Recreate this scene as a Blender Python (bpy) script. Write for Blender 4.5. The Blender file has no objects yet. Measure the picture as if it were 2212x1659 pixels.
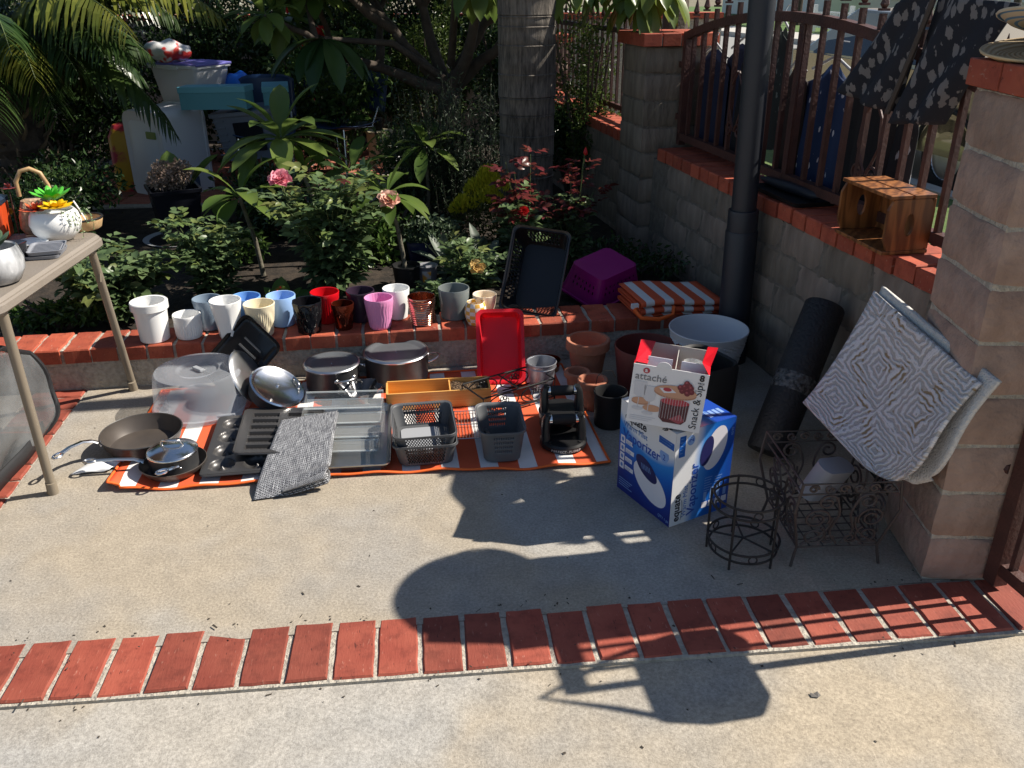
import bpy, bmesh, math, random
import numpy as np
from mathutils import Vector, Matrix, Quaternion
random.seed(7); RNG = np.random.default_rng(7)
S = bpy.context.scene
COL = S.collection
R = math.radians
# ------------------------------------------------------------------ camera
cam_d = bpy.data.cameras.new('camera'); cam = bpy.data.objects.new('camera', cam_d); COL.objects.link(cam)
cam_d.sensor_width = 36.0; cam_d.lens = 36.0 * 1850 / 2212; cam_d.clip_start = 0.05; cam_d.clip_end = 400
_p, _r = R(25.0), R(0.3)
_f = Vector((0, math.cos(_p), -math.sin(_p))); _x = Vector((1, 0, 0)); _u = _x.cross(_f)
_xi = _x * math.cos(_r) - _u * math.sin(_r); _up = _u * math.cos(_r) + _x * math.sin(_r)
cam.matrix_world = Matrix(((_xi.x, _up.x, -_f.x, 0), (_xi.y, _up.y, -_f.y, 0), (_xi.z, _up.z, -_f.z, 1.5), (0, 0, 0, 1)))
S.camera = cam
# ------------------------------------------------------------------ light
SUN_AZ, SUN_EL = R(9.5), R(44.5)      # azimuth measured from +X towards +Y
W = bpy.data.worlds.new('World'); S.world = W; W.use_nodes = True
_n = W.node_tree.nodes; _bg = _n['Background']; _sk = _n.new('ShaderNodeTexSky')
_sk.sky_type = 'NISHITA'; _sk.sun_disc = False; _sk.sun_elevation = SUN_EL; _sk.sun_rotation = math.pi / 2 - SUN_AZ
_sk.air_density = 1.0; _sk.dust_density = 0.6
W.node_tree.links.new(_sk.outputs[0], _bg.inputs[0]); _bg.inputs[1].default_value = 0.068
sd = bpy.data.lights.new('sun', 'SUN'); sun = bpy.data.objects.new('sun', sd); COL.objects.link(sun)
sd.energy = 5.0; sd.angle = R(0.53); sd.color = (1.0, 0.93, 0.82)
SUNV = Vector((math.cos(SUN_EL) * math.cos(SUN_AZ), math.cos(SUN_EL) * math.sin(SUN_AZ), math.sin(SUN_EL)))
sun.rotation_euler = SUNV.to_track_quat('Z', 'Y').to_euler(); sun.location = (6, 2, 8)
S.view_settings.view_transform = 'Standard'; S.view_settings.look = 'None'
S.view_settings.exposure = 0.72; S.view_settings.gamma = 1.0
S.render.engine = 'CYCLES'
S.cycles.max_bounces = 8; S.cycles.transparent_max_bounces = 12; S.cycles.caustics_reflective = False; S.cycles.caustics_refractive = False

# ------------------------------------------------------------------ materials
MATS = {}
def mat(name, col=(.5, .5, .5), rough=.5, metal=0., col2=None, nscale=6., bump=0., bscale=40., spec=.5, trans=0., alpha=1., translucent=0., coat=0., obrand=0., island=0., detail=5., ramp=(.35, .65), stretch=None, sheen=0., ior=1.45):
    if name in MATS: return MATS[name]
    m = bpy.data.materials.new(name); m.use_nodes = True; nt = m.node_tree; N = nt.nodes; L = nt.links
    b = N['Principled BSDF']; b.inputs['Roughness'].default_value = rough; b.inputs['Metallic'].default_value = metal
    b.inputs['Specular IOR Level'].default_value = spec; b.inputs['Transmission Weight'].default_value = trans
    b.inputs['Alpha'].default_value = alpha; b.inputs['Coat Weight'].default_value = coat; b.inputs['IOR'].default_value = ior
    b.inputs['Sheen Weight'].default_value = sheen
    b.inputs['Base Color'].default_value = (*col, 1)
    m.diffuse_color = (*col, 1)
    src = None
    tc = N.new('ShaderNodeTexCoord'); mp = N.new('ShaderNodeMapping'); L.new(tc.outputs['Object'], mp.inputs[0])
    if stretch: mp.inputs['Scale'].default_value = stretch
    if col2 is not None:
        nz = N.new('ShaderNodeTexNoise'); nz.inputs['Scale'].default_value = nscale; nz.inputs['Detail'].default_value = detail
        L.new(mp.outputs[0], nz.inputs['Vector'])
        rp = N.new('ShaderNodeValToRGB'); L.new(nz.outputs[0], rp.inputs[0])
        rp.color_ramp.elements[0].position = ramp[0]; rp.color_ramp.elements[1].position = ramp[1]
        rp.color_ramp.elements[0].color = (*col, 1); rp.color_ramp.elements[1].color = (*col2, 1)
        src = rp.outputs[0]
    if obrand or island:
        if obrand:
            oi = N.new('ShaderNodeObjectInfo'); val = oi.outputs['Random']; amt = obrand
        else:
            oi = N.new('ShaderNodeNewGeometry'); val = oi.outputs['Random Per Island']; amt = island
        mr = N.new('ShaderNodeMapRange'); L.new(val, mr.inputs[0]); mr.inputs[3].default_value = 1 - amt; mr.inputs[4].default_value = 1 + amt
        hs = N.new('ShaderNodeHueSaturation'); L.new(mr.outputs[0], hs.inputs['Value'])
        m2 = N.new('ShaderNodeMapRange'); L.new(val, m2.inputs[0]); m2.inputs[3].default_value = .5 + amt * .05; m2.inputs[4].default_value = .5 - amt * .05
        L.new(m2.outputs[0], hs.inputs['Hue'])
        if src: L.new(src, hs.inputs['Color'])
        else: hs.inputs['Color'].default_value = (*col, 1)
        src = hs.outputs[0]
    if src: L.new(src, b.inputs['Base Color'])
    if bump:
        n2 = N.new('ShaderNodeTexNoise'); n2.inputs['Scale'].default_value = bscale; n2.inputs['Detail'].default_value = 6
        L.new(mp.outputs[0], n2.inputs['Vector'])
        bp = N.new('ShaderNodeBump'); bp.inputs['Strength'].default_value = min(bump, 1); bp.inputs['Distance'].default_value = .01 * max(1, bump)
        L.new(n2.outputs[0], bp.inputs['Height']); L.new(bp.outputs[0], b.inputs['Normal'])
    if translucent:
        tr = N.new('ShaderNodeBsdfTranslucent'); mx = N.new('ShaderNodeMixShader'); mx.inputs[0].default_value = translucent
        if src: L.new(src, tr.inputs[0])
        else: tr.inputs[0].default_value = (*col, 1)
        L.new(b.outputs[0], mx.inputs[1]); L.new(tr.outputs[0], mx.inputs[2]); L.new(mx.outputs[0], N['Material Output'].inputs[0])
    MATS[name] = m
    return m
def node_mat(name, rough=.6):
    m = bpy.data.materials.new(name); m.use_nodes = True; MATS[name] = m
    N = m.node_tree.nodes; b = N['Principled BSDF']; b.inputs['Roughness'].default_value = rough
    return m, N, m.node_tree.links, b
def nd(N, t, **kw):
    n = N.new('ShaderNode' + t)
    for k, v in kw.items():
        if k in n.inputs: n.inputs[k].default_value = v
        else: setattr(n, k, v)
    return n

# ------------------------------------------------------------------ mesh builder
class B:
    def __init__(s): s.v = []; s.f = []; s.m = []; s.mi = 0
    def add(s, vs, fs, T=None):
        o = len(s.v)
        s.v += [tuple(T @ Vector(p)) if T else tuple(p) for p in vs]
        s.f += [tuple(i + o for i in f) for f in fs]; s.m += [s.mi] * len(fs); return s
    def box(s, c, d, T=None):
        x, y, z = d[0] / 2, d[1] / 2, d[2] / 2
        vs = [(c[0] + a * x, c[1] + b * y, c[2] + e * z) for e in (-1, 1) for b in (-1, 1) for a in (-1, 1)]
        return s.add(vs, [(0, 2, 3, 1), (4, 5, 7, 6), (0, 1, 5, 4), (2, 6, 7, 3), (0, 4, 6, 2), (1, 3, 7, 5)], T)
    def loft(s, secs, c0=True, c1=True, closed=True, skip=None, T=None):
        n = len(secs[0]); vs = [p for q in secs for p in q]; fs = []
        for i in range(len(secs) - 1):
            for j in range(n if closed else n - 1):
                if skip and skip(i, j): continue
                k = (j + 1) % n
                fs.append((i * n + j, i * n + k, (i + 1) * n + k, (i + 1) * n + j))
        if c0: fs.append(tuple(range(n - 1, -1, -1)))
        if c1: fs.append(tuple((len(secs) - 1) * n + j for j in range(n)))
        return s.add(vs, fs, T)
    def lathe(s, prof, n=32, c0=True, c1=True, T=None, rm=None):
        secs = []
        for r, z in prof:
            secs.append([((r if rm is None else rm(r, z, 2 * math.pi * j / n)) * math.cos(2 * math.pi * j / n), (r if rm is None else rm(r, z, 2 * math.pi * j / n)) * math.sin(2 * math.pi * j / n), z) for j in range(n)])
        return s.loft(secs, c0, c1, T=T)
    def tube(s, pts, r, n=6, closed=False, T=None):
        P = [Vector(p) for p in pts]; m = len(P); rr = r if hasattr(r, '__len__') else [r] * m
        secs = []; prev = None
        for i in range(m):
            if closed: t = P[(i + 1) % m] - P[i - 1]
            else: t = P[min(i + 1, m - 1)] - P[max(i - 1, 0)]
            if t.length < 1e-9: t = Vector((0, 0, 1))
            t.normalize()
            if prev is None:
                a = Vector((0, 0, 1)) if abs(t.z) < .9 else Vector((1, 0, 0)); u = t.cross(a).normalized()
            else:
                u = prev - t * prev.dot(t)
                u = u.normalized() if u.length > 1e-6 else t.orthogonal().normalized()
            w = t.cross(u); prev = u
            secs.append([tuple(P[i] + (u * math.cos(2 * math.pi * k / n) + w * math.sin(2 * math.pi * k / n)) * rr[i]) for k in range(n)])
        if closed: secs.append(secs[0]); return s.loft(secs, False, False, T=T)
        return s.loft(secs, True, True, T=T)
    def grid(s, fn, nu, nv, skip=None, T=None):
        vs = [fn(i / nu, j / nv) for i in range(nu + 1) for j in range(nv + 1)]
        fs = [(i * (nv + 1) + j, (i + 1) * (nv + 1) + j, (i + 1) * (nv + 1) + j + 1, i * (nv + 1) + j + 1) for i in range(nu) for j in range(nv) if not (skip and skip(i, j))]
        return s.add(vs, fs, T)
    def prism(s, out, z0, z1, T=None):
        return s.loft([[(x, y, z0) for x, y in out], [(x, y, z1) for x, y in out]], T=T)
    def ball(s, c, r, n=10, m=7, T=None):
        rx, ry, rz = r if hasattr(r, '__len__') else (r, r, r)
        secs = []
        for i in range(m + 1):
            a = math.pi * (i / m - .5); q = max(math.cos(a), .02)
            secs.append([(c[0] + rx * q * math.cos(2 * math.pi * j / n), c[1] + ry * q * math.sin(2 * math.pi * j / n), c[2] + rz * math.sin(a)) for j in range(n)])
        return s.loft(secs, T=T)
    def obj(s, name, mt, parent=None, smooth=None, loc=None, rot=None, bevel=0, seg=2, solid=0, mats=None, off=-1):
        me = bpy.data.meshes.new(name); me.from_pydata(s.v, [], s.f)
        for q in (mats or [mt]): me.materials.append(q)
        if mats: me.polygons.foreach_set('material_index', s.m)
        me.validate(); me.update()
        if smooth is not None:
            me.polygons.foreach_set('use_smooth', [True] * len(me.polygons))
            if smooth < 180: me.set_sharp_from_angle(angle=R(smooth))
        o = bpy.data.objects.new(name, me); COL.objects.link(o)
        if parent: o.parent = parent
        if loc: o.location = loc
        if rot: o.rotation_euler = rot
        if solid:
            md = o.modifiers.new('solid', 'SOLIDIFY'); md.thickness = solid; md.offset = off
        if bevel:
            md = o.modifiers.new('bevel', 'BEVEL'); md.width = bevel; md.segments = seg; md.limit_method = 'ANGLE'; md.angle_limit = R(40)
        return o
def inst(src, parent, loc, rot=(0, 0, 0), scale=None, mt=None):
    o = src.copy(); COL.objects.link(o); o.parent = parent; o.location = loc; o.rotation_euler = rot
    if scale: o.scale = scale
    return o
def tag(o, label, cat, group=None, kind=None):
    if label: o['label'] = label
    if cat: o['category'] = cat
    if group: o['group'] = group
    if kind: o['kind'] = kind
    return o
def thing(name, label, cat, loc=(0, 0, 0), rz=0., group=None, rot=None):
    o = bpy.data.objects.new(name, None); COL.objects.link(o); o.empty_display_size = .05
    o.location = loc; o.rotation_euler = rot if rot else (0, 0, rz)
    return tag(o, label, cat, group)
def struct(o): o['kind'] = 'structure'; return o
def rrect(w, d, r, z, n=5, cx=0, cy=0):
    out = []
    for qx, qy, a0 in ((1, 1, 0), (-1, 1, 90), (-1, -1, 180), (1, -1, 270)):
        for k in range(n + 1):
            a = R(a0 + 90 * k / n); out.append((cx + qx * (w / 2 - r) + r * math.cos(a), cy + qy * (d / 2 - r) + r * math.sin(a), z))
    return out
def rrect_sub(w, d, r, z, nx, ny, n=4):
    # rounded rectangle whose straight sides are subdivided; used for perforated walls
    out = []; hw, hd = w / 2 - r, d / 2 - r
    def arc(cx, cy, a0): return [(cx + r * math.cos(R(a0 + 90 * k / n)), cy + r * math.sin(R(a0 + 90 * k / n)), z) for k in range(n + 1)]
    out += arc(hw, hd, 0); out += [(hw - 2 * hw * k / nx, d / 2, z) for k in range(1, nx)]
    out += arc(-hw, hd, 90); out += [(-w / 2, hd - 2 * hd * k / ny, z) for k in range(1, ny)]
    out += arc(-hw, -hd, 180); out += [(-hw + 2 * hw * k / nx, -d / 2, z) for k in range(1, nx)]
    out += arc(hw, -hd, 270); out += [(w / 2, -hd + 2 * hd * k / ny, z) for k in range(1, ny)]
    return out
_fonts = {}
def text(body, size, mt, parent, T, name='lettering', extrude=.0003, align='LEFT', shear=0., bold=0.):
    cu = bpy.data.curves.new('t', 'FONT'); cu.body = body; cu.size = size; cu.extrude = extrude; cu.align_x = align; cu.shear = shear; cu.offset = bold
    cu.resolution_u = 3
    t = bpy.data.objects.new('t', cu); COL.objects.link(t)
    me = bpy.data.meshes.new_from_object(t); bpy.data.objects.remove(t); bpy.data.curves.remove(cu)
    me.transform(T); me.materials.clear(); me.materials.append(mt); me.name = name
    o = bpy.data.objects.new(name, me); COL.objects.link(o); o.parent = parent
    return o
def frame(o, x, y):
    x = Vector(x).normalized(); y = Vector(y); z = x.cross(y).normalized(); y = z.cross(x)
    return Matrix(((x.x, y.x, z.x, o[0]), (x.y, y.y, z.y, o[1]), (x.z, y.z, z.z, o[2]), (0, 0, 0, 1)))
def Tm(loc=(0, 0, 0), rot=(0, 0, 0), sc=(1, 1, 1)):
    from mathutils import Euler
    return Matrix.LocRotScale(Vector(loc), Euler(rot), Vector(sc))
# ================================================================== SETTING
# ---- concrete: patchy tan / grey with fine aggregate
def concrete_mat(name, warm, grey, pale):
    m, N, L, b = node_mat(name, .85)
    tc = nd(N, 'TexCoord'); 
    n1 = nd(N, 'TexNoise', Scale=1.6, Detail=4.0, Roughness=.55); L.new(tc.outputs['Object'], n1.inputs['Vector'])
    r1 = nd(N, 'ValToRGB'); L.new(n1.outputs[0], r1.inputs[0]); r1.color_ramp.elements[0].position = .37; r1.color_ramp.elements[1].position = .57
    r1.color_ramp.elements[0].color = (*grey, 1); r1.color_ramp.elements[1].color = (*warm, 1)
    n2 = nd(N, 'TexNoise', noise_dimensions='4D', Scale=.9, Detail=3.0, Roughness=.5, W=3.0); L.new(tc.outputs['Object'], n2.inputs['Vector'])
    r2 = nd(N, 'ValToRGB'); L.new(n2.outputs[0], r2.inputs[0]); r2.color_ramp.elements[0].position = .555; r2.color_ramp.elements[1].position = .60
    r2.color_ramp.elements[0].color = (0, 0, 0, 1); r2.color_ramp.elements[1].color = (.6, .6, .6, 1)
    mx = nd(N, 'MixRGB'); L.new(r2.outputs[0], mx.inputs[0]); L.new(r1.outputs[0], mx.inputs[1]); mx.inputs[2].default_value = (*pale, 1)
    n3 = nd(N, 'TexNoise', Scale=130.0, Detail=4.0, Roughness=.75); L.new(tc.outputs['Object'], n3.inputs['Vector'])
    r3 = nd(N, 'ValToRGB'); L.new(n3.outputs[0], r3.inputs[0]); r3.color_ramp.elements[0].position = .30; r3.color_ramp.elements[1].position = .72
    r3.color_ramp.elements[0].color = (.66, .65, .64, 1); r3.color_ramp.elements[1].color = (1.34, 1.34, 1.34, 1)
    mm = nd(N, 'MixRGB', blend_type='MULTIPLY'); mm.inputs[0].default_value = 1; L.new(mx.outputs[0], mm.inputs[1]); L.new(r3.outputs[0], mm.inputs[2])
    v = nd(N, 'TexVoronoi', Scale=34.0); L.new(tc.outputs['Object'], v.inputs['Vector'])
    r4 = nd(N, 'ValToRGB'); L.new(v.outputs['Distance'], r4.inputs[0]); r4.color_ramp.elements[0].position = .035; r4.color_ramp.elements[1].position = .06
    r4.color_ramp.elements[0].color = (.45, .42, .4, 1); r4.color_ramp.elements[1].color = (1, 1, 1, 1)
    m4 = nd(N, 'MixRGB', blend_type='MULTIPLY'); m4.inputs[0].default_value = .45; L.new(mm.outputs[0], m4.inputs[1]); L.new(r4.outputs[0], m4.inputs[2])
    n5 = nd(N, 'TexNoise', Scale=13.0, Detail=5.0, Roughness=.65); L.new(tc.outputs['Object'], n5.inputs['Vector'])
    r5 = nd(N, 'ValToRGB'); L.new(n5.outputs[0], r5.inputs[0]); r5.color_ramp.elements[0].position = .3; r5.color_ramp.elements[1].position = .7
    r5.color_ramp.elements[0].color = (.86, .86, .86, 1); r5.color_ramp.elements[1].color = (1.1, 1.1, 1.1, 1)
    m5 = nd(N, 'MixRGB', blend_type='MULTIPLY'); m5.inputs[0].default_value = 1; L.new(m4.outputs[0], m5.inputs[1]); L.new(r5.outputs[0], m5.inputs[2])
    L.new(m5.outputs[0], b.inputs['Base Color'])
    bp = nd(N, 'Bump', Strength=.55, Distance=.004); L.new(n3.outputs[0], bp.inputs['Height']); L.new(bp.outputs[0], b.inputs['Normal'])
    return m
m_conc = concrete_mat('concrete', (.335, .287, .222), (.292, .272, .245), (.335, .328, .312))
m_conc2 = concrete_mat('concrete_front', (.37, .312, .232), (.31, .29, .26), (.36, .352, .335))
m_mortar = mat('mortar', (.33, .30, .25), .95, col2=(.47, .43, .36), nscale=60, bump=1.0, bscale=90)
def brick_mat(name, c1, c2, fl):
    m, N, L, b = node_mat(name, .75)
    tc = nd(N, 'TexCoord'); oi = nd(N, 'ObjectInfo')
    ad = nd(N, 'VectorMath', operation='ADD'); L.new(tc.outputs['Object'], ad.inputs[0])
    sc = nd(N, 'VectorMath', operation='SCALE'); L.new(oi.outputs['Location'], sc.inputs[0]); sc.inputs['Scale'].default_value = 3.1
    L.new(sc.outputs[0], ad.inputs[1])
    n1 = nd(N, 'TexNoise', Scale=9.0, Detail=6.0, Roughness=.6); L.new(ad.outputs[0], n1.inputs['Vector'])
    r1 = nd(N, 'ValToRGB'); L.new(n1.outputs[0], r1.inputs[0]); r1.color_ramp.elements[0].position = .35; r1.color_ramp.elements[1].position = .68
    r1.color_ramp.elements[0].color = (*c1, 1); r1.color_ramp.elements[1].color = (*c2, 1)
    mp = nd(N, 'Mapping'); mp.inputs['Scale'].default_value = (1.6, .35, 1); L.new(ad.outputs[0], mp.inputs[0])
    n2 = nd(N, 'TexNoise', Scale=85.0, Detail=3.0, Roughness=.6); L.new(mp.outputs[0], n2.inputs['Vector'])
    r2 = nd(N, 'ValToRGB'); L.new(n2.outputs[0], r2.inputs[0]); r2.color_ramp.elements[0].position = .655; r2.color_ramp.elements[1].position = .70
    r2.color_ramp.elements[0].color = (0, 0, 0, 1); r2.color_ramp.elements[1].color = (.55, .55, .55, 1)
    mx = nd(N, 'MixRGB'); L.new(r2.outputs[0], mx.inputs[0]); L.new(r1.outputs[0], mx.inputs[1]); mx.inputs[2].default_value = (*fl, 1)
    r3 = nd(N, 'ValToRGB'); L.new(n2.outputs[0], r3.inputs[0]); r3.color_ramp.elements[0].position = .29; r3.color_ramp.elements[1].position = .34
    r3.color_ramp.elements[0].color = (.25, .2, .2, 1); r3.color_ramp.elements[1].color = (1, 1, 1, 1)
    m2 = nd(N, 'MixRGB', blend_type='MULTIPLY'); m2.inputs[0].default_value = .8; L.new(mx.outputs[0], m2.inputs[1]); L.new(r3.outputs[0], m2.inputs[2])
    mr = nd(N, 'MapRange'); L.new(oi.outputs['Random'], mr.inputs[0]); mr.inputs[3].default_value = .72; mr.inputs[4].default_value = 1.22
    n6 = nd(N, 'TexNoise', Scale=22.0, Detail=6.0, Roughness=.7); L.new(ad.outputs[0], n6.inputs['Vector'])
    r6 = nd(N, 'ValToRGB'); L.new(n6.outputs[0], r6.inputs[0]); r6.color_ramp.elements[0].position = .34; r6.color_ramp.elements[1].position = .52
    r6.color_ramp.elements[0].color = (.62, .56, .54, 1); r6.color_ramp.elements[1].color = (1, 1, 1, 1)
    m6 = nd(N, 'MixRGB', blend_type='MULTIPLY'); m6.inputs[0].default_value = .75; L.new(m2.outputs[0], m6.inputs[1]); L.new(r6.outputs[0], m6.inputs[2]); m2 = m6
    hs = nd(N, 'HueSaturation'); L.new(mr.outputs[0], hs.inputs['Value']); L.new(m2.outputs[0], hs.inputs['Color']); L.new(hs.outputs[0], b.inputs['Base Color'])
    bp = nd(N, 'Bump', Strength=.4, Distance=.003); L.new(n2.outputs[0], bp.inputs['Height']); L.new(bp.outputs[0], b.inputs['Normal'])
    return m
m_brick = brick_mat('brick_red', (.24, .046, .027), (.295, .068, .040), (.44, .20, .145))
m_brickc = brick_mat('brick_cap', (.33, .060, .030), (.43, .095, .045), (.5, .3, .22))
m_block = mat('slump_block', (.30, .225, .175), .95, col2=(.38, .29, .23), nscale=9, bump=1.0, bscale=26, obrand=.12)
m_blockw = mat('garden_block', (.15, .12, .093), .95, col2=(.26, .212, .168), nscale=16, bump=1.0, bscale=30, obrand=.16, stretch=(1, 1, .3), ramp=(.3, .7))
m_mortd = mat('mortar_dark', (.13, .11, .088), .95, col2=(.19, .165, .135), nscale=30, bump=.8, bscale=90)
m_soil = mat('soil', (.016, .012, .009), 1., col2=(.042, .030, .021), nscale=18, bump=1., bscale=60)
m_asph = mat('asphalt', (.22, .22, .21), .9, col2=(.28, .275, .26), nscale=40)
m_iron = mat('fence_iron', (.082, .032, .025), .55, col2=(.055, .022, .018), nscale=14, bump=.3, bscale=90)

# ground sheet
b = B(); b.grid(lambda u, v: (-60 + 140 * u, -30 + 150 * v, -.20), 6, 6); struct(b.obj('ground', mat('dry_ground', (.20, .17, .12), 1., col2=(.14, .13, .08), nscale=1.2)))
# band frame
BA = R(5.3); be1 = Vector((math.cos(BA), math.sin(BA), 0)); be2 = Vector((-be1.y, be1.x, 0)); BO = Vector((-1.189, 1.488, 0))
def bp_(u, v, z=0): return BO + be1 * u + be2 * v + Vector((0, 0, z))
def slab(name, quad, zt, zb, mt, n=1, parent=None):
    b = B(); b.loft([[(p.x, p.y, zb) for p in quad], [(p.x, p.y, zt) for p in quad]]); return b.obj(name, mt, parent)
struct(slab('concrete_slab', [bp_(-7, -6), bp_(4.0, -6), bp_(4.0, -.012), bp_(-7, -.012)], -.012, -.3, m_conc2))
# rear yard slab, bounded left by a brick strip
L0, L1 = Vector((-1.742, 3.204, 0)), Vector((-1.60, 2.15, 0)); ld = (L1 - L0).normalized()
LB = L0 + ld * 1.62; LT = L0 - ld * .35
yard = struct(slab('concrete_slab', [LB, bp_(2.43, .207), Vector((1.2, 3.75, 0)), LT], 0, -.3, m_conc))
ln = Vector((ld.y, -ld.x, 0));  ln = ln if ln.x < 0 else -ln     # pointing left
struct(slab('concrete_slab', [LB + ln * 4, LB + ln * .222, LT + ln * .222, LT + ln * 4], 0, -.3, m_conc))
pav = struct(slab('brick_pavement', [bp_(-7, -.012), bp_(4.0, -.012), bp_(4.0, .207), bp_(-7, .207)], -.0035, -.3, m_mortar))
lpav = struct(slab('brick_pavement', [LB, LT, LT + ln * .222, LB + ln * .222], -.006, -.3, m_mortar))
def brick_src(name, w, d, h, mt, bev=.004, seed=0, wob=.0025):
    rr = random.Random(seed)
    b = B(); nx = 3; ny = 5
    secs = []
    for z, ins in ((-h, 0), (-bev * 1.3, 0), (0, bev)):
        o = []
        for i in range(nx): o.append((-w / 2 + w * i / nx, -d / 2))
        for i in range(ny): o.append((w / 2, -d / 2 + d * i / ny))
        for i in range(nx): o.append((w / 2 - w * i / nx, d / 2))
        for i in range(ny): o.append((-w / 2, d / 2 - d * i / ny))
        rr.seed(seed)
        q = []
        for x, y in o:
            jx, jy = rr.uniform(-wob, wob), rr.uniform(-wob, wob)
            q.append((x * (1 - 2 * ins / w) + jx, y * (1 - 2 * ins / d) + jy, z))
        secs.append(q)
    b.loft(secs)
    return b.obj(name, mt)
src_b = [brick_src('brick', .0965, .2, .06, m_brick, seed=k, wob=.0016) for k in range(5)]
first = {}
def place_brick(srcs, k, parent, loc, rz, rx=0., ry=0.):
    s = srcs[k % len(srcs)]
    if id(s) not in first: first[id(s)] = 1; o = s
    else: o = s.copy(); COL.objects.link(o)
    o.parent = parent; o.location = loc; o.rotation_euler = (rx, ry, rz); return o
for k in range(-14, 32):
    u = -.009 + .1085 * (k + .5) + random.uniform(-.0015, .0015)
    p = bp_(u, .0975 + random.uniform(-.002, .002), .002 + random.uniform(-.002, .0025))
    place_brick(src_b, random.randrange(5), pav, p, BA + R(random.uniform(-.35, .35)) + R(.8), R(random.uniform(-.3, .3)), R(random.uniform(-.3, .3)))
src_l = [brick_src('brick', .0965, .2, .06, m_brick, seed=20 + k) for k in range(3)]
for k in range(18):
    p = LT + ld * (.0 + .1085 * (k + .5)) + ln * .111; p.z = .002 + random.uniform(-.002, .002)
    place_brick(src_l, k, lpav, p, math.atan2(ld.y, ld.x) + R(random.uniform(-.6, .6)))
# litter on the slab
b = B(); rr = random.Random(3)
for k in range(150):
    x, y = rr.uniform(-1.6, 1.2), rr.uniform(1.0, 3.2)
    if k > 60: q_ = bp_(rr.uniform(-.3, 2.4), (.20 + abs(rr.gauss(0, .03))) if k % 2 else -abs(rr.gauss(.01, .03))); x, y = q_.x, q_.y
    v = (Vector((x, y, 0)) - BO).dot(be2)
    z = .0015 if v > .21 else (-.0105 if v < -.015 else .0065)
    a = rr.uniform(0, 6.3); l = rr.uniform(.0015, .004) * (1 + (rr.random() < .12) * 1.6); w = rr.uniform(.0012, .003)
    b.add([(-l, -w, 0), (l, -w * .5, 0), (l, w, .001), (-l, w, .0015)], [(0, 1, 2, 3)], Tm((x, y, z), (0, 0, a)))
o = b.obj('leaf_litter', mat('litter', (.05, .04, .03), .9)); tag(o, 'specks of dry leaf litter scattered over the concrete', 'litter', kind='stuff')
b = B(); b.add([(-.012, -.004, .001), (.002, -.011, .002), (.012, -.006, .001), (.010, .005, .004), (-.001, .004, .001), (-.009, .008, .003)], [(0, 1, 2, 3, 4, 5)])
tag(b.obj('dry_leaf', mat('grey_leaf', (.12, .11, .10), .8), loc=(.705, 1.508, -.0105), rot=(0, 0, .3)), 'small curled grey leaf lying on the bare concrete at lower right', 'leaf')

# ---- planter kerb wall : block course with brick-on-edge cap
CA = R(8.2); ce1 = Vector((math.cos(CA), math.sin(CA), 0)); ce2 = Vector((-ce1.y, ce1.x, 0)); CO = Vector((-1.846, 3.165, 0))
def cp(u, v, z=0): return CO + ce1 * u + ce2 * v + Vector((0, 0, z))
cw = thing('planter_wall', 'low planter wall of tan blocks capped with red bricks, edging the garden', 'wall')
b = B(); b.loft([[tuple(p) for p in (cp(-3, .006, z), cp(2.95, .006, z), cp(2.95, .19, z), cp(-3, .19, z))] for z in (-.05, .1745)])
b.obj('mortar_core', m_mortar, cw)
src_c = [brick_src('brick', .097, .202, .058, m_brickc, seed=40 + k, wob=.003) for k in range(6)]
for k in range(-24, 27):
    u = .041 + .1085 * (k + .5)
    place_brick(src_c, random.randrange(6), cw, cp(u + random.uniform(-.002, .002), .1 + random.uniform(-.003, .003), .18 + random.uniform(-.002, .002)), CA + R(random.uniform(-.8, .8)), R(random.uniform(-.5, .5)))
src_k = [brick_src('block', .295, .19, .115, m_block, bev=.008, seed=60 + k, wob=.004) for k in range(3)]
for k in range(-9, 10):
    place_brick(src_k, k % 3, cw, cp(.12 + .306 * (k + .5), .115, .118), CA)
# ---- garden soil and brick patio
b = B(); GL = [(-9, 2.2), (1.02, 3.78), (.15, 8.0), (-1, 12), (-9, 12)]
b.grid(lambda u, v: (-9 + 10.15 * u - max(0, v) * 0 , 3.38 + .145 * (-9 + 10.15 * u + .4) + v * 7.5, .105 + .02 * math.sin(9 * u + 5 * v)), 30, 24)
struct(b.obj('garden_soil', m_soil))
m_patio = brick_mat('brick_patio', (.36, .11, .07), (.45, .17, .11), (.5, .3, .22))
pt = struct(slab('garden_patio', [Vector((-3.4, 5.75, 0)), Vector((-.85, 6.0, 0)), Vector((-.95, 8.1, 0)), Vector((-3.5, 8.1, 0))], .135, 0, m_mortar))
src_p = [brick_src('brick', .2, .2, .03, m_patio, seed=80 + k) for k in range(3)]
for i in range(11):
    for j in range(10):
        place_brick(src_p, i + j, pt, (-3.25 + .212 * i + .02 * j * 0, 5.98 + .212 * j + i * .01, .142 + random.uniform(0, .003)), R(2), 0, 0)

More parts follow.
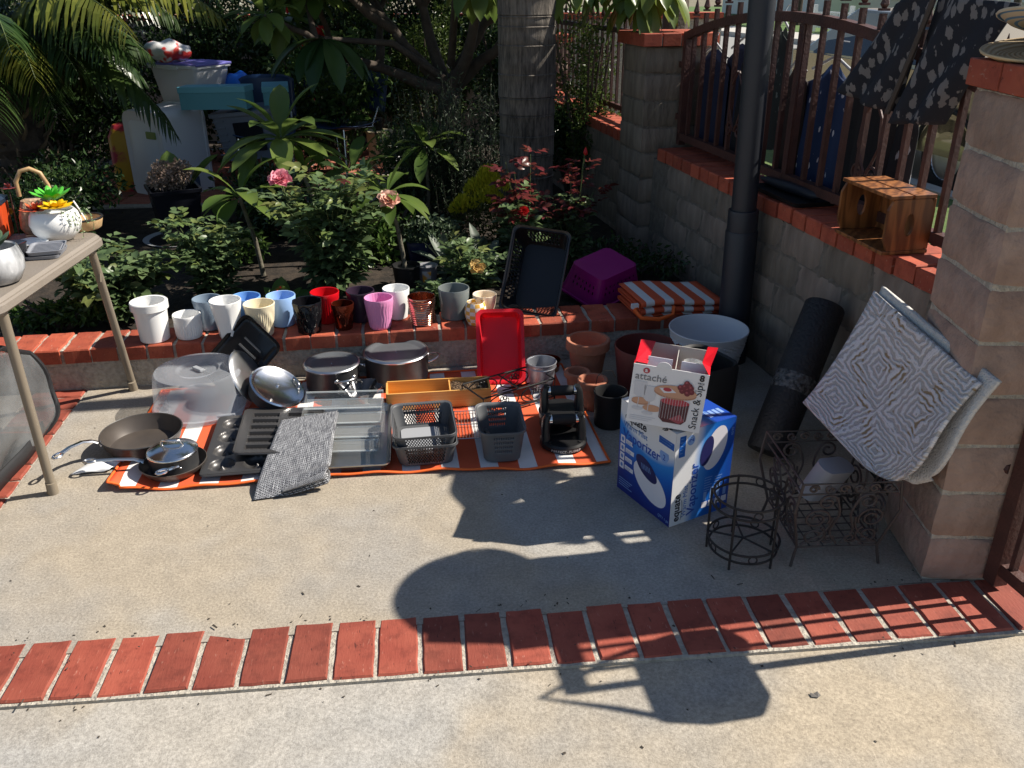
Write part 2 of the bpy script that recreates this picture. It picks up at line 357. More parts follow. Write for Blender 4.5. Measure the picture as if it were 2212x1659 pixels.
# ---- garden wall along the street with pillars
WU = Vector((-.212, .977, 0)).normalized(); WN = Vector((WU.y, -WU.x, 0)); W0 = Vector((1.027, 3.536, 0)); WA = math.atan2(WU.y, WU.x)
def wp(u, v, z=0): return W0 + WU * u + WN * v + Vector((0, 0, z))
gw = thing('garden_wall', 'grey-tan slump block wall with red brick cap running along the street side', 'wall')
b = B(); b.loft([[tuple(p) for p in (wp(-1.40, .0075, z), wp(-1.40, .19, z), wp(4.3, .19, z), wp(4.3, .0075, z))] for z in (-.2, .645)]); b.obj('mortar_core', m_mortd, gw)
def block_src(name, l, d, h, mt, seed):
    rr = random.Random(seed); b = B(); nl = 8; nh = 4
    # rounded slump face towards -y ; plain elsewhere
    vs = []
    for j in range(nh + 1):
        for i in range(nl + 1):
            tx, tz = i / nl, j / nh
            ed = max(abs(2 * tx - 1) ** 16, abs(2 * tz - 1) ** 8)
            vs.append((-l / 2 + l * tx + rr.uniform(-.002, .002), -d / 2 + .006 * ed + rr.uniform(-.0022, .0022), -h / 2 + h * tz + rr.uniform(-.0012, .0012)))
    fs = [(j * (nl + 1) + i, j * (nl + 1) + i + 1, (j + 1) * (nl + 1) + i + 1, (j + 1) * (nl + 1) + i) for j in range(nh) for i in range(nl)]
    b.add(vs, fs)
    b.box((0, .005, 0), (l * .995, d - .03, h * .98))
    return b.obj(name, mt, smooth=50)
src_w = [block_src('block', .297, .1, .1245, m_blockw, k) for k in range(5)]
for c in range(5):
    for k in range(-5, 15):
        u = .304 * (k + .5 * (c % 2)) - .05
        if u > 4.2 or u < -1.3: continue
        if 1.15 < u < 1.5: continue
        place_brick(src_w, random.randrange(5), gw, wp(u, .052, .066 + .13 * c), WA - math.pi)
src_wc = [brick_src('brick', .097, .21, .06, m_brickc, seed=100 + k, wob=.003) for k in range(5)]
for k in range(-13, 40):
    u = .1085 * k
    if u < -1.35 or u > 4.25 or (1.18 < u < 1.62): continue
    place_brick(src_wc, random.randrange(5), gw, wp(u, .1 + random.uniform(-.003, .003), .712 + random.uniform(-.002, .002)), WA + R(random.uniform(-.6, .6)))
def pillar(name, label, corner, rz, w, n, h, mt, capmt, cap=True, z0=0., capover=.02, mo=None):
    t = thing(name, label, 'pillar', corner, rz)
    b = B(); b.box((w / 2, w / 2, n * h / 2 + z0), (w - .014, w - .014, n * h - .004)); b.obj('mortar_core', mo or m_mortd, t)
    for k in range(n):
        rr = random.Random(k + 5 * n); b = B()
        g_ = 7
        prof = [(0, .006), (.07, .001), (.5, 0), (.93, .001), (1, .006)]
        secs = []
        for tz, ins in prof:
            ring = []
            base = []
            for i in range(g_): base.append((i / g_, 0))
            for i in range(g_): base.append((1, i / g_))
            for i in range(g_): base.append((1 - i / g_, 1))
            for i in range(g_): base.append((0, 1 - i / g_))
            for x, y in base:
                xx = ins + (w - 2 * ins) * x; yy = ins + (w - 2 * ins) * y
                if x in (0, 1) and y in (0, 1): xx += .003 * (1 if x == 0 else -1); yy += .003 * (1 if y == 0 else -1)
                ring.append((xx + rr.uniform(-.0028, .0028), yy + rr.uniform(-.0028, .0028), z0 + k * h + .005 + (h - .01) * tz))
            secs.append(ring)
        b.loft(secs); b.obj('block', mt, t, smooth=50)
    H = z0 + n * h
    if cap:
        W2 = w + 2 * capover; m = int(W2 / .105); pw = W2 / m
        for i in range(m):
            for s in (0, 1):
                b = B(); b.box((-capover + pw * (i + .5), (w / 2) + (s - .5) * (W2 / 2 + .003), H + .034), (pw - .008, W2 / 2 - .004, .062)); b.obj('cap_brick', capmt, t, bevel=.003)
        b = B(); b.box((w / 2, w / 2, H + .029), (W2 - .02, W2 - .02, .05)); b.obj('cap_mortar', m_mortar, t)
    return t, H + (.065 if cap else 0)
m_blockp = mat('pillar_block', (.27, .185, .145), .95, col2=(.38, .27, .215), nscale=9, bump=1.0, bscale=30, obrand=.08)
pil1, P1H = pillar('wall_pillar', 'broad pinkish block pillar in the right foreground carrying straw hats', (1.125, 1.915, 0), R(-2), .295, 9, .141, m_blockp, m_brickc, capover=.018, mo=m_mortar)
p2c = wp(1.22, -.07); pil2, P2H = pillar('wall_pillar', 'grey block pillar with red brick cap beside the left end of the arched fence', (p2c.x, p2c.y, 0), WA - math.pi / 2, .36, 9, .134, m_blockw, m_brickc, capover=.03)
p3c = wp(3.86, -.07); pil3, _ = pillar('wall_pillar', 'far block pillar in shade right behind the palm trunk', (p3c.x, p3c.y, 0), WA - math.pi / 2, .36, 8, .134, m_blockp, m_brickc)
# dirt joint between pillar and slab
# ---- iron fences
FV = .13
def arch(u):           # top of the arched section, u measured along the wall
    return 1.38 - .118 * (u - .15) ** 2
fe = thing('arched_fence', 'rust-brown arched iron fence with spear points between the two nearer pillars', 'fence')
def bar(bb, p, q, w):
    d = (Vector(q) - Vector(p)); T = frame(p, d, WN if abs(d.normalized().dot(WN)) < .9 else Vector((0, 0, 1)))
    bb.box((d.length / 2, 0, 0), (d.length, w, w), T)
def spear(bb, p, s=1.):
    T = Matrix.Translation(p)
    bb.box((0, 0, .012 * s), (.03 * s, .03 * s, .008 * s), T)
    bb.lathe([(.008 * s, .016 * s), (.016 * s, .028 * s), (.011 * s, .045 * s), (.001, .09 * s)], 6, T=T)
us = [-1.28 + .118 * k for k in range(21)]
for k, u in enumerate(us):
    z1 = arch(u) + .07
    b = B(); bar(b, wp(u, FV, .74), wp(u, FV, z1), .019); o = b.obj('bar', m_iron, fe)
    b = B(); spear(b, wp(u, FV, z1)); b.obj('spear_point', m_iron, o)
b = B(); N_ = 28
secs = []
for i in range(N_ + 1):
    u = -1.33 + 2.51 * i / N_; z = arch(u)
    secs.append([tuple(wp(u, FV + dx, z + dz)) for dx, dz in ((-.019, -.019), (.019, -.019), (.019, .019), (-.019, .019))])
b.loft(secs); b.obj('top_rail', m_iron, fe)
b = B(); bar(b, wp(-1.33, FV, .765), wp(1.18, FV, .765), .036); b.obj('bottom_rail', m_iron, fe)
for u in (1.16, .03, -1.33):
    b = B(); bar(b, wp(u, FV + .0, .72), wp(u, FV, arch(u) + (.02 if u != .03 else -.02)), .036); b.obj('post', m_iron, fe)
for z in (.86, 1.12):
    b = B(); b.box((0, 0, 0), (.09, .03, .03), Matrix.Translation(wp(1.2, FV, z)) @ Matrix.Rotation(WA, 4, 'Z')); b.obj('hinge', m_iron, fe)
def scroll(cx, cz, s, flip):
    pts = []
    for k in range(40):
        a = k * .26; r = .035 * (1 - k / 44)
        pts.append((cx + flip * (s - .035 + r * math.cos(a + 3.14)), cz + r * math.sin(a + 3.14)))
    return pts
for u0 in (-.5, .55):
    for fl in (-1, 1):
        b = B(); pts = [(u0 + fl * .004, 1.14), (u0 + fl * .05, 1.08), (u0 + fl * .06, .98), (u0 + fl * .03, .92)] + [(u0 + fl * (.045 - .038 * math.cos(k * .35) * (1 - k / 30)), .88 + .038 * math.sin(k * .35) * (1 - k / 30)) for k in range(24)]
        b.tube([wp(x, FV - .005, z) for x, z in pts], .006, 5); b.obj('scroll', m_iron, fe)
ff = thing('straight_fence', 'straight iron bar fence overgrown with vine beyond the grey pillar', 'fence')
for k in range(20):
    u = 1.68 + .112 * k
    b = B(); bar(b, wp(u, FV, .76), wp(u, FV, 1.30), .016); o = b.obj('bar', m_iron, ff)
    b = B(); spear(b, wp(u, FV, 1.30), .9); b.obj('spear_point', m_iron, o)
for z in (.79, 1.24):
    b = B(); bar(b, wp(1.6, FV, z), wp(3.9, FV, z), .03); b.obj('rail', m_iron, ff)
# near gate swung out beside the right pillar, a bag hung on it (mostly out of frame, casts the shadows on the bricks)
gt = thing('iron_gate', 'iron bar gate standing against the front of the right pillar at the frame edge', 'gate', (1.312, 1.885, 0), R(-78))
b = B(); b.box((0, 0, .66), (.042, .042, 1.28)); b.obj('post', m_iron, gt)
for z, w in ((.075, .036), (1.18, .036)):
    b = B(); b.box((.085, 0, z), (.17, .03, w)); b.obj('rail', m_iron, gt)
for k in range(1, 4):
    b = B(); b.box((.058 * k - .012, 0, .63), (.014 + .010 * (k == 3), .018, 1.13)); b.obj('bar', m_iron, gt)
b = B(); b.tube([(-.03, -.02, .36), (-.05, -.03, .36)], .016, 8); b.obj('hinge', m_iron, gt)
# back wall of the garden
bw = thing('back_wall', 'brown block wall at the back of the garden behind the hedge', 'wall')
b = B(); b.box((-2.5, 8.85, .6), (9, .18, 1.2)); b.obj('mortar_core', m_mortar, bw)
src_bw = [block_src('block', .39, .06, .188, m_block, 30 + k) for k in range(3)]
for c in range(6):
    for k in range(-3, 8):
        place_brick(src_bw, k + c, bw, (-3 + .4 * (k + .5 * (c % 2)) - .3, 8.75, .1 + .195 * c), 0)
b = B(); b.box((-2.5, 8.85, 1.23), (9, .26, .05)); b.obj('coping', m_brickc, bw)

# ---- street
def wq(name, v0, v1, z, zb, mt, u0=-14, u1=60): return struct(slab(name, [wp(u0, v0), wp(u0, v1), wp(u1, v1), wp(u1, v0)], z, zb, mt))
m_walk = mat('sidewalk', (.42, .40, .36), .9, col2=(.48, .46, .42), nscale=5)
wq('sidewalk', .2, 2.0, -.02, -.3, m_walk); wq('verge', 2.0, 3.0, -.03, -.3, mat('grass_verge', (.07, .13, .03), 1., col2=(.12, .16, .05), nscale=20, bump=1., bscale=100))
wq('kerb', 3.0, 3.15, -.01, -.3, m_walk); wq('road', 3.15, 12.4, -.15, -.3, m_asph); wq('kerb', 12.4, 12.6, 0, -.3, m_walk); wq('sidewalk', 12.6, 14.4, -.005, -.3, m_walk)
wq('lawn', 14.4, 40, .0, -.3, mat('lawn_grass', (.06, .12, .03), 1., col2=(.10, .15, .04), nscale=8))
m_white = mat('white_paint', (.78, .78, .76), .5)
rl = thing('white_railing', 'white picket railing on the far side of the street', 'railing', wp(0, 15.2), WA)
for z in (.12, .62):
    b = B(); b.box((14, 0, z), (22, .05, .05)); b.obj('rail', m_white, rl)
b = B(); b.box((0, 0, .37), (.045, .03, .5)); s0 = b.obj('picket', m_white, rl); s0.location = (8, 0, 0)
for k in range(1, 160): inst(s0, rl, (8 + .11 * k, 0, 0))
b = B(); b.box((0, 0, .42), (.12, .12, .84)); s1 = b.obj('post', m_white, rl); s1.location = (8, .06, 0)
for k in range(1, 9): inst(s1, rl, (8 + 2.2 * k, .06, 0))
m_glass = mat('window_glass', (.03, .04, .05), .08, spec=.8)
def house(label, u, v, w, d, h, col, roofc):
    t = thing('house', label, 'house', wp(u, v), WA)
    wm = mat('stucco' + label[:8], col, .9); rm = mat('roof' + label[:8], roofc, .9, bump=.6, bscale=20)
    b = B(); b.box((0, -d / 2, h / 2), (w, d, h)); b.obj('wall', wm, t)
    b = B(); b.loft([[(-w / 2 - .5, -d - .5, h), (w / 2 + .5, -d - .5, h), (w / 2 + .5, .5, h), (-w / 2 - .5, .5, h)], [(-w / 2 + 1, -d / 2 - .2, h + 1.6), (w / 2 - 1, -d / 2 - .2, h + 1.6), (w / 2 - 1, -d / 2 + .2, h + 1.6), (-w / 2 + 1, -d / 2 + .2, h + 1.6)]]); b.obj('roof', rm, t)
    for x in (-w * .3, 0, w * .3):
        f = B(); f.box((x, .03, 1.5), (1.5, .08, 1.2)); fo = f.obj('window', m_white, t)
        f = B(); f.box((x, .075, 1.5), (1.3, .03, 1.0)); f.obj('pane', m_glass, fo)
house('pale blue-grey stucco house across the street', 12, 21, 11, 8, 2.9, (.55, .6, .66), (.2, .17, .15))
house('cream stucco house further up the street', 26, 21, 11, 8, 2.9, (.66, .6, .5), (.25, .13, .1))
house('white stucco house far up the street behind the trees', 40, 21, 11, 8, 2.9, (.7, .7, .68), (.2, .17, .15))
# ================================================================== THINGS ON THE GROUND
def solid_cup(r0, r1, h, t=.005, rim=0., rimh=0., foot=0., n=40):
    # outer profile bottom -> rim, then inner back down
    p = [(.001, 0), (r0 - .004, 0), (r0, .004)]
    if rim:
        rr_ = r0 + (r1 - rim - r0) * (h - rimh) / h
        p += [(rr_, h - rimh), (r1, h - rimh + .003), (r1, h - .003), (r1 - .003, h)]
    else:
        p += [(r0 + (r1 - r0) * .5, h * .5), (r1, h - .003), (r1 - .0015, h)]
    ri = (r1 - rim) if rim else r1
    p += [(ri - t, h - .001), (r0 - t, t + .004), (r0 - t - .006, t), (.001, t)]
    return p
pm = {}
def glaze(name, col, rough=.18, **k): return mat('glaze_' + name, col, rough, spec=.5, **k)
# ---- flowerpots on the planter wall
PG = 'flowerpots lined up on the planter wall'
ZC = .181
def pot(name, label, x, y, h, r, rb, mt, rm=None, n=48, prof=None, t=.005, inner=None, rz=0.):
    t_ = thing(name, label, 'pot', (x, y, ZC), rz, PG)
    b = B(); b.lathe(prof or solid_cup(rb * r, r, h, t), n, True, True, rm=rm); b.obj('body', mt, t_, smooth=35)
    return t_
def ribs(k, a, z0, z1):
    def f(r, z, th): return r + (a * abs(math.cos(k * th / 2)) if z0 < z < z1 and r > .03 else 0)
    return f
def facets(k):
    def f(r, z, th):
        if r < .02: return r
        m = math.pi / k; q = (th % (2 * m)) - m
        return r * (math.cos(m) / math.cos(q)) * 1.02 if z > .004 else r
    return f
def prof_n(r0, r1, h, t, nz):       # straight taper with nz rings so that radial relief can vary with height
    p = [(.001, 0), (r0 - .003, 0)] + [(r0 + (r1 - r0) * k / nz, .003 + (h - .006) * k / nz) for k in range(nz + 1)] + [(r1 - .0015, h), (r1 - t, h - .001), (r0 - t, t + .003), (.001, t)]
    return p
w_pot = glaze('white', (.78, .78, .77))
pot('flowerpot', 'tall white ceramic pot with a wide collar rim, leftmost on the planter wall', -1.470, 3.285, .168, .074, .8, w_pot, prof=solid_cup(.058, .074, .168, .006, .006, .035))
pr = prof_n(.050, .056, .100, .005, 10); pot('flowerpot', 'short white ribbed pot beside the collared white pot', -1.338, 3.315, .1, .056, .9, w_pot, n=96, prof=pr, rm=lambda r, z, th: r + (.0022 * (1 if math.cos(36 * th) > 0 else 0) if .003 < z < .06 and r > .047 else 0))
pot('flowerpot', 'slate blue-grey pot standing behind the white faceted pot', -1.279, 3.408, .135, .060, .72, glaze('slate', (.20, .26, .33)))
def fac(r, z, th):
    if r < .03: return r
    t = min(max(z / .155, 0), 1); k = 6; m = math.pi / k
    q = ((th + m * (t > .5) * 0) % (2 * m)) - m
    hexr = math.cos(m) / math.cos(q)
    return r * (hexr * (1 - t) + t) * 1.0
pot('flowerpot', 'white pot with folded triangular facets, fourth from the left', -1.165, 3.300, .165, .064, .62, w_pot, n=48, prof=prof_n(.043, .064, .165, .005, 8), rm=fac)
pot('flowerpot', 'sky blue pot half hidden between the faceted white and the cream pot', -1.122, 3.433, .135, .061, .78, glaze('blue1', (.16, .34, .68)))
def cream_rm(r, z, th):
    if r < .03 or z < .01 or z > .115: return r
    return r + .0016 * math.sin(44 * th) * (.5 + .5 * math.sin(3 * th + z * 60)) + .0012 * math.sin(9 * th + 80 * z)
pot('flowerpot', 'cream pot with raised stem and leaf relief on its side', -1.040, 3.335, .138, .064, .68, glaze('cream', (.74, .66, .47), .4), n=120, prof=prof_n(.044, .064, .138, .005, 16), rm=cream_rm)
pot('flowerpot', 'light blue glazed pot right of the cream pot', -.98, 3.452, .132, .062, .8, glaze('blue2', (.30, .47, .78)))
def web(r, z, th):
    if r < .03: return r
    return r + .003 * abs(math.sin(5 * th + 40 * z)) * abs(math.sin(4 * th - 30 * z)) - .0015
pot('flowerpot', 'glossy black pot with crackled facets in front of the red pot', -.850, 3.368, .136, .062, .76, glaze('black', (.008, .008, .010), .06), n=90, prof=prof_n(.048, .062, .136, .005, 12), rm=web)
pot('flowerpot', 'bright red ribbed pot behind the black pot', -.80, 3.486, .135, .062, .75, glaze('red', (.52, .006, .012), .2), n=96, prof=prof_n(.046, .062, .135, .005, 8), rm=lambda r, z, th: r + (.0012 * math.sin(40 * th) if .01 < z < .11 and r > .04 else 0))
pot('flowerpot', 'small dark amber metallic pot between the red and the pink pot', -.710, 3.400, .113, .048, .75, mat('amber_metal', (.10, .018, .008), .12, .7))
pot('flowerpot', 'dark plum pot with dimpled sides behind the pink pot', -.650, 3.499, .136, .061, .76, glaze('plum', (.035, .02, .038), .3), n=80, prof=prof_n(.046, .061, .136, .005, 20), rm=lambda r, z, th: r + (.0012 * math.sin(30 * th) * math.sin(330 * z) if .01 < z < .115 and r > .04 else 0))
def hexr(r, z, th):
    if r < .03 or z < .006 or z > .118: return r
    return r + .0022 * abs(math.sin(13 * th + .6 * math.sin(z * 90))) ** .7
pot('flowerpot', 'pink pot with raised chain pattern in the middle of the row', -.558, 3.408, .135, .061, .7, glaze('pink', (.70, .27, .50), .35), n=120, prof=prof_n(.043, .061, .135, .005, 16), rm=hexr)
pot('flowerpot', 'plain white pot behind the pink and the copper pot', -.50, 3.530, .135, .059, .76, w_pot)
pot('flowerpot', 'shiny copper pot ringed with slanting ribs', -.383, 3.452, .124, .060, .78, mat('copper_pot', (.62, .30, .20), .13, 1.), n=72, prof=prof_n(.047, .060, .124, .004, 36), rm=lambda r, z, th: r + (.0022 * math.sin(z * 620 + 2 * math.sin(th)) if .006 < z < .112 and r > .043 else 0))
pot('flowerpot', 'large glossy grey pot right of the copper pot', -.250, 3.530, .135, .068, .86, glaze('grey', (.17, .19, .19), .1))
pot('flowerpot', 'cream bowl-shaped pot tucked behind the checkered pot', -.117, 3.522, .108, .052, .5, glaze('cream2', (.80, .68, .52), .2), prof=[(.001, 0), (.026, 0), (.03, .004), (.04, .03), (.049, .07), (.052, .106), (.0505, .108), (.047, .105), (.044, .07), (.03, .02), (.001, .012)])
m, N, L, b_ = node_mat('checker', .3); tc = nd(N, 'TexCoord'); sp = nd(N, 'SeparateXYZ'); L.new(tc.outputs['Object'], sp.inputs[0])
at = nd(N, 'Math', operation='ARCTAN2'); L.new(sp.outputs[1], at.inputs[0]); L.new(sp.outputs[0], at.inputs[1])
s1 = nd(N, 'Math', operation='MULTIPLY'); L.new(at.outputs[0], s1.inputs[0]); s1.inputs[1].default_value = 12 / (2 * math.pi)
s2 = nd(N, 'Math', operation='MULTIPLY'); L.new(sp.outputs[2], s2.inputs[0]); s2.inputs[1].default_value = 1 / .0165
cb = nd(N, 'CombineXYZ'); L.new(s1.outputs[0], cb.inputs[0]); L.new(s2.outputs[0], cb.inputs[1]); cb.inputs[2].default_value = .5
ck = nd(N, 'TexChecker', Scale=1.0); L.new(cb.outputs[0], ck.inputs[0]); ck.inputs[1].default_value = (.80, .78, .72, 1); ck.inputs[2].default_value = (.72, .42, .07, 1); L.new(ck.outputs[0], b_.inputs['Base Color'])
pot('flowerpot', 'small yellow and white checkered pot with bulging sides', -.154, 3.446, .1, .045, .7, m, prof=[(.001, 0), (.032, 0), (.035, .004), (.045, .035), (.047, .055), (.044, .08), (.038, .097), (.036, .1), (.034, .097), (.039, .08), (.041, .055), (.03, .01), (.001, .006)])

# ---- striped mats
def stripe_mat(name, sx, a=(.74, .11, .035), w=(.80, .78, .76), period=.111, axis=0):
    m, N, L, b = node_mat(name, .8); tc = nd(N, 'TexCoord'); sp = nd(N, 'SeparateXYZ'); L.new(tc.outputs['UV'], sp.inputs[0])
    fr = nd(N, 'Math', operation='PINGPONG'); L.new(sp.outputs[axis], fr.inputs[0]); fr.inputs[1].default_value = .5
    gt_ = nd(N, 'Math', operation='GREATER_THAN'); L.new(fr.outputs[0], gt_.inputs[0]); gt_.inputs[1].default_value = .27
    mx = nd(N, 'MixRGB'); L.new(gt_.outputs[0], mx.inputs[0]); mx.inputs[1].default_value = (*a, 1); mx.inputs[2].default_value = (*w, 1)
    wv = nd(N, 'TexWave', Scale=12.0); wv.wave_type = 'BANDS'; wv.bands_direction = 'DIAGONAL'; L.new(tc.outputs['UV'], wv.inputs[0])
    bp = nd(N, 'Bump', Strength=.35, Distance=.002); L.new(wv.outputs[0], bp.inputs['Height']); L.new(bp.outputs[0], b.inputs['Normal'])
    rp = nd(N, 'ValToRGB'); L.new(wv.outputs[0], rp.inputs[0]); rp.color_ramp.elements[0].color = (.86, .86, .86, 1)
    mm = nd(N, 'MixRGB', blend_type='MULTIPLY'); mm.inputs[0].default_value = 1; L.new(mx.outputs[0], mm.inputs[1]); L.new(rp.outputs[0], mm.inputs[2]); L.new(mm.outputs[0], b.inputs['Base Color'])
    return m
def uv_grid(o, nu, nv, su, sv):
    me = o.data; uvl = me.uv_layers.new(name='UVMap'); k = nv + 1
    for l in me.loops:
        i, j = divmod(l.vertex_index, k); uvl.data[l.index].uv = (i / nu * su, j / nv * sv)
m_stripe = stripe_mat('stripe_mat', 1)
m_trim = mat('orange_trim', (.78, .13, .02), .7)
mt_ = thing('striped_mat', 'orange and white striped picnic mat spread under the cookware', 'mat')
A_, B_, C_, D_ = Vector((-1.335, 2.395, 0)), Vector((.335, 2.56, 0)), Vector((.215, 3.40, 0)), Vector((-1.43, 3.16, 0))
NU, NV = 96, 44
def mf(u, v):
    p = (A_ * (1 - u) + B_ * u) * (1 - v) + (D_ * (1 - u) + C_ * u) * v
    z = .004 + .004 * max(0, math.sin(u * 23 + v * 4)) * (.3 + .7 * max(0, math.sin(v * 9 + u * 5)))
    e = (1 - v) ** 10
    z += e * (.005 + .007 * math.sin(u * 40) * math.sin(u * 13))
    z += .022 * math.exp(-((u - .0) / .02) ** 2 - ((v - .0) / .10) ** 2)
    z += .03 * math.exp(-((u - .39) / .025) ** 2 - ((v - 1) / .13) ** 2)
    p = p - be2 * .012 * math.sin(u * 9) * e
    if u < .03 and v < .12: p = p + Vector((.01, .01, 0)) * (1 - v / .12)
    return (p.x, p.y, z)
b = B(); b.grid(mf, NU, NV); o = b.obj('cloth', m_stripe, mt_, smooth=180, solid=.002); uv_grid(o, NU, NV, 12.6, 8)
for edge in (0, 1, 2, 3):
    pts = []
    for k in range(97):
        t = k / 96; u, v = ((t, 0), (t, 1), (0, t), (1, t))[edge]; q = mf(u, v); pts.append((q[0], q[1], q[2] + .0015))
    b = B(); b.tube(pts, .0045, 6); b.obj('trim', m_trim, mt_, smooth=60)
# ---- cookware
m_anod = mat('hard_anodized', (.040, .040, .043), .42, .0, col2=(.052, .052, .053), nscale=40)
m_nonst = mat('nonstick', (.055, .046, .04), .42, .15, col2=(.085, .07, .06), nscale=7, detail=6)
m_steel = mat('steel', (.80, .80, .80), .17, 1., col2=(.66, .66, .66), nscale=5)
m_steelb = mat('brushed_steel', (.66, .66, .66), .32, 1., col2=(.54, .54, .54), nscale=9)
def handle_loop(pts, w, mt, parent, name='handle', t=.006, hole=True):
    # flat strap along pts with a hanging hole at its end
    P = [Vector(p) for p in pts]; b = B(); secs = []
    for i, p in enumerate(P):
        d = (P[min(i + 1, len(P) - 1)] - P[max(i - 1, 0)]).normalized(); s = d.cross(Vector((0, 0, 1))).normalized(); n = s.cross(d)
        ww = w[i] if hasattr(w, '__len__') else w
        secs.append([tuple(p + s * ww * a + n * t * c) for a, c in ((-1, -.3), (-.7, .5), (.7, .5), (1, -.3), (.7, -.6), (-.7, -.6))])
    b.loft(secs)
    if hole:
        d = (P[-1] - P[-2]).normalized(); s = d.cross(Vector((0, 0, 1))).normalized(); c = P[-1] + d * .013
        b.tube([c + d * (.019 * math.cos(a)) + s * (.0115 * math.sin(a)) for a in [k * math.pi / 10 for k in range(20)]], .0042, 6, closed=True)
    return b.obj(name, mt, parent, smooth=40)
# large skillet
t = thing('frying_pan', 'large empty dark frying pan with long steel handle at the left end of the mat', 'pan', (-1.318, 2.69, .011))
b = B(); b.lathe([(.001, 0), (.105, 0), (.115, .003), (.130, .03), (.137, .058), (.139, .06), (.136, .06), (.128, .032), (.112, .007), (.100, .004), (.001, .004)], 56); b.obj('pan_body', m_nonst, t, smooth=40)
b = B(); b.lathe([(.1365, .0585), (.1385, .0615), (.1405, .0585), (.1385, .0575)], 56, False, False); b.obj('rim', m_anod, t, smooth=60)
handle_loop([(-.118, -.07, .050), (-.138, -.086, .066), (-.155, -.115, .078), (-.175, -.16, .082), (-.187, -.20, .080)], [.014, .012, .009, .0085, .010], m_steel, t)
for a in (-.012, .012):
    b = B(); b.ball((-.112 + a * .6, -.078 - a, .05), .0055, 8, 5); b.obj('rivet', m_steel, t, smooth=180)
# small skillet with saucepan in it
t = thing('frying_pan', 'small dark skillet holding the lidded saucepan', 'pan', (-1.152, 2.528, .008))
b = B(); b.lathe([(.001, 0), (.08, 0), (.09, .003), (.105, .022), (.110, .034), (.108, .035), (.101, .022), (.085, .007), (.001, .005)], 48); b.obj('pan_body', m_nonst, t, smooth=40)
handle_loop([(-.10, .0, .03), (-.13, -.004, .042), (-.19, -.012, .046), (-.258, -.02, .046)], [.011, .007, .006, .0065], m_steelb, t)
t = thing('saucepan', 'small grey saucepan with domed steel lid, sitting in the small skillet', 'saucepan', (-1.15, 2.532, .0145))
b = B(); b.lathe([(.001, 0), (.072, 0), (.078, .005), (.081, .058), (.083, .062), (.079, .062), (.001, .06)], 48); b.obj('pan_body', m_anod, t, smooth=40)
b = B(); b.lathe([(.084, .062), (.084, .066), (.078, .070), (.055, .079), (.025, .085), (.001, .086)], 48, False, True); lid = b.obj('lid', m_steel, t, smooth=60)
b = B(); b.tube([(-.036, .006, .082), (-.03, .002, .1), (-.012, -.006, .104), (.012, -.006, .104), (.03, .002, .1), (.036, .006, .082)], .0042, 8); b.obj('lid_handle', m_steel, lid, smooth=60)
handle_loop([(.035, -.074, .045), (.045, -.088, .053), (.034, -.105, .056), (.02, -.118, .056)], [.012, .009, .007, .006], m_steel, t)
for s in (-1, 1):
    b = B(); b.ball((.04 + s * .012, -.077, .04), .005, 8, 5); b.obj('rivet', m_steel, t, smooth=180)
# paper bag under the skillet handle
b = B(); b.grid(lambda u, v: (-1.50 + .13 * u + .03 * v, 2.50 + .08 * v + .02 * u, .004 + .020 * math.sin(math.pi * u) * math.sin(math.pi * v) + .012 * u * abs(math.sin(7 * v + 4 * u))), 14, 10)
tag(b.obj('plastic_sleeve', mat('white_plastic_film', (.75, .76, .78), .25), smooth=60, solid=.001), 'crumpled white plastic sleeve lying under the large pan handle', 'packaging')
# cake carrier
m_frost = mat('frosted_plastic', (.52, .55, .60), .2, alpha=.32, translucent=.10)
t = thing('cake_carrier', 'round frosted plastic cake carrier with domed cover', 'cake carrier', (-1.212, 3.015, .006))
b = B(); b.lathe([(.001, 0), (.178, 0), (.186, .006), (.187, .018), (.180, .021), (.170, .012), (.001, .010)], 64); b.obj('tray', m_frost, t, smooth=40)
b = B(); b.lathe([(.180, .022), (.178, .030), (.172, .10), (.165, .150), (.158, .160), (.125, .164), (.080, .160), (.070, .150), (.001, .150)], 64, False, True); b.obj('cover', m_frost, t, smooth=30)
b = B(); b.box((0, .005, .157), (.055, .02, .012), Matrix.Rotation(R(-38), 4, 'Z')); b.obj('grip', mat('grey_tint_plastic', (.30, .31, .33), .3), t, bevel=.003)
b = B(); b.box((.10, -.158, .018), (.07, .014, .026), Matrix.Rotation(0, 4, 'Z')); b.obj('clip', m_frost, t, bevel=.003, rot=(0, 0, R(12)))
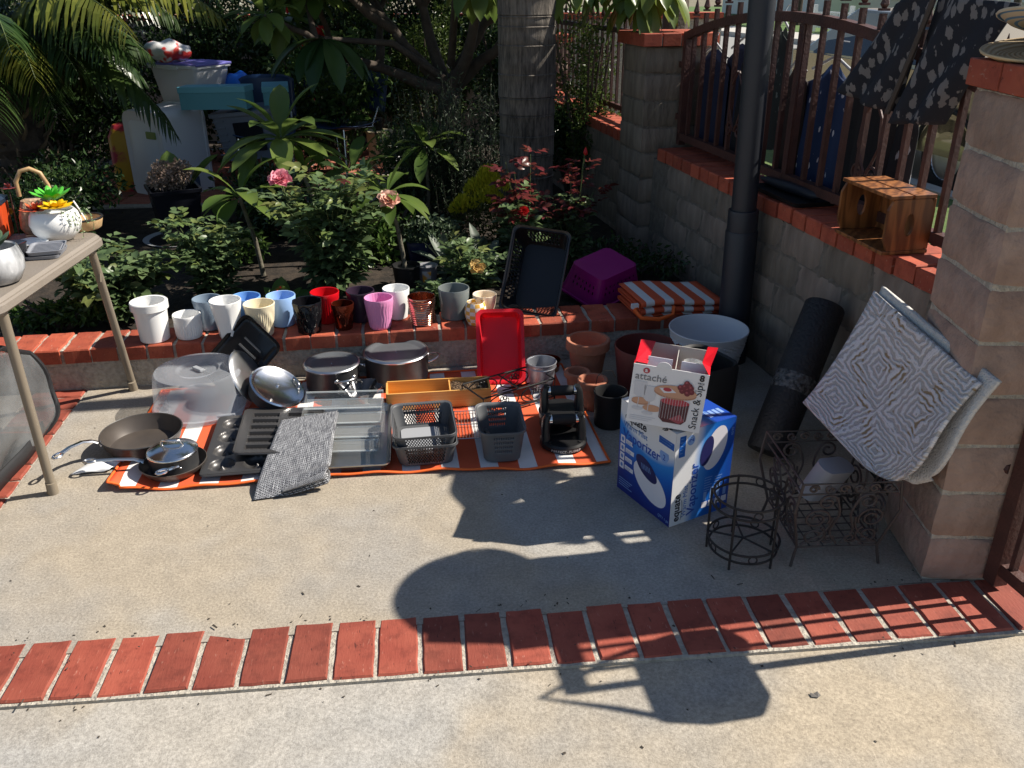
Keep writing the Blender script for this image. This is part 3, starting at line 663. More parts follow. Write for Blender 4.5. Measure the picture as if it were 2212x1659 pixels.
# stock pots
def stockpot(label, x, y, r, h, ang, mt):
    t = thing('stock_pot', label, 'cooking pot', (x, y, .008), R(ang))
    b = B(); b.lathe([(.001, 0), (r * .93, 0), (r * .97, .005), (r, .02), (r, h - .006), (r + .004, h), (r - .004, h), (r - .006, h - .004), (.001, h - .006)], 56); b.obj('pot_body', mt, t, smooth=40)
    b = B(); b.lathe([(r + .005, h), (r + .006, h + .006), (r - .002, h + .010), (r - .012, h + .009), (r - .022, h + .002), (r - .03, h + .001), (.001, h + .0015)], 56, False, True); lid = b.obj('lid', mat('lid_grey', (.105, .112, .122), .36, .1, col2=(.082, .088, .096), nscale=9), t, smooth=50)
    b = B(); b.lathe([(r + .0055, h + .001), (r + .0078, h + .005), (r + .0045, h + .0095), (r - .001, h + .0105)], 56, False, False); b.obj('lid_rim', m_steelb, lid, smooth=60)
    b = B(); b.ball((0, 0, h + .002), (.003, .003, .002), 8, 4); b.obj('rivet', m_steel, lid)
    for s in (-1, 1):
        pts = []
        for k in range(13):
            a = math.pi * k / 12; pts.append((s * (r + .002 + .045 * math.sin(a) ** .8), -.038 * math.cos(a), h * .72 + .012 * math.sin(a)))
        b = B(); b.tube(pts, .0052, 8); b.obj('handle', m_steelb, t, smooth=60)
        for q in (-1, 1):
            b = B(); b.ball((s * (r + .003), q * .038, h * .72), (.006, .011, .009), 8, 6); b.obj('handle_mount', m_steelb, t, smooth=180)
    return t
stockpot('smaller dark lidded stock pot left of the larger one', -.728, 3.170, .107, .108, -52, m_anod)
stockpot('larger dark lidded stock pot with steel loop handles against the planter wall', -.478, 3.262, .128, .118, 8, m_anod)
# fluted bowl
t = thing('fluted_mold', 'dark metal fluted baking mold with wavy rim in front of the stock pots', 'baking mold', (-.598, 3.035, .008))
b = B(); b.lathe([(.001, .002), (.034, 0), (.040, .004), (.055, .03), (.075, .055), (.088, .066), (.086, .067), (.072, .056), (.052, .032), (.036, .007), (.001, .004)], 96, rm=lambda r, z, th: r * (1 + .10 * math.sin(7 * th + .5) * min(1, z / .06)) if r > .03 else r); b.obj('bowl', mat('dark_tin', (.08, .08, .085), .22, .9), t, smooth=60)
# leaning lids / pans / broiler tray
m_enamel = mat('black_enamel', (.012, .012, .013), .14)
def look(n, spin=0.): return (Vector(n).to_track_quat('Z', 'Y') @ Quaternion((0, 0, 1), R(spin))).to_euler()
t = thing('broiler_pan', 'black enamel broiler pan propped on one corner behind the steel lids', 'baking tray', (-1.10, 3.19, .138), 0, None, look((-.20, -.80, .56), 56))
b = B(); b.loft([rrect(.27, .20, .03, -.018), rrect(.28, .21, .03, 0), rrect(.30, .23, .032, .002), rrect(.30, .23, .032, -.002), rrect(.26, .19, .03, -.014)]); b.obj('pan_body', m_enamel, t, smooth=35)
for k in range(5):
    b = B(); b.box((-.07 + .035 * k, 0, -.0125), (.008, .10, .003)); b.obj('slot', mat('slot_grey', (.10, .10, .10), .5), t)
t = thing('pan_lid', 'steel lid standing tilted on its edge beside the black broiler pan', 'lid', (-1.04, 3.06, .112), 0, None, look((.90, -.06, .42)))
b = B(); b.lathe([(.104, -.006), (.110, 0), (.106, .005), (.093, .010), (.05, .015), (.001, .015)], 56, True, True); b.obj('disc', m_steelb, t, smooth=50)
t = thing('lidded_pan', 'steel lidded pan tipped over with its round lid facing up to the right', 'pan', (-.912, 3.005, .088), 0, None, look((.50, -.18, .84), 20))
b = B(); b.lathe([(.001, -.055), (.088, -.055), (.097, -.048), (.102, 0), (.104, .002), (.100, .002), (.001, 0)], 56); b.obj('pan_body', m_anod, t, smooth=40)
b = B(); b.lathe([(.108, .002), (.1105, .008), (.105, .013), (.097, .011), (.090, .006), (.001, .009)], 56, False, True); lid = b.obj('lid', m_steel, t, smooth=50)
b = B(); b.ball((0, 0, .011), (.007, .007, .004), 10, 5); b.obj('rivet', m_steel, lid)
b = B(); b.tube([(.035, -.076, .009), (.040, -.074, .022), (.060, -.062, .024), (.076, -.042, .022), (.074, -.044, .009)], .004, 8); b.obj('lid_handle', m_steel, lid, smooth=60)
# donut pan
m_bake = mat('bakeware', (.075, .072, .072), .36, .45, col2=(.06, .058, .058), nscale=5)
t = thing('donut_pan', 'dark ring-mold baking pan with rounded cavities at the front of the mat', 'baking pan', (-.948, 2.672, .012), R(8.5))
def donut_surface(w, d, cells, rr_, dep, nx, ny, zt):
    b = B(); vs = []
    def zf(x, y):
        z = zt
        for cx, cy in cells:
            q = math.hypot(x - cx, y - cy)
            if q < rr_: z = min(z, zt - dep * math.sin(math.pi * min(1, q / rr_)) ** .6)
        return z
    b.grid(lambda u, v: (-w / 2 + w * u, -d / 2 + d * v, zf(-w / 2 + w * u, -d / 2 + d * v)), nx, ny)
    return b
cells = [(x, y) for x in (-.058, .058) for y in (-.154, -.052, .05, .152)]
b = donut_surface(.236, .425, cells, .043, .020, 70, 126, .022); b.obj('mold_sheet', m_bake, t, smooth=50)
b = B(); b.loft([rrect(.236, .425, .018, .021), rrect(.246, .435, .02, .021), rrect(.25, .44, .02, .017), rrect(.246, .435, .02, .015)], False, False); b.obj('rim', m_bake, t, smooth=40)
b = B(); b.loft([rrect(.20, .39, .03, 0), rrect(.222, .41, .03, .0135)], True, False); b.obj('underside', m_bake, t, smooth=40)
# mini loaf pan
t = thing('mini_loaf_pan', 'dark pan of small beaded bar cavities overlapping the ring-mold pan', 'baking pan', (-.835, 2.735, .050), 0, None, (R(-2), R(4), R(9)))
b = B(); W2, D2 = .28, .36
bars = [(x, -.14 + .053 * k) for x in (-.062, .062) for k in range(6)]
def lz(x, y):
    z = 0.
    for cx, cy in bars:
        if abs(x - cx) < .046 and abs(y - cy) < .016:
            z = -.013 + .006 * (abs(math.sin((x - cx) / .014 * math.pi)) ** 2) * (abs(y - cy) < .006)
    return z
b.grid(lambda u, v: (-W2 / 2 + W2 * u, -D2 / 2 + D2 * v, lz(-W2 / 2 + W2 * u, -D2 / 2 + D2 * v)), 112, 130); b.obj('mold_sheet', m_bake, t, smooth=40)
b = B(); b.loft([rrect(W2, D2, .004, -.0005), rrect(W2 + .012, D2 + .012, .03, .001), rrect(W2 + .016, D2 + .016, .03, -.004), rrect(W2 - .02, D2 - .02, .03, -.018)], False, False); b.obj('rim', m_bake, t, smooth=40)
# sheet pan
t = thing('sheet_pan', 'bare aluminium sheet pan at the front middle of the mat', 'baking tray', (-.635, 2.715, .012), R(6))
m_alu = mat('aluminium', (.52, .52, .51), .3, .9, col2=(.34, .33, .31), nscale=4, detail=8)
b = B(); w, d = .40, .47
b.loft([rrect(w - .03, d - .03, .02, 0), rrect(w - .01, d - .01, .022, .024), rrect(w, d, .025, .027), rrect(w, d, .025, .022), rrect(w - .004, d - .004, .025, .022), rrect(w - .012, d - .012, .022, .0255), rrect(w - .034, d - .034, .02, .003)]); b.obj('pan_body', m_alu, t, smooth=40)
# clear organiser
m_acr = mat('clear_acrylic', (.92, .95, .94), .04, trans=.0, alpha=.07, spec=.8)
m_acre = mat('clear_acrylic_edge', (.85, .9, .9), .06, alpha=.38, spec=.8)
t = thing('acrylic_rack', 'clear acrylic stepped rack standing in the sheet pan', 'rack', (-.625, 2.79, .017), R(3))
for k, (y, z) in enumerate(((.13, .062), (.05, .042), (-.03, .026), (-.11, .014))):
    b = B(); b.box((0, y, z / 2), (.285, .004, z)); b.obj('riser', m_acr, t)
    b = B(); b.box((0, y - .038, z - .002), (.285, .076, .003)); b.obj('shelf', m_acr, t)
    for e in ((0, y, z), (0, y - .078, z)):
        b = B(); b.box(e, (.287, .004, .004)); b.obj('edge', m_acre, t)
for s in (-1, 1):
    b = B(); b.prism([(-.17, 0), (.134, 0), (.134, .09), (.05, .07), (-.03, .05), (-.11, .035), (-.17, .02)], -.0015, .0015, T=Matrix.Translation((s * .1435, 0, 0)) @ Matrix(((0, 0, 1, 0), (1, 0, 0, 0), (0, 1, 0, 0), (0, 0, 0, 1)))); b.obj('side_panel', m_acr, t)
b = B(); b.box((0, .134, .058), (.287, .003, .066)); b.obj('back_panel', m_acr, t)
b = B(); b.box((0, .134, .092), (.289, .004, .005)); b.obj('edge', m_acre, t)
# woven placemats folded over
m, N, L, b_ = node_mat('woven_vinyl', .45); tc = nd(N, 'TexCoord'); mp = nd(N, 'Mapping'); L.new(tc.outputs['UV'], mp.inputs[0])
br = nd(N, 'TexBrick', Scale=1.0); br.inputs['Color1'].default_value = (.60, .61, .63, 1); br.inputs['Color2'].default_value = (.40, .41, .43, 1); br.inputs['Mortar'].default_value = (.02, .02, .024, 1)
br.inputs['Mortar Size'].default_value = .11; br.inputs['Brick Width'].default_value = 1.0; br.inputs['Row Height'].default_value = .5; L.new(mp.outputs[0], br.inputs[0])
wv = nd(N, 'TexNoise', Scale=9.0, Detail=2.0); mp2 = nd(N, 'Mapping'); mp2.inputs['Scale'].default_value = (1.0, .02, 1); L.new(tc.outputs['UV'], mp2.inputs[0]); L.new(mp2.outputs[0], wv.inputs[0])
rp = nd(N, 'ValToRGB'); L.new(wv.outputs[0], rp.inputs[0]); rp.color_ramp.elements[0].position = .42; rp.color_ramp.elements[1].position = .58; rp.color_ramp.elements[0].color = (.30, .30, .33, 1); rp.color_ramp.elements[1].color = (1.2, 1.2, 1.2, 1)
mm = nd(N, 'MixRGB', blend_type='MULTIPLY'); mm.inputs[0].default_value = 1; L.new(br.outputs[0], mm.inputs[1]); L.new(rp.outputs[0], mm.inputs[2]); L.new(mm.outputs[0], b_.inputs['Base Color'])
bp = nd(N, 'Bump', Strength=.8, Distance=.002); L.new(br.outputs['Fac'], bp.inputs['Height']); bp.invert = True; L.new(bp.outputs[0], b_.inputs['Normal'])
m_wov = m
t = thing('woven_placemat', 'silver-grey woven vinyl placemats folded over the front of the baking pans', 'placemat')
def pmf(dz, sh):
    c00, c10, c11, c01 = Vector((-.835, 2.335, .012)), Vector((-.605, 2.395, .02)), Vector((-.645, 2.83, .075)), Vector((-.835, 2.755, .075))
    def f(u, v):
        # v along back->front, then curl under at the front right
        q = (c01 * (1 - u) + c11 * u) * (1 - min(v, 1)) + (c00 * (1 - u) + c10 * u) * min(v, 1)
        q = q.copy(); q.z += .020 * math.sin(math.pi * min(v, 1)) * (.4 + .6 * u) + dz
        fr = max(0, v - .86) / .14
        q.z += .045 * u ** 2 * math.exp(-((v - .93) / .10) ** 2) - .012 * fr
        return (q.x + sh, q.y, max(q.z, .004))
    return f
for k in range(2):
    b = B(); b.grid(pmf(.0 - .006 * k, .004 * k), 24, 44); o = b.obj('mat_sheet', m_wov, t, smooth=60, solid=.0016); uv_grid(o, 24, 44, 17, 46)
def curl(u, v):
    a = Vector((-.745, 2.352, .016)); c = Vector((-.602, 2.398, .03)); p = a * (1 - u) + c * u; th = -math.pi * .5 + v * math.pi * 1.5; r = .006 + .016 * u
    d = Vector((-.25, -1, 0)).normalized(); return tuple(p + d * (-.004 - r * math.cos(th) * .9) + Vector((0, 0, r + r * math.sin(th))))
b = B(); b.grid(curl, 14, 14); o = b.obj('folded_edge', m_wov, t, smooth=60, solid=.0016); uv_grid(o, 14, 14, 26, 12)
# bamboo box with granules
m_bam = mat('bamboo', (.60, .30, .075), .4, col2=(.70, .39, .12), nscale=30, stretch=(.15, 4, 4))
t = thing('bamboo_tray', 'bamboo divided tray part filled with dark seed', 'tray', (-.290, 3.045, .008), R(7))
w, d, h = .40, .115, .07
for y in (-d / 2, d / 2):
    b = B(); b.box((0, y, h / 2), (w, .007, h)); b.obj('side', m_bam, t, bevel=.001)
for x in (-w / 2, w / 2):
    b = B(); b.box((x, 0, h / 2 - .001), (.007, d - .008, h - .002)); b.obj('end', m_bam, t, bevel=.001)
b = B(); b.box((0, 0, .004), (w - .008, d - .008, .006)); b.obj('base', m_bam, t)
b = B(); b.box((.045, 0, .036), (.005, d - .008, .058)); b.obj('divider', m_bam, t)
b = B(); rr = random.Random(4)
b.grid(lambda u, v: (.05 + .143 * u, -.052 + .104 * v, .052 + .006 * math.sin(6 * u + 1) + rr.uniform(-.003, .003)), 44, 34)
o = b.obj('seed', mat('seed', (.14, .085, .045), .9, col2=(.045, .028, .016), nscale=160, ramp=(.42, .58)), t); o['kind'] = 'stuff'
# perforated baskets
def basket(parent, w, d, h, taper, mt, nx, ny, nz, r=.03, rim=.008, hz=(2, 99), open_=lambda i, j, n: True, handle=True, name='wall', seg=4):
    secs = []
    for k in range(nz + 1):
        t_ = k / nz; f = taper + (1 - taper) * t_
        secs.append(rrect_sub(w * f, d * f, r, .004 + (h - .004) * t_, nx, ny, seg))
    n = len(secs[0]); q = seg + 1
    spans = []; c = 0
    for cnt in (nx, ny, nx, ny): spans.append((c + seg, c + seg + cnt)); c += seg + cnt
    def sk(i, j):
        if i < hz[0] or i >= hz[1]: return False
        for a, e in spans:
            if a < j < e - 1: return open_(i, j, a)
        return False
    b = B(); b.loft(secs, True, False, skip=sk); o = b.obj(name, mt, parent, solid=.0022, smooth=30)
    b = B(); b.loft([rrect(w - .004, d - .004, r, h - .002), rrect(w + rim, d + rim, r, h + .002), rrect(w + rim, d + rim, r, h - .006), rrect(w + rim - .003, d + rim - .003, r, h - .007), rrect(w, d, r, h - .003)], False, False); b.obj('rim', mt, parent, smooth=40)
m_gry = mat('grey_plastic', (.085, .088, .094), .5)
m_gry2 = mat('grey_plastic_light', (.11, .115, .122), .5)
GB = 'grey plastic baskets'
t = thing('plastic_basket', 'lower of the two nested grey woven-look plastic baskets', 'basket', (-.308, 2.655, .008), R(7)); basket(t, .215, .265, .085, .86, m_gry, 30, 38, 11, hz=(1, 10), open_=lambda i, j, a: (i + (j - a)) % 2 == 0)
t = thing('plastic_basket', 'upper of the two nested grey woven-look plastic baskets', 'basket', (-.311, 2.662, .040), R(9)); basket(t, .212, .262, .085, .86, m_gry, 30, 38, 11, hz=(1, 10), open_=lambda i, j, a: (i + (j - a)) % 2 == 0)
b = B(); b.loft([rrect(.135, .17, .02, .006, cx=-.012), rrect(.135, .17, .02, .009, cx=-.012)]); b.obj('liner', mat('pale_grey_liner', (.30, .31, .33), .6), t)
t = thing('plastic_basket', 'single grey perforated plastic basket between the nested baskets and the push-up stands', 'basket', (-.042, 2.655, .008), R(6))
basket(t, .155, .235, .125, .82, m_gry2, 20, 30, 13, r=.035, hz=(4, 11), open_=lambda i, j, a: (j - a) % 2 == 0 and i % 2 == 0)
# wire grill basket
m_wire = mat('chrome_wire', (.5, .5, .5), .3, .9); m_blk = mat('black_wire', (.010, .009, .009), .5)
t = thing('wire_grill', 'small chrome wire grill grid lying between the grey baskets', 'grill', (-.165, 2.83, .018), R(6))
for k in range(13):
    b = B(); b.tube([(-.07 + .0117 * k, -.11, 0), (-.07 + .0117 * k, .11, 0)], .0012, 4); b.obj('wire', m_wire, t)
for y in (-.11, 0, .11):
    b = B(); b.tube([(-.075, y, -.002), (.075, y, -.002)], .002, 5); b.obj('cross_wire', m_wire, t)
b = B(); b.tube([(.06, -.02, 0), (.06, -.09, .018), (.068, -.13, .02)], .006, 8); b.obj('handle', m_steelb, t)
# paw print stand
t = thing('pet_bowl_stand', 'black wire pet bowl stand with paw print panels in front of the red tray', 'stand', (-.108, 2.885, .006), R(33))
def paw(bb, cx, cz, T):
    pts = [(cx + .017 * math.cos(a) * (1 + .12 * math.cos(3 * a)), 0, cz - .008 + .013 * math.sin(a) * (1 + .1 * math.sin(3 * a))) for a in [k * math.pi / 9 for k in range(18)]]
    bb.tube(pts, .002, 5, True, T)
    for dx, dz in ((-.018, .006), (-.007, .018), (.007, .018), (.018, .006)):
        bb.tube([(cx + dx + .0062 * math.cos(a), 0, cz + dz + .0085 * math.sin(a)) for a in [k * math.pi / 6 for k in range(12)]], .002, 4, True, T)
for yo in (0, .155):
    b = B(); b.tube([(0, yo, 0), (0, yo, .088), (.33, yo, .088), (.33, yo, 0)], .0036, 6); b.obj('frame', m_blk, t)
    b = B(); b.tube([(0, yo, .012), (.33, yo, .012)], .003, 6); b.obj('lower_rail', m_blk, t)
    for cx in (.09, .24):
        b = B(); b.tube([(cx + .068 * math.cos(a), yo, .05 + .034 * math.sin(a)) for a in [k * math.pi / 12 for k in range(24)]], .0028, 5, True); o = b.obj('oval', m_blk, t)
        b = B(); paw(b, cx, .048, Matrix.Translation((0, yo, 0))); b.obj('paw_print', m_blk, o)
for x in (0, .165, .33):
    b = B(); b.tube([(x, 0, .086), (x, .155, .086)], .0034, 6); b.obj('cross_rail', m_blk, t)
# push-up stands
m_rub = mat('black_plastic', (.012, .012, .013), .36); m_foam = mat('black_foam', (.010, .010, .011), .7); m_logo = mat('grey_print', (.45, .45, .45), .5)
def pushup(label, x, y, z, rz, logo):
    t = thing('push_up_stand', label, 'exercise stand', (x, y, z), rz)
    b = B(); b.lathe([(.001, 0), (.075, 0), (.083, .006), (.084, .022), (.078, .030), (.05, .032), (.001, .030)], 40); b.obj('base', m_rub, t, smooth=40)
    b = B(); secs = []
    for k in range(15):
        a = math.pi * k / 14; cx, cz = .068 * math.cos(a) * (1 if abs(math.cos(a)) < .9 else 1), .03 + .080 * min(1, math.sin(a) * 1.5)
        secs.append((cx, cz))
    for s in (-1, 1):
        b = B(); b.loft([rrect(.03, .075, .012, .025, 4, s * .062, 0), rrect(.028, .06, .012, .06, 4, s * .064, 0), rrect(.026, .045, .012, .10, 4, s * .062, 0), rrect(.02, .034, .009, .118, 4, s * .056, 0)]); b.obj('upright', m_rub, t, smooth=40)
        b = B(); b.tube([(s * .052, 0, .1), (s * .042, 0, .1)], .0185, 16); b.obj('collar', m_steel, t, smooth=40)
    b = B(); b.tube([(-.043, 0, .1), (-.03, 0, .1), (.03, 0, .1), (.043, 0, .1)], [.016, .0185, .0185, .016], 16); b.obj('grip', m_foam, t, smooth=40)
    b = B(); b.tube([(.052 * math.cos(a), -.046 + .0 * a, .034 + .03 * math.sin(a)) for a in [math.pi + math.pi * k / 12 for k in range(13)]], .006, 8); b.obj('cradle', m_rub, t, smooth=60)
    if logo:
        txt = 'PERFECT·PUSHUP'; n = len(txt)
        for k, ch in enumerate(txt):
            a = R(-90 + (k - (n - 1) / 2) * 5.4); c = Vector((.0848 * math.cos(a), .0848 * math.sin(a), .009))
            text(ch, .0125, m_logo, t, frame(c, (-math.sin(a), math.cos(a), 0), (0, 0, 1)), 'letter', .0003, 'CENTER', bold=.0002)
    return t
pushup('rear black push-up stand with foam grip, set behind its twin', .180, 2.795, .070, R(4), False)
pushup('front black push-up stand lettered on its base, at the mat corner', .182, 2.690, .008, R(5), True)
b = B(); b.lathe([(.001, 0), (.08, 0), (.08, .058), (.001, .06)], 32); tag(b.obj('carry_tub', m_rub, loc=(.182, 2.855, .008), smooth=40), 'squat black tub supporting the rear push-up stand', 'tub')
# red silicone tray
m_red = mat('red_silicone', (.88, .035, .06), .42, translucent=.45)
t = thing('silicone_loaf_tray', 'bright red rectangular silicone tray leaning upright on the planter wall', 'baking tray', (-.042, 3.206, .006), 0, None, (R(58), 0, R(3)))
w, d = .200, .315
b = B(); b.loft([rrect(w - .05, d - .05, .02, -.045, 5, 0, d / 2), rrect(w - .03, d - .03, .025, -.005, 5, 0, d / 2), rrect(w - .028, d - .028, .025, .001, 5, 0, d / 2), rrect(w, d, .03, .002, 5, 0, d / 2), rrect(w, d, .03, -.008, 5, 0, d / 2), rrect(w - .005, d - .005, .03, -.008, 5, 0, d / 2), rrect(w - .023, d - .023, .025, -.004, 5, 0, d / 2), rrect(w - .046, d - .046, .02, -.048, 5, 0, d / 2)][::-1]); b.obj('tray_body', m_red, t, smooth=40)
b = B(); b.box((.01, .006, .004), (.09, .011, .006)); b.obj('lip', m_red, t, bevel=.002)
# buckets and garden pots in the right corner
m_terra = mat('terracotta', (.36, .13, .075), .85, col2=(.42, .17, .10), nscale=8, bump=.3, bscale=60)
def gpot(name, label, cat, x, y, prof, mt, n=40, rm=None, z=.0, group=None):
    t = thing(name, label, cat, (x, y, z), 0, group); b = B(); b.lathe(prof, n, rm=rm); b.obj('body', mt, t, smooth=35); return t
t = gpot('galvanized_bucket', 'small ribbed galvanized bucket at the right edge of the mat', 'bucket', .119, 3.165, prof_n(.045, .060, .118, .003, 20), mat('galvanized', (.45, .46, .50), .4, .7, col2=(.33, .34, .37), nscale=30), 96, lambda r, z, th: r + (.0014 * math.sin(48 * th) if .012 < z < .09 and r > .042 else 0), .006)
b = B(); b.lathe([(.058, .096), (.0612, .099), (.0598, .102)], 40, False, False); b.obj('band', MATS['galvanized'], t, smooth=60); b = B(); b.tube([(.060 * math.cos(k * .2618), .060 * math.sin(k * .2618), .118) for k in range(24)], .0025, 6, True); b.obj('rim', MATS['galvanized'], t, smooth=60)
gpot('copper_dish', 'shallow copper-coloured metal dish behind the galvanized bucket', 'dish', .152, 3.352, [(.001, 0), (.045, 0), (.05, .004), (.056, .05), (.057, .052), (.054, .051), (.047, .008), (.001, .005)], mat('copper_dish', (.5, .2, .08), .15, 1.))
def terra(label, x, y, r, h, z=0):
    return gpot('terracotta_pot', label, 'pot', x, y, solid_cup(r * .66, r, h, .008, .007, h * .24), m_terra, group='terracotta pots', z=z)
terra('large terracotta flowerpot in shade against the planter wall', .314, 3.275, .091, .178)
terra('small terracotta flowerpot left of its slightly bigger neighbour', .262, 3.135, .053, .095)
terra('medium terracotta flowerpot directly behind the black cylinder pot', .311, 2.995, .059, .124)
gpot('planter_pot', 'maroon plastic planter pot behind the printed boxes', 'pot', .541, 3.164, solid_cup(.108, .130, .195, .005), mat('maroon_plastic', (.13, .026, .022), .55), 56)
def wv_(r, z, th):
    if r < .09 or z < .02 or z > .205: return r
    return r + .0030 * math.sin(26 * th + 5 * math.asin(math.sin(z * 95))) 
gpot('planter_pot', 'big pale blue-white textured planter pot in the corner by the pole', 'pot', .800, 3.245, prof_n(.105, .160, .236, .005, 44), mat('pale_plastic', (.62, .62, .64), .5), 160, wv_)
gpot('black_canister', 'plain black cylinder pot right of the mat corner', 'pot', .365, 2.858, [(.001, 0), (.054, 0), (.057, .004), (.0605, .124), (.063, .128), (.063, .137), (.0600, .138), (.0565, .13), (.052, .008), (.001, .006)], mat('matte_black', (.008, .008, .009), .6))
b = B(); b.tube([(-.05, .03, .14), (-.045, .034, .172), (-.02, .045, .188), (.012, .05, .186), (.025, .05, .16)], .002, 5); o = b.obj('wire_hook', m_blk, loc=(.365, 2.88, 0)); tag(o, 'thin bent black wire standing up behind the black cylinder pot', 'wire')
t = thing('waste_bin', 'tall black rectangular bin standing behind the printed boxes', 'bin', (.650, 2.74, 0), R(28))
b = B(); b.loft([rrect(.19, .21, .05, 0, 6), rrect(.2, .22, .05, .02, 6), rrect(.22, .24, .055, .30, 6), rrect(.205, .225, .05, .318, 6), rrect(.19, .21, .05, .312, 6), rrect(.17, .19, .05, .02, 6)]); b.obj('body', MATS['matte_black'], t, smooth=40)
# ================================================================== PRINTED BOXES
def uvplane_mat(name, fn, rough=.35):
    m, N, L, b = node_mat(name, rough); tc = nd(N, 'TexCoord'); sp = nd(N, 'SeparateXYZ'); L.new(tc.outputs['UV'], sp.inputs[0]); fn(N, L, b, sp); return m
def mth(N, L, op, a, b_=None):
    n = nd(N, 'Math', operation=op)
    for i, q in enumerate((a, b_)):
        if q is None: continue
        if isinstance(q, (int, float)): n.inputs[i].default_value = q
        else: L.new(q, n.inputs[i])
    return n.outputs[0]
BLUE, DBLUE, WHT = (.006, .13, .52), (.012, .022, .18), (.74, .74, .75)
def ramp3(N, L, val, stops):
    r = nd(N, 'ValToRGB'); L.new(val, r.inputs[0]); e = r.color_ramp.elements
    while len(e) < len(stops): e.new(.5)
    for k, (p, c) in enumerate(stops): e[k].position = p; e[k].color = (*c, 1)
    return r.outputs[0]
def fL(N, L, b, sp):     # left face : white above a swoosh, blue below, darker to the bottom
    q = mth(N, L, 'MULTIPLY', mth(N, L, 'POWER', mth(N, L, 'SUBTRACT', sp.outputs[0], .62), 2), .55)
    f = mth(N, L, 'SUBTRACT', mth(N, L, 'ADD', sp.outputs[1], 0.), mth(N, L, 'SUBTRACT', .02, mth(N, L, 'MULTIPLY', q, -1)))
    L.new(ramp3(N, L, f, [(.0, DBLUE), (.22, (.008, .05, .30)), (.42, BLUE), (.55, (.02, .22, .62)), (.66, WHT)]), b.inputs['Base Color'])
def fR(N, L, b, sp):
    f = mth(N, L, 'ADD', sp.outputs[0], mth(N, L, 'MULTIPLY', mth(N, L, 'SUBTRACT', sp.outputs[1], .5), -.12))
    L.new(ramp3(N, L, f, [(.30, WHT), (.44, (.06, .26, .66)), (.6, BLUE), (.95, (.008, .06, .34))]), b.inputs['Base Color'])
def fT(N, L, b, sp):
    L.new(ramp3(N, L, sp.outputs[0], [(.40, WHT), (.55, (.05, .3, .7)), (.66, (.012, .06, .36))]), b.inputs['Base Color'])
def quad_uv(parent, name, T, w, h, mt):
    b = B(); b.add([(0, 0, 0), (w, 0, 0), (w, h, 0), (0, h, 0)], [(0, 1, 2, 3)], T); o = b.obj(name, mt, parent)
    uv = o.data.uv_layers.new(name='UVMap')
    for l, c in zip(o.data.loops, ((0, 0), (1, 0), (1, 1), (0, 1))): uv.data[l.index].uv = c
    return o
def decal(parent, name, T, pts, mt, lift=.0006):
    b = B(); b.add([(x, y, lift) for x, y in pts], [tuple(range(len(pts)))], T); return b.obj(name, mt, parent)
def ell(cx, cy, rx, ry, a=0., n=28, t0=0., t1=2 * math.pi):
    out = []
    for k in range(n):
        t = t0 + (t1 - t0) * k / (n if t1 - t0 > 6.2 else n - 1); x, y = rx * math.cos(t), ry * math.sin(t)
        out.append((cx + x * math.cos(a) - y * math.sin(a), cy + x * math.sin(a) + y * math.cos(a)))
    return out
def rect(x, y, w, h): return [(x, y), (x + w, y), (x + w, y + h), (x, y + h)]
p_blk = mat('print_black', (.012, .012, .02), .4); p_blue = mat('print_blue', (.012, .07, .38), .4); p_lblue = mat('print_mid_blue', (.08, .2, .5), .4); p_wht = mat('print_white', (.70, .68, .72), .4)
p_nav = mat('print_navy', (.02, .02, .10), .4); p_fine = mat('print_pale_blue', (.22, .36, .66), .4); p_dep = mat('print_panel_blue', (.01, .10, .40), .4)
BW, BD, BH = .228, .270, .322
t = thing('vaporizer_carton', 'blue and white vaporizer carton standing on the concrete', 'box', (.475, 2.178, 0), R(29))
b = B(); b.box((BW / 2, BD / 2, BH / 2), (BW - .002, BD - .002, BH - .002)); b.obj('carton', mat('carton_card', (.55, .56, .6), .6), t, bevel=.002)
TL = frame((-.0004, BD, 0), (0, -1, 0), (0, 0, 1)); TR = frame((0, -.0004, 0), (1, 0, 0), (0, 0, 1)); TT = frame((BW, BD, BH + .0004), (-1, 0, 0), (0, -1, 0)); TT2 = frame((0, 0, BH + .0003), (1, 0, 0), (0, 1, 0))
quad_uv(t, 'left_face', TL, BD, BH, uvplane_mat('print_left', fL)); quad_uv(t, 'right_face', TR, BW, BH, uvplane_mat('print_right', fR)); quad_uv(t, 'top_face', TT2, BW, BD, uvplane_mat('print_top', fT))
def at(T, x, y, z=.0008, a=0.): return T @ Matrix.Translation((x, y, z)) @ Matrix.Rotation(a, 4, 'Z')
def lines(T, x, y, w, n, dy, mt, parent=t, h=.0022):
    for k in range(n): decal(parent, 'small_print', T, rect(x, y - dy * k, w * (1 - .12 * (k % 3)), h), mt)
def vap_face(T, W_, pic):
    pass
# left face print
text('equate', .040, p_blk, t, at(TL, .025, .264), bold=.0006); text('Warm Mist', .026, p_lblue, t, at(TL, .020, .238)); text('Vaporizer', .047, p_blue, t, at(TL, .018, .197), bold=.0004)
b = B(); b.tube([tuple(TL @ Vector((.03 + .09 * k / 8,   .255 - .006 * math.sin(math.pi * k / 8), .0006))) for k in range(9)], .0008, 4); b.obj('underline', p_blk, t)
decal(t, 'badge', TL, [(.195, .262), (.265, .262), (.265, .285), (.195, .285)], p_dep); lines(TL, .201, .278, .055, 2, .009, p_fine)
decal(t, 'badge', TL, [(.206, .240), (.244, .240), (.247, .226), (.236, .206), (.221, .203), (.206, .214), (.202, .23)], p_fine); text('2', .026, p_blue, t, at(TL, .218, .213, .0012))
decal(t, 'picture', TL, ell(.165, .098, .088, .052, R(-24)), p_wht)
decal(t, 'picture', TL, ell(.1455, .142, .058, .028, R(-24)), p_nav, .0009); 
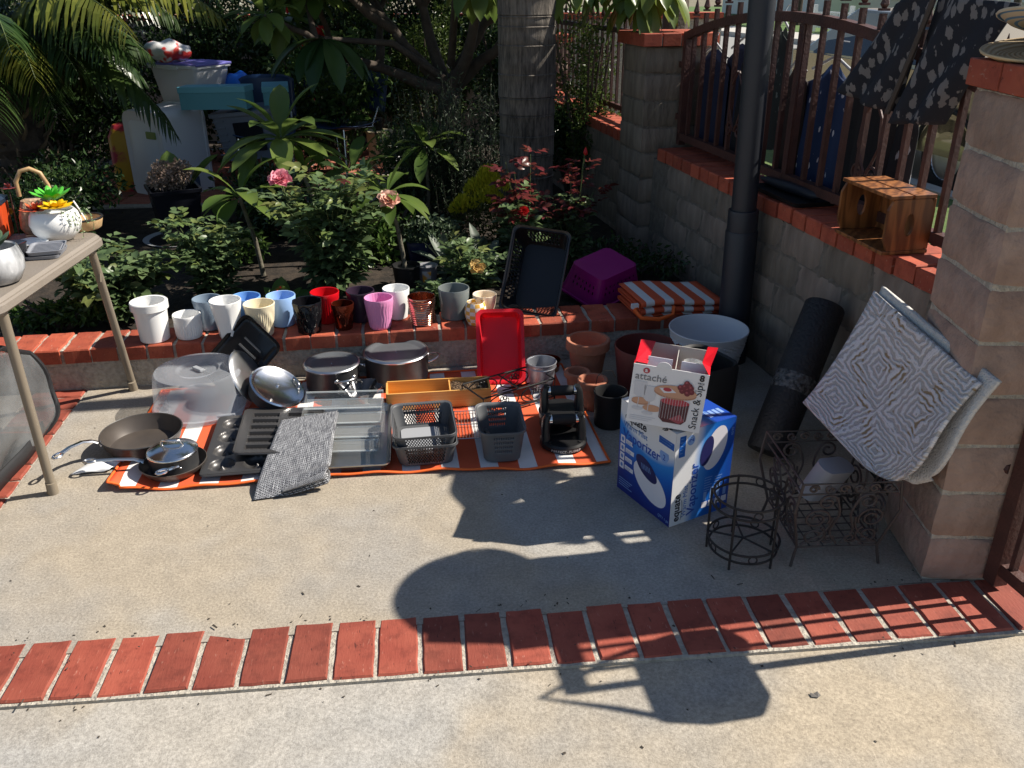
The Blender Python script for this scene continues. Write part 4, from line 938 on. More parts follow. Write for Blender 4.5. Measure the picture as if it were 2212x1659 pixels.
for k in range(6): decal(t, 'picture', TL, [(.118 + .008 * k, .152), (.1205 + .008 * k, .152), (.128 + .008 * k, .134), (.1255 + .008 * k, .134)], p_fine, .0012)
for k in range(4):
    y = .176 - .031 * k; decal(t, 'icon', TL, rect(.008, y, .023, .026), p_wht); decal(t, 'icon', TL, ell(.0195, y + .013, .006, .007), p_lblue, .0009); decal(t, 'icon', TL, rect(.036, y + .005, .036 + .008 * (k % 2), .015), p_wht); lines(TL, .039, y + .012, .026, 2, .005, p_lblue, t)
lines(TL, .01, .045, .07, 4, .008, p_fine); text('QTY 1 pc', .013, p_fine, t, at(TL, .215, .012))
# right face print, running upwards
text('equate', .036, p_blk, t, at(TR, .034, .012, .0008, R(90)), bold=.0006); text('Warm Mist', .024, p_lblue, t, at(TR, .060, .022, .0008, R(90))); text('Vaporizer', .045, p_blue, t, at(TR, .094, .022, .0008, R(90)), bold=.0004)
b = B(); b.tube([tuple(TR @ Vector((.041 + .004 * math.sin(math.pi * k / 8), .014 + .07 * k / 8, .0006))) for k in range(9)], .0008, 4); b.obj('underline', p_blk, t)
decal(t, 'badge', TR, rect(.014, .238, .023, .07), p_dep); lines(TR, .018, .298, .012, 5, .012, p_fine)
decal(t, 'badge', TR, ell(.057, .287, .014, .017), p_fine); text('2', .024, p_blue, t, at(TR, .066, .281, .0012, R(90)))
decal(t, 'picture', TR, ell(.155, .235, .074, .040, R(72)), p_wht); decal(t, 'picture', TR, ell(.123, .232, .05, .022, R(78)), p_nav, .0009)
lines(TR, .125, .135, .03, 6, .009, p_fine); lines(TR, .165, .13, .03, 6, .009, p_fine)
for k in range(4): decal(t, 'icon', TR, rect(.122 + .026 * k, .03, .021, .021), p_wht); decal(t, 'icon', TR, rect(.126 + .026 * k, .056, .012, .03 + .012 * (k % 3)), p_fine)
text('92 FS', .012, p_fine, t, at(TR, .222, .262, .0008, R(90)))
# top face print, reading from behind
text('equate', .036, p_blk, t, at(TT, .150, .225), bold=.0006); text('Vaporizer', .044, p_lblue, t, at(TT, .085, .035, .0008, R(90)), bold=.0004)
lines(TT, .02, .1, .05, 7, .011, p_fine)
for k in range(4): decal(t, 'icon', TT, rect(.012 + .017 * k, .20, .012, .03 + .01 * (k % 2)), p_fine)
# snack-set carton on top
SW, SD, SH = .212, .155, .185
t = thing('glassware_carton', 'open white glassware carton with a printed board of grapes, on the vaporizer carton', 'box', (.332, 2.225, .343), 0, None, (0, R(4.5), R(-14)))
m_cw = mat('white_card', (.74, .73, .74), .45); m_cr = mat('red_card', (.62, .008, .02), .4); m_ci = mat('grey_card', (.42, .40, .37), .8)
for nm, c, d, mt2 in (('front_panel', (SW / 2, .001, SH / 2), (SW, .0022, SH), m_cw), ('back_panel', (SW / 2, SD, SH / 2 + .005), (SW, .0022, SH + .01), m_ci), ('left_panel', (.001, SD / 2, SH / 2), (.0022, SD - .004, SH), m_cr), ('right_panel', (SW - .001, SD / 2, SH / 2), (.0022, SD - .004, SH), m_cr), ('bottom_panel', (SW / 2, SD / 2, .002), (SW - .005, SD - .005, .002), m_ci)):
    b = B(); b.box(c, d); b.obj(nm, mt2, t)
b = B(); b.add([(.002, .015, SH), (.002, SD, SH + .012), (.045, SD, SH + .012), (.036, .02, SH - .004)], [(0, 1, 2, 3)]); b.obj('left_flap', m_cr, t, solid=.001)
b = B(); b.add([(SW, .0, SH - .002), (SW, .06, SH + .0), (SW + .012, .085, SH + .052), (SW - .018, .04, SH + .068), (SW - .026, .012, SH + .03)], [(0, 1, 2, 3, 4)]); b.obj('right_flap', m_cr, t, solid=.001)
b = B(); b.box((SW * .55, SD / 2, SH - .025), (.002, SD - .01, .05)); b.obj('divider', m_ci, t)
for x in (.07, .165):
    b = B(); b.box((x, .045, SH - .015), (.07, .002, .05)); b.obj('inner_card', mat('pale_card', (.62, .62, .70), .6), t, rot=None)
b = B(); b.prism(ell(.085, SH - .002, .022, .02, 0, 14, 0, math.pi), .0005, .0020, T=frame((0, 0, 0), (1, 0, 0), (0, 0, 1))); b.obj('tab', m_cw, t)
b = B(); b.lathe([(.03, SH - .06), (.032, SH - .01), (.031, SH - .008), (.029, SH - .058)], 24, T=Matrix.Translation((.165, .09, 0))); b.obj('glass', m_acre, t, smooth=40)
TF = frame((0, -.0006, 0), (1, 0, 0), (0, 0, 1))
k_wood, k_wood2 = mat('print_wood', (.55, .30, .19), .4), mat('print_wood_dark', (.42, .21, .13), .4); k_wine, k_wine2 = mat('print_wine', (.09, .022, .03), .4), mat('print_wine_red', (.42, .04, .06), .4); k_gr, k_gl = mat('print_grape', (.16, .02, .035), .4), mat('print_glass', (.58, .58, .61), .35); k_gr2 = mat('print_grape_light', (.34, .07, .09), .4)
text('attaché', .031, mat('print_grey', (.16, .16, .17), .4), t, at(TF, .008, SH - .045)); decal(t, 'logo', TF, ell(.038, SH - .016, .0095, .0088), k_wine2); text('a', .018, m_cw, t, at(TF, .0335, SH - .020, .0012), bold=.0004)
text('8', .026, p_blk, t, at(TF, SW - .025, SH - .022), bold=.001); text('PIECE', .0075, p_blk, t, at(TF, SW - .028, SH - .032)); text('SET', .0075, p_blk, t, at(TF, SW - .025, SH - .040)); text('Snack & Sip', .030, p_blk, t, at(TF, SW - .012, .010, .0008, R(90)))
decal(t, 'picture', TF, ell(.034, .070, .026, .010), k_wood2); decal(t, 'picture', TF, ell(.034, .074, .026, .010), k_wood, .0008); decal(t, 'picture', TF, ell(.068, .054, .026, .011), k_wood)
for cx, cy in ((.027, .105), (.057, .094)): decal(t, 'picture', TF, [(cx - .018, cy + .03), (cx + .018, cy + .03), (cx + .016, cy - .012), (cx + .006, cy - .02), (cx - .006, cy - .02), (cx - .016, cy - .012)], k_gl, .0009); decal(t, 'picture', TF, rect(cx - .001, cy - .055, .002, .036), k_gl, .0009); decal(t, 'picture', TF, ell(cx, cy - .057, .016, .006), k_gl, .0009)
decal(t, 'picture', TF, [(.088, .110), (.172, .110), (.170, .030), (.158, .016), (.104, .016), (.090, .030)], k_gl, .0010); decal(t, 'picture', TF, [(.0895, .085), (.1715, .085), (.169, .031), (.157, .018), (.105, .018), (.091, .031)], k_wine, .0013); decal(t, 'picture', TF, ell(.1305, .086, .041, .011), k_wine2, .0016); decal(t, 'picture', TF, [(.12, .03), (.15, .05), (.165, .03), (.15, .019)], k_gr2, .0016)
for k in range(10): decal(t, 'picture', TF, rect(.093 + .0078 * k, .03, .0008, .078), k_gl, .0018)
decal(t, 'picture', TF, ell(.127, .113, .060, .019), k_wood2, .0018); decal(t, 'picture', TF, ell(.127, .118, .060, .019), k_wood, .0021); decal(t, 'picture', TF, [(.08, .124), (.112, .128), (.13, .116), (.096, .110)], p_wht, .0024); decal(t, 'picture', TF, ell(.104, .122, .012, .006), k_wine2, .0027)
for k, (x, y) in enumerate(((.145, .125), (.158, .131), (.171, .126), (.150, .139), (.163, .143), (.139, .135), (.155, .150), (.168, .137), (.160, .120))): decal(t, 'picture', TF, ell(x, y, .0085, .0088, n=16), k_gr, .0027 + .0002 * k); decal(t, 'picture', TF, ell(x - .002, y + .003, .0035, .0035, n=10), k_gr2, .0028 + .0002 * k)
lines(TF, .008, .022, .075, 3, .006, k_gl, t)
# ================================================================== RIGHT SIDE
# rolled foam mat
m, N, L, b_ = node_mat('ribbed_foam', .65); tc = nd(N, 'TexCoord'); v = nd(N, 'TexVoronoi', Scale=55.0); v.feature = 'DISTANCE_TO_EDGE'; L.new(tc.outputs['Object'], v.inputs['Vector']); b_.inputs['Base Color'].default_value = (.012, .012, .014, 1)
bp = nd(N, 'Bump', Strength=1., Distance=.004); L.new(v.outputs['Distance'], bp.inputs['Height']); L.new(bp.outputs[0], b_.inputs['Normal'])
t = thing('rolled_mat', 'black textured foam mat rolled up and leaning on the garden wall', 'mat')
p0, p1 = Vector((.875, 2.575, .03)), Vector((1.105, 2.845, .475)); ax = (p1 - p0).normalized(); T = frame(p0, ax.orthogonal(), ax.cross(ax.orthogonal())); LN = (p1 - p0).length
b = B(); b.lathe([(.02, 0), (.066, .003), (.070, .01), (.072, LN * .5), (.070, LN - .01), (.064, LN - .002), (.03, LN), (.03, LN - .05), (.001, LN - .05)], 36, T=T); b.obj('roll', m, t, smooth=40)
b = B(); sp_ = [(.073 * (1 - .0 * k) * math.cos(k * .3), .073 * math.sin(k * .3), LN - .004) for k in range(0)]
b = B(); b.lathe([(.0725, LN * .40), (.0735, LN * .41), (.0735, LN * .5), (.0725, LN * .51)], 36, False, False, T=T); b.obj('tape_band', mat('clear_tape', (.02, .02, .02), .1, col2=(.12, .12, .12), nscale=70, bump=1., bscale=60), t, smooth=60)
# rugs
def rug_mat(name, base, line, gold):
    m, N, L, b = node_mat(name, .95); tc = nd(N, 'TexCoord')
    nz = nd(N, 'TexNoise', Scale=3.0, Detail=3.0); L.new(tc.outputs['UV'], nz.inputs[0])
    sp = nd(N, 'SeparateXYZ'); L.new(tc.outputs['UV'], sp.inputs[0])
    n4 = nd(N, 'TexNoise', Scale=24.0, Detail=2.0); L.new(tc.outputs['UV'], n4.inputs[0])
    ax_ = mth(N, L, 'PINGPONG', mth(N, L, 'ADD', mth(N, L, 'MULTIPLY', mth(N, L, 'ADD', sp.outputs[0], mth(N, L, 'MULTIPLY', sp.outputs[1], .35)), 2.1), .12), .5)
    ay_ = mth(N, L, 'PINGPONG', mth(N, L, 'ADD', mth(N, L, 'MULTIPLY', mth(N, L, 'SUBTRACT', sp.outputs[1], mth(N, L, 'MULTIPLY', sp.outputs[0], .15)), 2.3), .3), .5)
    s = mth(N, L, 'ADD', mth(N, L, 'ADD', mth(N, L, 'MULTIPLY', mth(N, L, 'MAXIMUM', ax_, ay_), 12.), mth(N, L, 'MULTIPLY', nz.outputs[0], 4.2)), mth(N, L, 'MULTIPLY', n4.outputs[0], .8))
    w = mth(N, L, 'SINE', mth(N, L, 'MULTIPLY', s, 6.283))
    r = nd(N, 'ValToRGB'); L.new(mth(N, L, 'ADD', mth(N, L, 'MULTIPLY', w, .5), .5), r.inputs[0]); r.color_ramp.elements[0].position = .45; r.color_ramp.elements[1].position = .62; r.color_ramp.elements[0].color = (*base, 1); r.color_ramp.elements[1].color = (*line, 1)
    n2 = nd(N, 'TexNoise', noise_dimensions='4D', Scale=5.5, Detail=4.0, W=4.0); L.new(tc.outputs['UV'], n2.inputs['Vector'])
    g_ = mth(N, L, 'MULTIPLY', mth(N, L, 'GREATER_THAN', mth(N, L, 'ADD', n2.outputs[0], mth(N, L, 'MULTIPLY', n4.outputs[0], .3)), .74), mth(N, L, 'LESS_THAN', w, -.45))
    mx = nd(N, 'MixRGB'); L.new(g_, mx.inputs[0]); L.new(r.outputs[0], mx.inputs[1]); mx.inputs[2].default_value = (*gold, 1)
    n3 = nd(N, 'TexNoise', Scale=120.0, Detail=2.0); L.new(tc.outputs['UV'], n3.inputs['Vector'])
    r3 = nd(N, 'ValToRGB'); L.new(n3.outputs[0], r3.inputs[0]); r3.color_ramp.elements[0].color = (.65, .65, .65, 1); r3.color_ramp.elements[1].color = (1.2, 1.2, 1.2, 1)
    mm = nd(N, 'MixRGB', blend_type='MULTIPLY'); mm.inputs[0].default_value = 1; L.new(mx.outputs[0], mm.inputs[1]); L.new(r3.outputs[0], mm.inputs[2]); L.new(mm.outputs[0], b.inputs['Base Color'])
    h = mth(N, L, 'ADD', mth(N, L, 'MULTIPLY', w, .6), mth(N, L, 'MULTIPLY', n3.outputs[0], 1.2)); bp = nd(N, 'Bump', Strength=.8, Distance=.004); L.new(h, bp.inputs['Height']); L.new(bp.outputs[0], b.inputs['Normal'])
    return m
def bez(a, b_, c, d, t): return a * (1 - t) ** 3 + b_ * 3 * t * (1 - t) ** 2 + c * 3 * t * t * (1 - t) + d * t ** 3
def patch(T_, R_, B_, L_, bl, sag):
    # bilinear patch between four corners with bulge along the diagonals
    def f(u, v):
        p = (T_ * (1 - u) + R_ * u) * (1 - v) + (L_ * (1 - u) + B_ * u) * v
        p = p + bl * (4 * u * (1 - u) * 4 * v * (1 - v)) + sag * (v * v * (u)) + Vector((0, 0, -.028)) * 4 * v * (1 - v) * (1 - u) ** 3 + Vector((-.02, 0, .025)) * (u ** 2) * math.sin(math.pi * v)
        p = p + ((T_ + B_) / 2 - p) * (max(0, u * v - .5) ** 2 * 1.5)
        return tuple(p)
    return f
m_rugA = rug_mat('rug_pattern', (.46, .44, .43), (.70, .69, .71), (.31, .225, .13)); m_rugB = mat('rug_back', (.55, .53, .51), .95, col2=(.63, .61, .58), nscale=60, bump=.8, bscale=160)
t = thing('patterned_rug', 'off-white rug with wavy grey and tan lines draped over the wire rack against the pillar', 'rug')
b = B(); b.grid(patch(Vector((1.062, 2.37, .685)), Vector((1.145, 1.885, .615)), Vector((1.015, 1.905, .235)), Vector((.868, 2.285, .365)), Vector((.03, .02, -.04)), Vector((.03, -.01, -.01))), 40, 40); o = b.obj('pile', m_rugA, t, smooth=180, solid=.010); uv_grid(o, 40, 40, 1, 1)
t = thing('plain_rug', 'pale rug turned over, peeking out behind the patterned rug', 'rug')
b = B(); b.grid(patch(Vector((1.085, 2.37, .70)), Vector((1.175, 1.860, .632)), Vector((1.075, 1.890, .235)), Vector((.93, 2.28, .36)), Vector((.03, .02, -.04)), Vector((.03, -.01, -.01))), 40, 40); b.obj('pile', m_rugB, t, smooth=180, solid=.012)
# wire plant stand
m_wr = mat('rusty_black_wire', (.022, .018, .017), .6)
def ring(bb, r, z, w=.0035, n=40): bb.tube([(r * math.cos(2 * math.pi * k / n), r * math.sin(2 * math.pi * k / n), z) for k in range(n)], w, 6, True)
t = thing('wire_plant_stand', 'round black wire plant stand in front of the scroll rack', 'plant stand', (.665, 2.052, 0), R(20))
for r, z in ((.096, .028), (.101, .056), (.101, .172), (.096, .2)):
    b = B(); ring(b, r, z); b.obj('ring', m_wr, t, smooth=60)
for k in range(5):
    a = 2 * math.pi * k / 5; c, s = math.cos(a), math.sin(a)
    b = B(); b.tube([(.1 * c, .1 * s, 0), (.101 * c, .101 * s, .06), (.101 * c, .101 * s, .2)], .0035, 6); b.obj('upright', m_wr, t)
    b = B(); b.tube([(0, 0, .05), (.1 * c, .1 * s, .056)], .003, 6); b.obj('spoke', m_wr, t)
    a += math.pi / 5; c, s = math.cos(a), math.sin(a)
    for z in (.042, .186):
        b = B(); b.tube([(.0985 * c - s * .012 * math.cos(q), .0985 * s + c * .012 * math.cos(q), z + .012 * math.sin(q)) for q in [2 * math.pi * i / 12 for i in range(12)]], .0022, 5, True); b.obj('circle', m_wr, t)
# scroll rack
m_br = mat('bronze_wire', (.055, .042, .038), .55)
t = thing('scroll_wire_rack', 'bronze wire basket rack with scrollwork sides under the rugs', 'rack', (.905, 2.115, 0), R(3))
def spiral(cx, cz, r, a0, turns, sgn, n=26): return [(cx + r * (1 - .72 * k / n) * math.cos(a0 + sgn * 2 * math.pi * turns * k / n), cz + r * (1 - .72 * k / n) * math.sin(a0 + sgn * 2 * math.pi * turns * k / n)) for k in range(n + 1)]
bx_, by_ = .115, .125; tx_, ty_ = .135, .15; zb, zt = .065, .285
def P(x, y): return (x, y)
for (hx, hy, z) in ((bx_, by_, zb), (tx_, ty_, zt), (tx_ - .004, ty_ - .004, zt - .034)):
    b = B(); b.tube([(-hx, -hy, z), (hx, -hy, z), (hx, hy, z), (-hx, hy, z)], .0036, 6, True); b.obj('frame_rail', m_br, t)
for k in range(1, 7):
    b = B(); y = -by_ + 2 * by_ * k / 7; b.tube([(-bx_, y, zb), (bx_, y, zb)], .0022, 5); b.obj('floor_wire', m_br, t)
for k in range(1, 6):
    b = B(); x = -bx_ + 2 * bx_ * k / 6; b.tube([(x, -by_, zb), (x + .0, by_, zb)], .0022, 5); b.obj('floor_wire', m_br, t)
for sx in (-1, 1):
    for sy in (-1, 1):
        b = B(); b.tube([(sx * tx_, sy * ty_, zt), (sx * (tx_ + .012), sy * (ty_), (zt + zb) / 2 + .02), (sx * bx_, sy * by_, zb), (sx * (bx_ + .004), sy * by_, .045), (sx * (bx_ + .012), sy * (by_ + .006), .004)], .0042, 7); b.obj('leg', m_br, t)
def S_(pts, n=30):
    P_ = [Vector((p[0], p[1])) for p in pts]; out = []
    for i in range(len(P_) - 1):
        a, b0, c, d = P_[max(i - 1, 0)], P_[i], P_[i + 1], P_[min(i + 2, len(P_) - 1)]
        for k in range(8):
            t_ = k / 8; out.append(tuple(.5 * ((2 * b0) + (c - a) * t_ + (2 * a - 5 * b0 + 4 * c - d) * t_ * t_ + (3 * b0 - a - 3 * c + d) * t_ ** 3)))
    return out + [tuple(P_[-1])]
half = [S_([(-.005, .075), (-.03, .12), (-.015, .18), (-.03, .235)]) + spiral(-.052, .222, .026, R(20), 1.3, 1), spiral(-.072, .165, .036, R(-30), 1.6, 1), spiral(-.070, .105, .032, R(60), 1.5, -1), S_([(-.1, .075), (-.06, .10), (-.035, .135), (-.03, .17)]), spiral(-.028, .095, .017, R(200), 1.3, 1)]
SC = half + [[(-x, z) for x, z in q] for q in half]
TOPS = [spiral(x, .268, .013, 0, 1.3, sg) for x, sg in ((-.095, 1), (-.055, -1), (-.018, 1), (.02, -1), (.058, 1), (.096, -1))]
for y0, y1 in ((-by_, -ty_), (by_, ty_)):
    for pts in SC + TOPS:
        b = B(); b.tube([(x * 1.08, (y0 + (y1 - y0) * (z - zb) / (zt - zb)), z) for x, z in pts], .0036, 5); b.obj('scroll', m_br, t)
for sx in (-1, 1):
    for pts in SC:
        b = B(); b.tube([(sx * (bx_ + (tx_ - bx_) * (z - zb) / (zt - zb)), x * 1.15, z) for x, z in pts], .0034, 5); b.obj('scroll', m_br, t)
b = B(); b.loft([rrect(.13, .06, .03, 0, 6), rrect(.135, .065, .03, .12, 6)], T=Tm((.915, 2.21, .10), (R(20), R(12), R(30)))); tag(b.obj('white_container', mat('white_dull', (.40, .40, .43), .5), smooth=40), 'white plastic container lying inside the scroll rack', 'container')
# wooden crate on the wall
m, N, L, b_ = node_mat('stained_pine', .45); tc = nd(N, 'TexCoord'); mp = nd(N, 'Mapping'); mp.inputs['Scale'].default_value = (1, 1, .12); L.new(tc.outputs['Object'], mp.inputs[0])
wv = nd(N, 'TexWave', Scale=14.0, Distortion=7.0, Detail=3.0); wv.inputs['Detail Scale'].default_value = 2.2; wv.bands_direction = 'DIAGONAL'; L.new(mp.outputs[0], wv.inputs[0])
rp = nd(N, 'ValToRGB'); L.new(wv.outputs[0], rp.inputs[0]); rp.color_ramp.elements[0].color = (.13, .045, .014, 1); rp.color_ramp.elements[1].color = (.30, .115, .035, 1); L.new(rp.outputs[0], b_.inputs['Base Color'])
m_pine = m
CX = Vector((.149, -.989, 0)); t = thing('wooden_crate', 'stained wooden crate on its side atop the brick-capped wall', 'crate', (1.127, 2.930, .7135), math.atan2(-.977, .160))
cw_, cd_, ch_ = .295, .16, .188; th = .012
for nm, c, d in (('bottom_board', (cw_ / 2, cd_ / 2, th / 2), (cw_, cd_, th)), ('top_board', (cw_ / 2, cd_ * .24, ch_ - th / 2), (cw_, cd_ * .46, th)), ('top_board', (cw_ / 2, cd_ * .75, ch_ - th / 2), (cw_, cd_ * .48, th)), ('back_board', (cw_ * .25, cd_ - th / 2, ch_ / 2), (cw_ * .485, th, ch_ - 2 * th - .002)), ('back_board', (cw_ * .75, cd_ - th / 2, ch_ / 2), (cw_ * .485, th, ch_ - 2 * th - .002))):
    b = B(); b.box(c, d); b.obj(nm, m_pine, t, bevel=.002)
for x in (th / 2, cw_ - th / 2):
    # end board with oval hand hole
    b = B(); hole = ell(cd_ / 2, ch_ / 2, .016, .036, 0, 24); outr = []
    for hx, hz in hole:
        dx, dz = hx - cd_ / 2, hz - ch_ / 2; s = min((cd_ / 2 - .001) / max(abs(dx), 1e-6), (ch_ / 2 - th - .001) / max(abs(dz), 1e-6)); outr.append((cd_ / 2 + dx * s, ch_ / 2 + dz * s))
    secs = [[(x - th / 2, a, c) for a, c in hole], [(x - th / 2, a, c) for a, c in outr], [(x + th / 2, a, c) for a, c in outr], [(x + th / 2, a, c) for a, c in hole], [(x - th / 2, a, c) for a, c in hole]]
    b.loft(secs, False, False); b.obj('end_board', m_pine, t)
# dark trays on the wall behind the pole
t = thing('black_tray', 'flat black tray lying on the wall cap between the pole and the crate', 'tray', wp(-.09, .1, .7135), WA)
b = B(); b.loft([rrect(.36, .17, .02, 0), rrect(.38, .19, .02, .02), rrect(.385, .195, .02, .02), rrect(.36, .17, .02, .004)]); b.obj('tray_body', MATS['matte_black'], t, smooth=40)
t = thing('folded_umbrella', 'folded black umbrella lying across the black tray on the wall', 'umbrella', wp(-.05, .1, .745), WA + R(6))
b = B(); b.lathe([(.004, -.2), (.018, -.17), (.022, 0), (.016, .15), (.006, .2)], 10, T=Matrix.Rotation(R(90), 4, 'Y'), rm=lambda r, z, th: r * (1 + .2 * math.sin(5 * th))); b.obj('canopy', mat('navy_nylon', (.01, .012, .02), .5), t, smooth=60)
# pole
t = thing('patio_pole', 'thick dark metal pole rising from the corner by the planter', 'pole', (.962, 3.462, 0), 0, None, (0, R(-1.2), 0))
m_pole = mat('dark_pole', (.030, .033, .042), .45, .3)
b = B(); b.lathe([(.066, 0), (.066, .575), (.064, .58)], 40); b.obj('sleeve', m_pole, t, smooth=40)
b = B(); b.lathe([(.0615, .575), (.0615, .66), (.060, .665)], 40); b.obj('collar', m_pole, t, smooth=40)
b = B(); b.lathe([(.050, .66), (.050, 2.6)], 40); b.obj('upper_tube', m_pole, t, smooth=40)
# folded striped mat by the pole
m_stripe2 = stripe_mat('stripe_mat_folded', 1, axis=1)
t = thing('folded_striped_mat', 'folded orange and white striped mat lying on the planter edge by the pole', 'mat', (.705, 3.655, .182), R(14))
NL = 5; prof = []
for k in range(NL):
    y0, y1 = (-.135, .13); z = .008 + .016 * k
    seq = [(y0 + (y1 - y0) * i / 10, z) for i in range(11)]; seq = seq if k % 2 == 0 else seq[::-1]
    prof += seq
    if k < NL - 1: cy = seq[-1][0]; s = 1 if k % 2 == 0 else -1; prof += [(cy + s * .008 * math.sin(math.pi * i / 6), z + .008 - .008 * math.cos(math.pi * i / 6)) for i in range(1, 6)]
NP = len(prof) - 1
b = B(); b.grid(lambda u, v: (-.19 + .38 * v, prof[int(round(u * NP))][0] + .012 * math.sin(5 * v), prof[int(round(u * NP))][1] * (1 + .12 * math.sin(4 * v + 1)) - .004), NP, 20); o = b.obj('cloth', m_stripe2, t, smooth=60, solid=.004)
uvl = o.data.uv_layers.new(name='UVMap')
for l in o.data.loops:
    i, j = divmod(l.vertex_index, 21); uvl.data[l.index].uv = (i * .2, j / 20 * 4.2)
b = B(); b.tube([(-.185, -.12, .06), (-.22, -.15, .05), (-.205, -.19, .03), (-.13, -.205, .022), (-.06, -.19, .03), (-.04, -.15, .05)], .009, 6); o = b.obj('strap', m_trim, t, smooth=60)
b = B(); b.box((-.215, -.135, .065), (.03, .016, .02)); b.obj('strap_tag', mat('white_tag', (.75, .75, .75), .6), o)
# black laundry crate and magenta basket
m_bp = mat('black_basket', (.010, .010, .012), .3)
t = thing('black_basket', 'black lattice plastic basket standing on end with its open side facing out', 'basket', (.066, 3.56, .185), 0, None, look((-.20, -.86, .47), -5))
sub = bpy.data.objects.new('lattice', None)
def lattice_box(parent, w, d, h, taper, mt, nx, ny, nz, hz, op, T, r=.03):
    secs = []
    for k in range(nz + 1):
        f = taper + (1 - taper) * k / nz; secs.append([tuple(T @ Vector(p)) for p in rrect_sub(w * f, d * f, r, h * k / nz, nx, ny, 4)])
    spans = []; c = 0
    for cnt in (nx, ny, nx, ny): spans.append((c + 4, c + 4 + cnt)); c += 4 + cnt
    def sk(i, j):
        return hz[0] <= i < hz[1] and any(a < j < e - 1 and op(i, j - a) for a, e in spans)
    b = B(); b.loft(secs, True, False, skip=sk); b.obj('wall', mt, parent, solid=.003)
    b = B(); q = lambda w_, d_, z: [tuple(T @ Vector(p)) for p in rrect(w_, d_, r, z)]
    b.loft([q(w - .004, d - .004, h - .004), q(w + .02, d + .02, h + .003), q(w + .022, d + .022, h - .008), q(w + .004, d + .004, h - .010)], False, False); b.obj('rim', mt, parent, smooth=40)
lattice_box(t, .245, .37, .16, .80, m_bp, 20, 30, 9, (2, 8), lambda i, j: (j + (i // 2)) % 2 == 0, Matrix.Translation((0, .19, -.16)))
m_mag = mat('magenta_plastic', (.30, .006, .16), .4)
t = thing('magenta_basket', 'magenta plastic basket lying upside down at a tilt in the shaded planter', 'basket', (.430, 3.96, .15), 0, None, (R(14), R(-6), R(42)))
lattice_box(t, .32, .25, .14, .8, m_mag, 24, 20, 10, (3, 7), lambda i, j: j % 3 == 1 and i % 2 == 1, Matrix.Translation((0, 0, .155)) @ Matrix.Rotation(math.pi, 4, 'X'))
# handbag on the near gate
m_bag = mat('brown_leather', (.09, .045, .025), .5)
t = thing('hanging_handbag', 'handbag hung by its strap from the near iron gate, out of frame right', 'bag', (1.355, 1.72, .035), R(-80))
b = B(); b.loft([[(x * s, y * q, z) for x, y, _ in rrect(.29, .08, .035, 0, 5)] for s, q, z in ((.7, .6, .74), (.98, 1, .78), (1.0, 1, .88), (.85, .7, .97), (.8, .3, .99))]); b.obj('bag_body', m_bag, t, smooth=50)
b = B(); b.tube([(-.11, 0, .97), (-.08, 0, 1.08), (.0, 0, 1.24), (.06, 0, 1.08), (.11, 0, .97)], .009, 6); b.obj('strap', m_bag, t)
# ================================================================== CLOTHES ON THE FENCE
def print_cloth(name, base, spot, scale, thr, rough=.8, stretch=(1, 1, .45)):
    m, N, L, b = node_mat(name, rough); tc = nd(N, 'TexCoord'); mp = nd(N, 'Mapping'); mp.inputs['Scale'].default_value = stretch; mp.inputs['Rotation'].default_value = (.3, .2, .5); L.new(tc.outputs['Object'], mp.inputs[0])
    v = nd(N, 'TexVoronoi', Scale=scale); L.new(mp.outputs[0], v.inputs['Vector'])
    n = nd(N, 'TexNoise', Scale=scale * 3, Detail=3.0); L.new(mp.outputs[0], n.inputs['Vector'])
    d = mth(N, L, 'ADD', v.outputs['Distance'], mth(N, L, 'MULTIPLY', mth(N, L, 'SUBTRACT', n.outputs[0], .5), .6))
    r = nd(N, 'ValToRGB'); L.new(d, r.inputs[0]); r.color_ramp.elements[0].position = thr; r.color_ramp.elements[1].position = thr + .04; r.color_ramp.elements[0].color = (*spot, 1); r.color_ramp.elements[1].color = (*base, 1)
    L.new(r.outputs[0], b.inputs['Base Color'])
    tr = nd(N, 'BsdfTranslucent'); L.new(r.outputs[0], tr.inputs[0]); mx = nd(N, 'MixShader'); mx.inputs[0].default_value = .2; L.new(b.outputs[0], mx.inputs[1]); L.new(tr.outputs[0], mx.inputs[2]); L.new(mx.outputs[0], N['Material Output'].inputs[0])
    return m
def garment(name, label, cat, u0, u1, z0, z1, mt, v=.22, sh=.35, folds=5, flare=1., hanger=True, thick=.035):
    t = thing(name, label, cat, wp((u0 + u1) / 2, v, 0), WA, 'clothes hung along the street side of the fence')
    w = abs(u1 - u0) / 2; rr = random.Random(hash(label) % 999); ph = rr.uniform(0, 6)
    for s in (-1, 1):
        def f(a, c, s=s):
            z = z1 + (z0 - z1) * c; half = w * (sh + (1 - sh) * min(1, c / .12)) * (1 + (flare - 1) * c)
            x = (a * 2 - 1) * half; top = -.05 * abs(a * 2 - 1) ** 1.5 * (1 - min(1, c / .12)) 
            y = s * thick * (1 - (a * 2 - 1) ** 4) * (.35 + .65 * min(1, c * 2)) + .018 * c * math.sin(folds * math.pi * a + ph + c * 1.5)
            return (x, y, z + top)
        b = B(); b.grid(f, 26, 24); b.obj('front_cloth' if s > 0 else 'back_cloth', mt, t, smooth=180)
    if hanger:
        b = B(); b.tube([(-w * .8, 0, z1 - .03), (0, 0, z1 + .03), (w * .8, 0, z1 - .03)], .006, 6); h = b.obj('hanger', mat('pale_hanger', (.45, .45, .45), .4), t)
        b = B(); b.tube([(0, 0, z1 + .03), (0, 0, z1 + .06), (.012, -.02, z1 + .085), (.0, -.05, z1 + .08)], .0025, 5); b.obj('hook', m_wire, h)
    return t
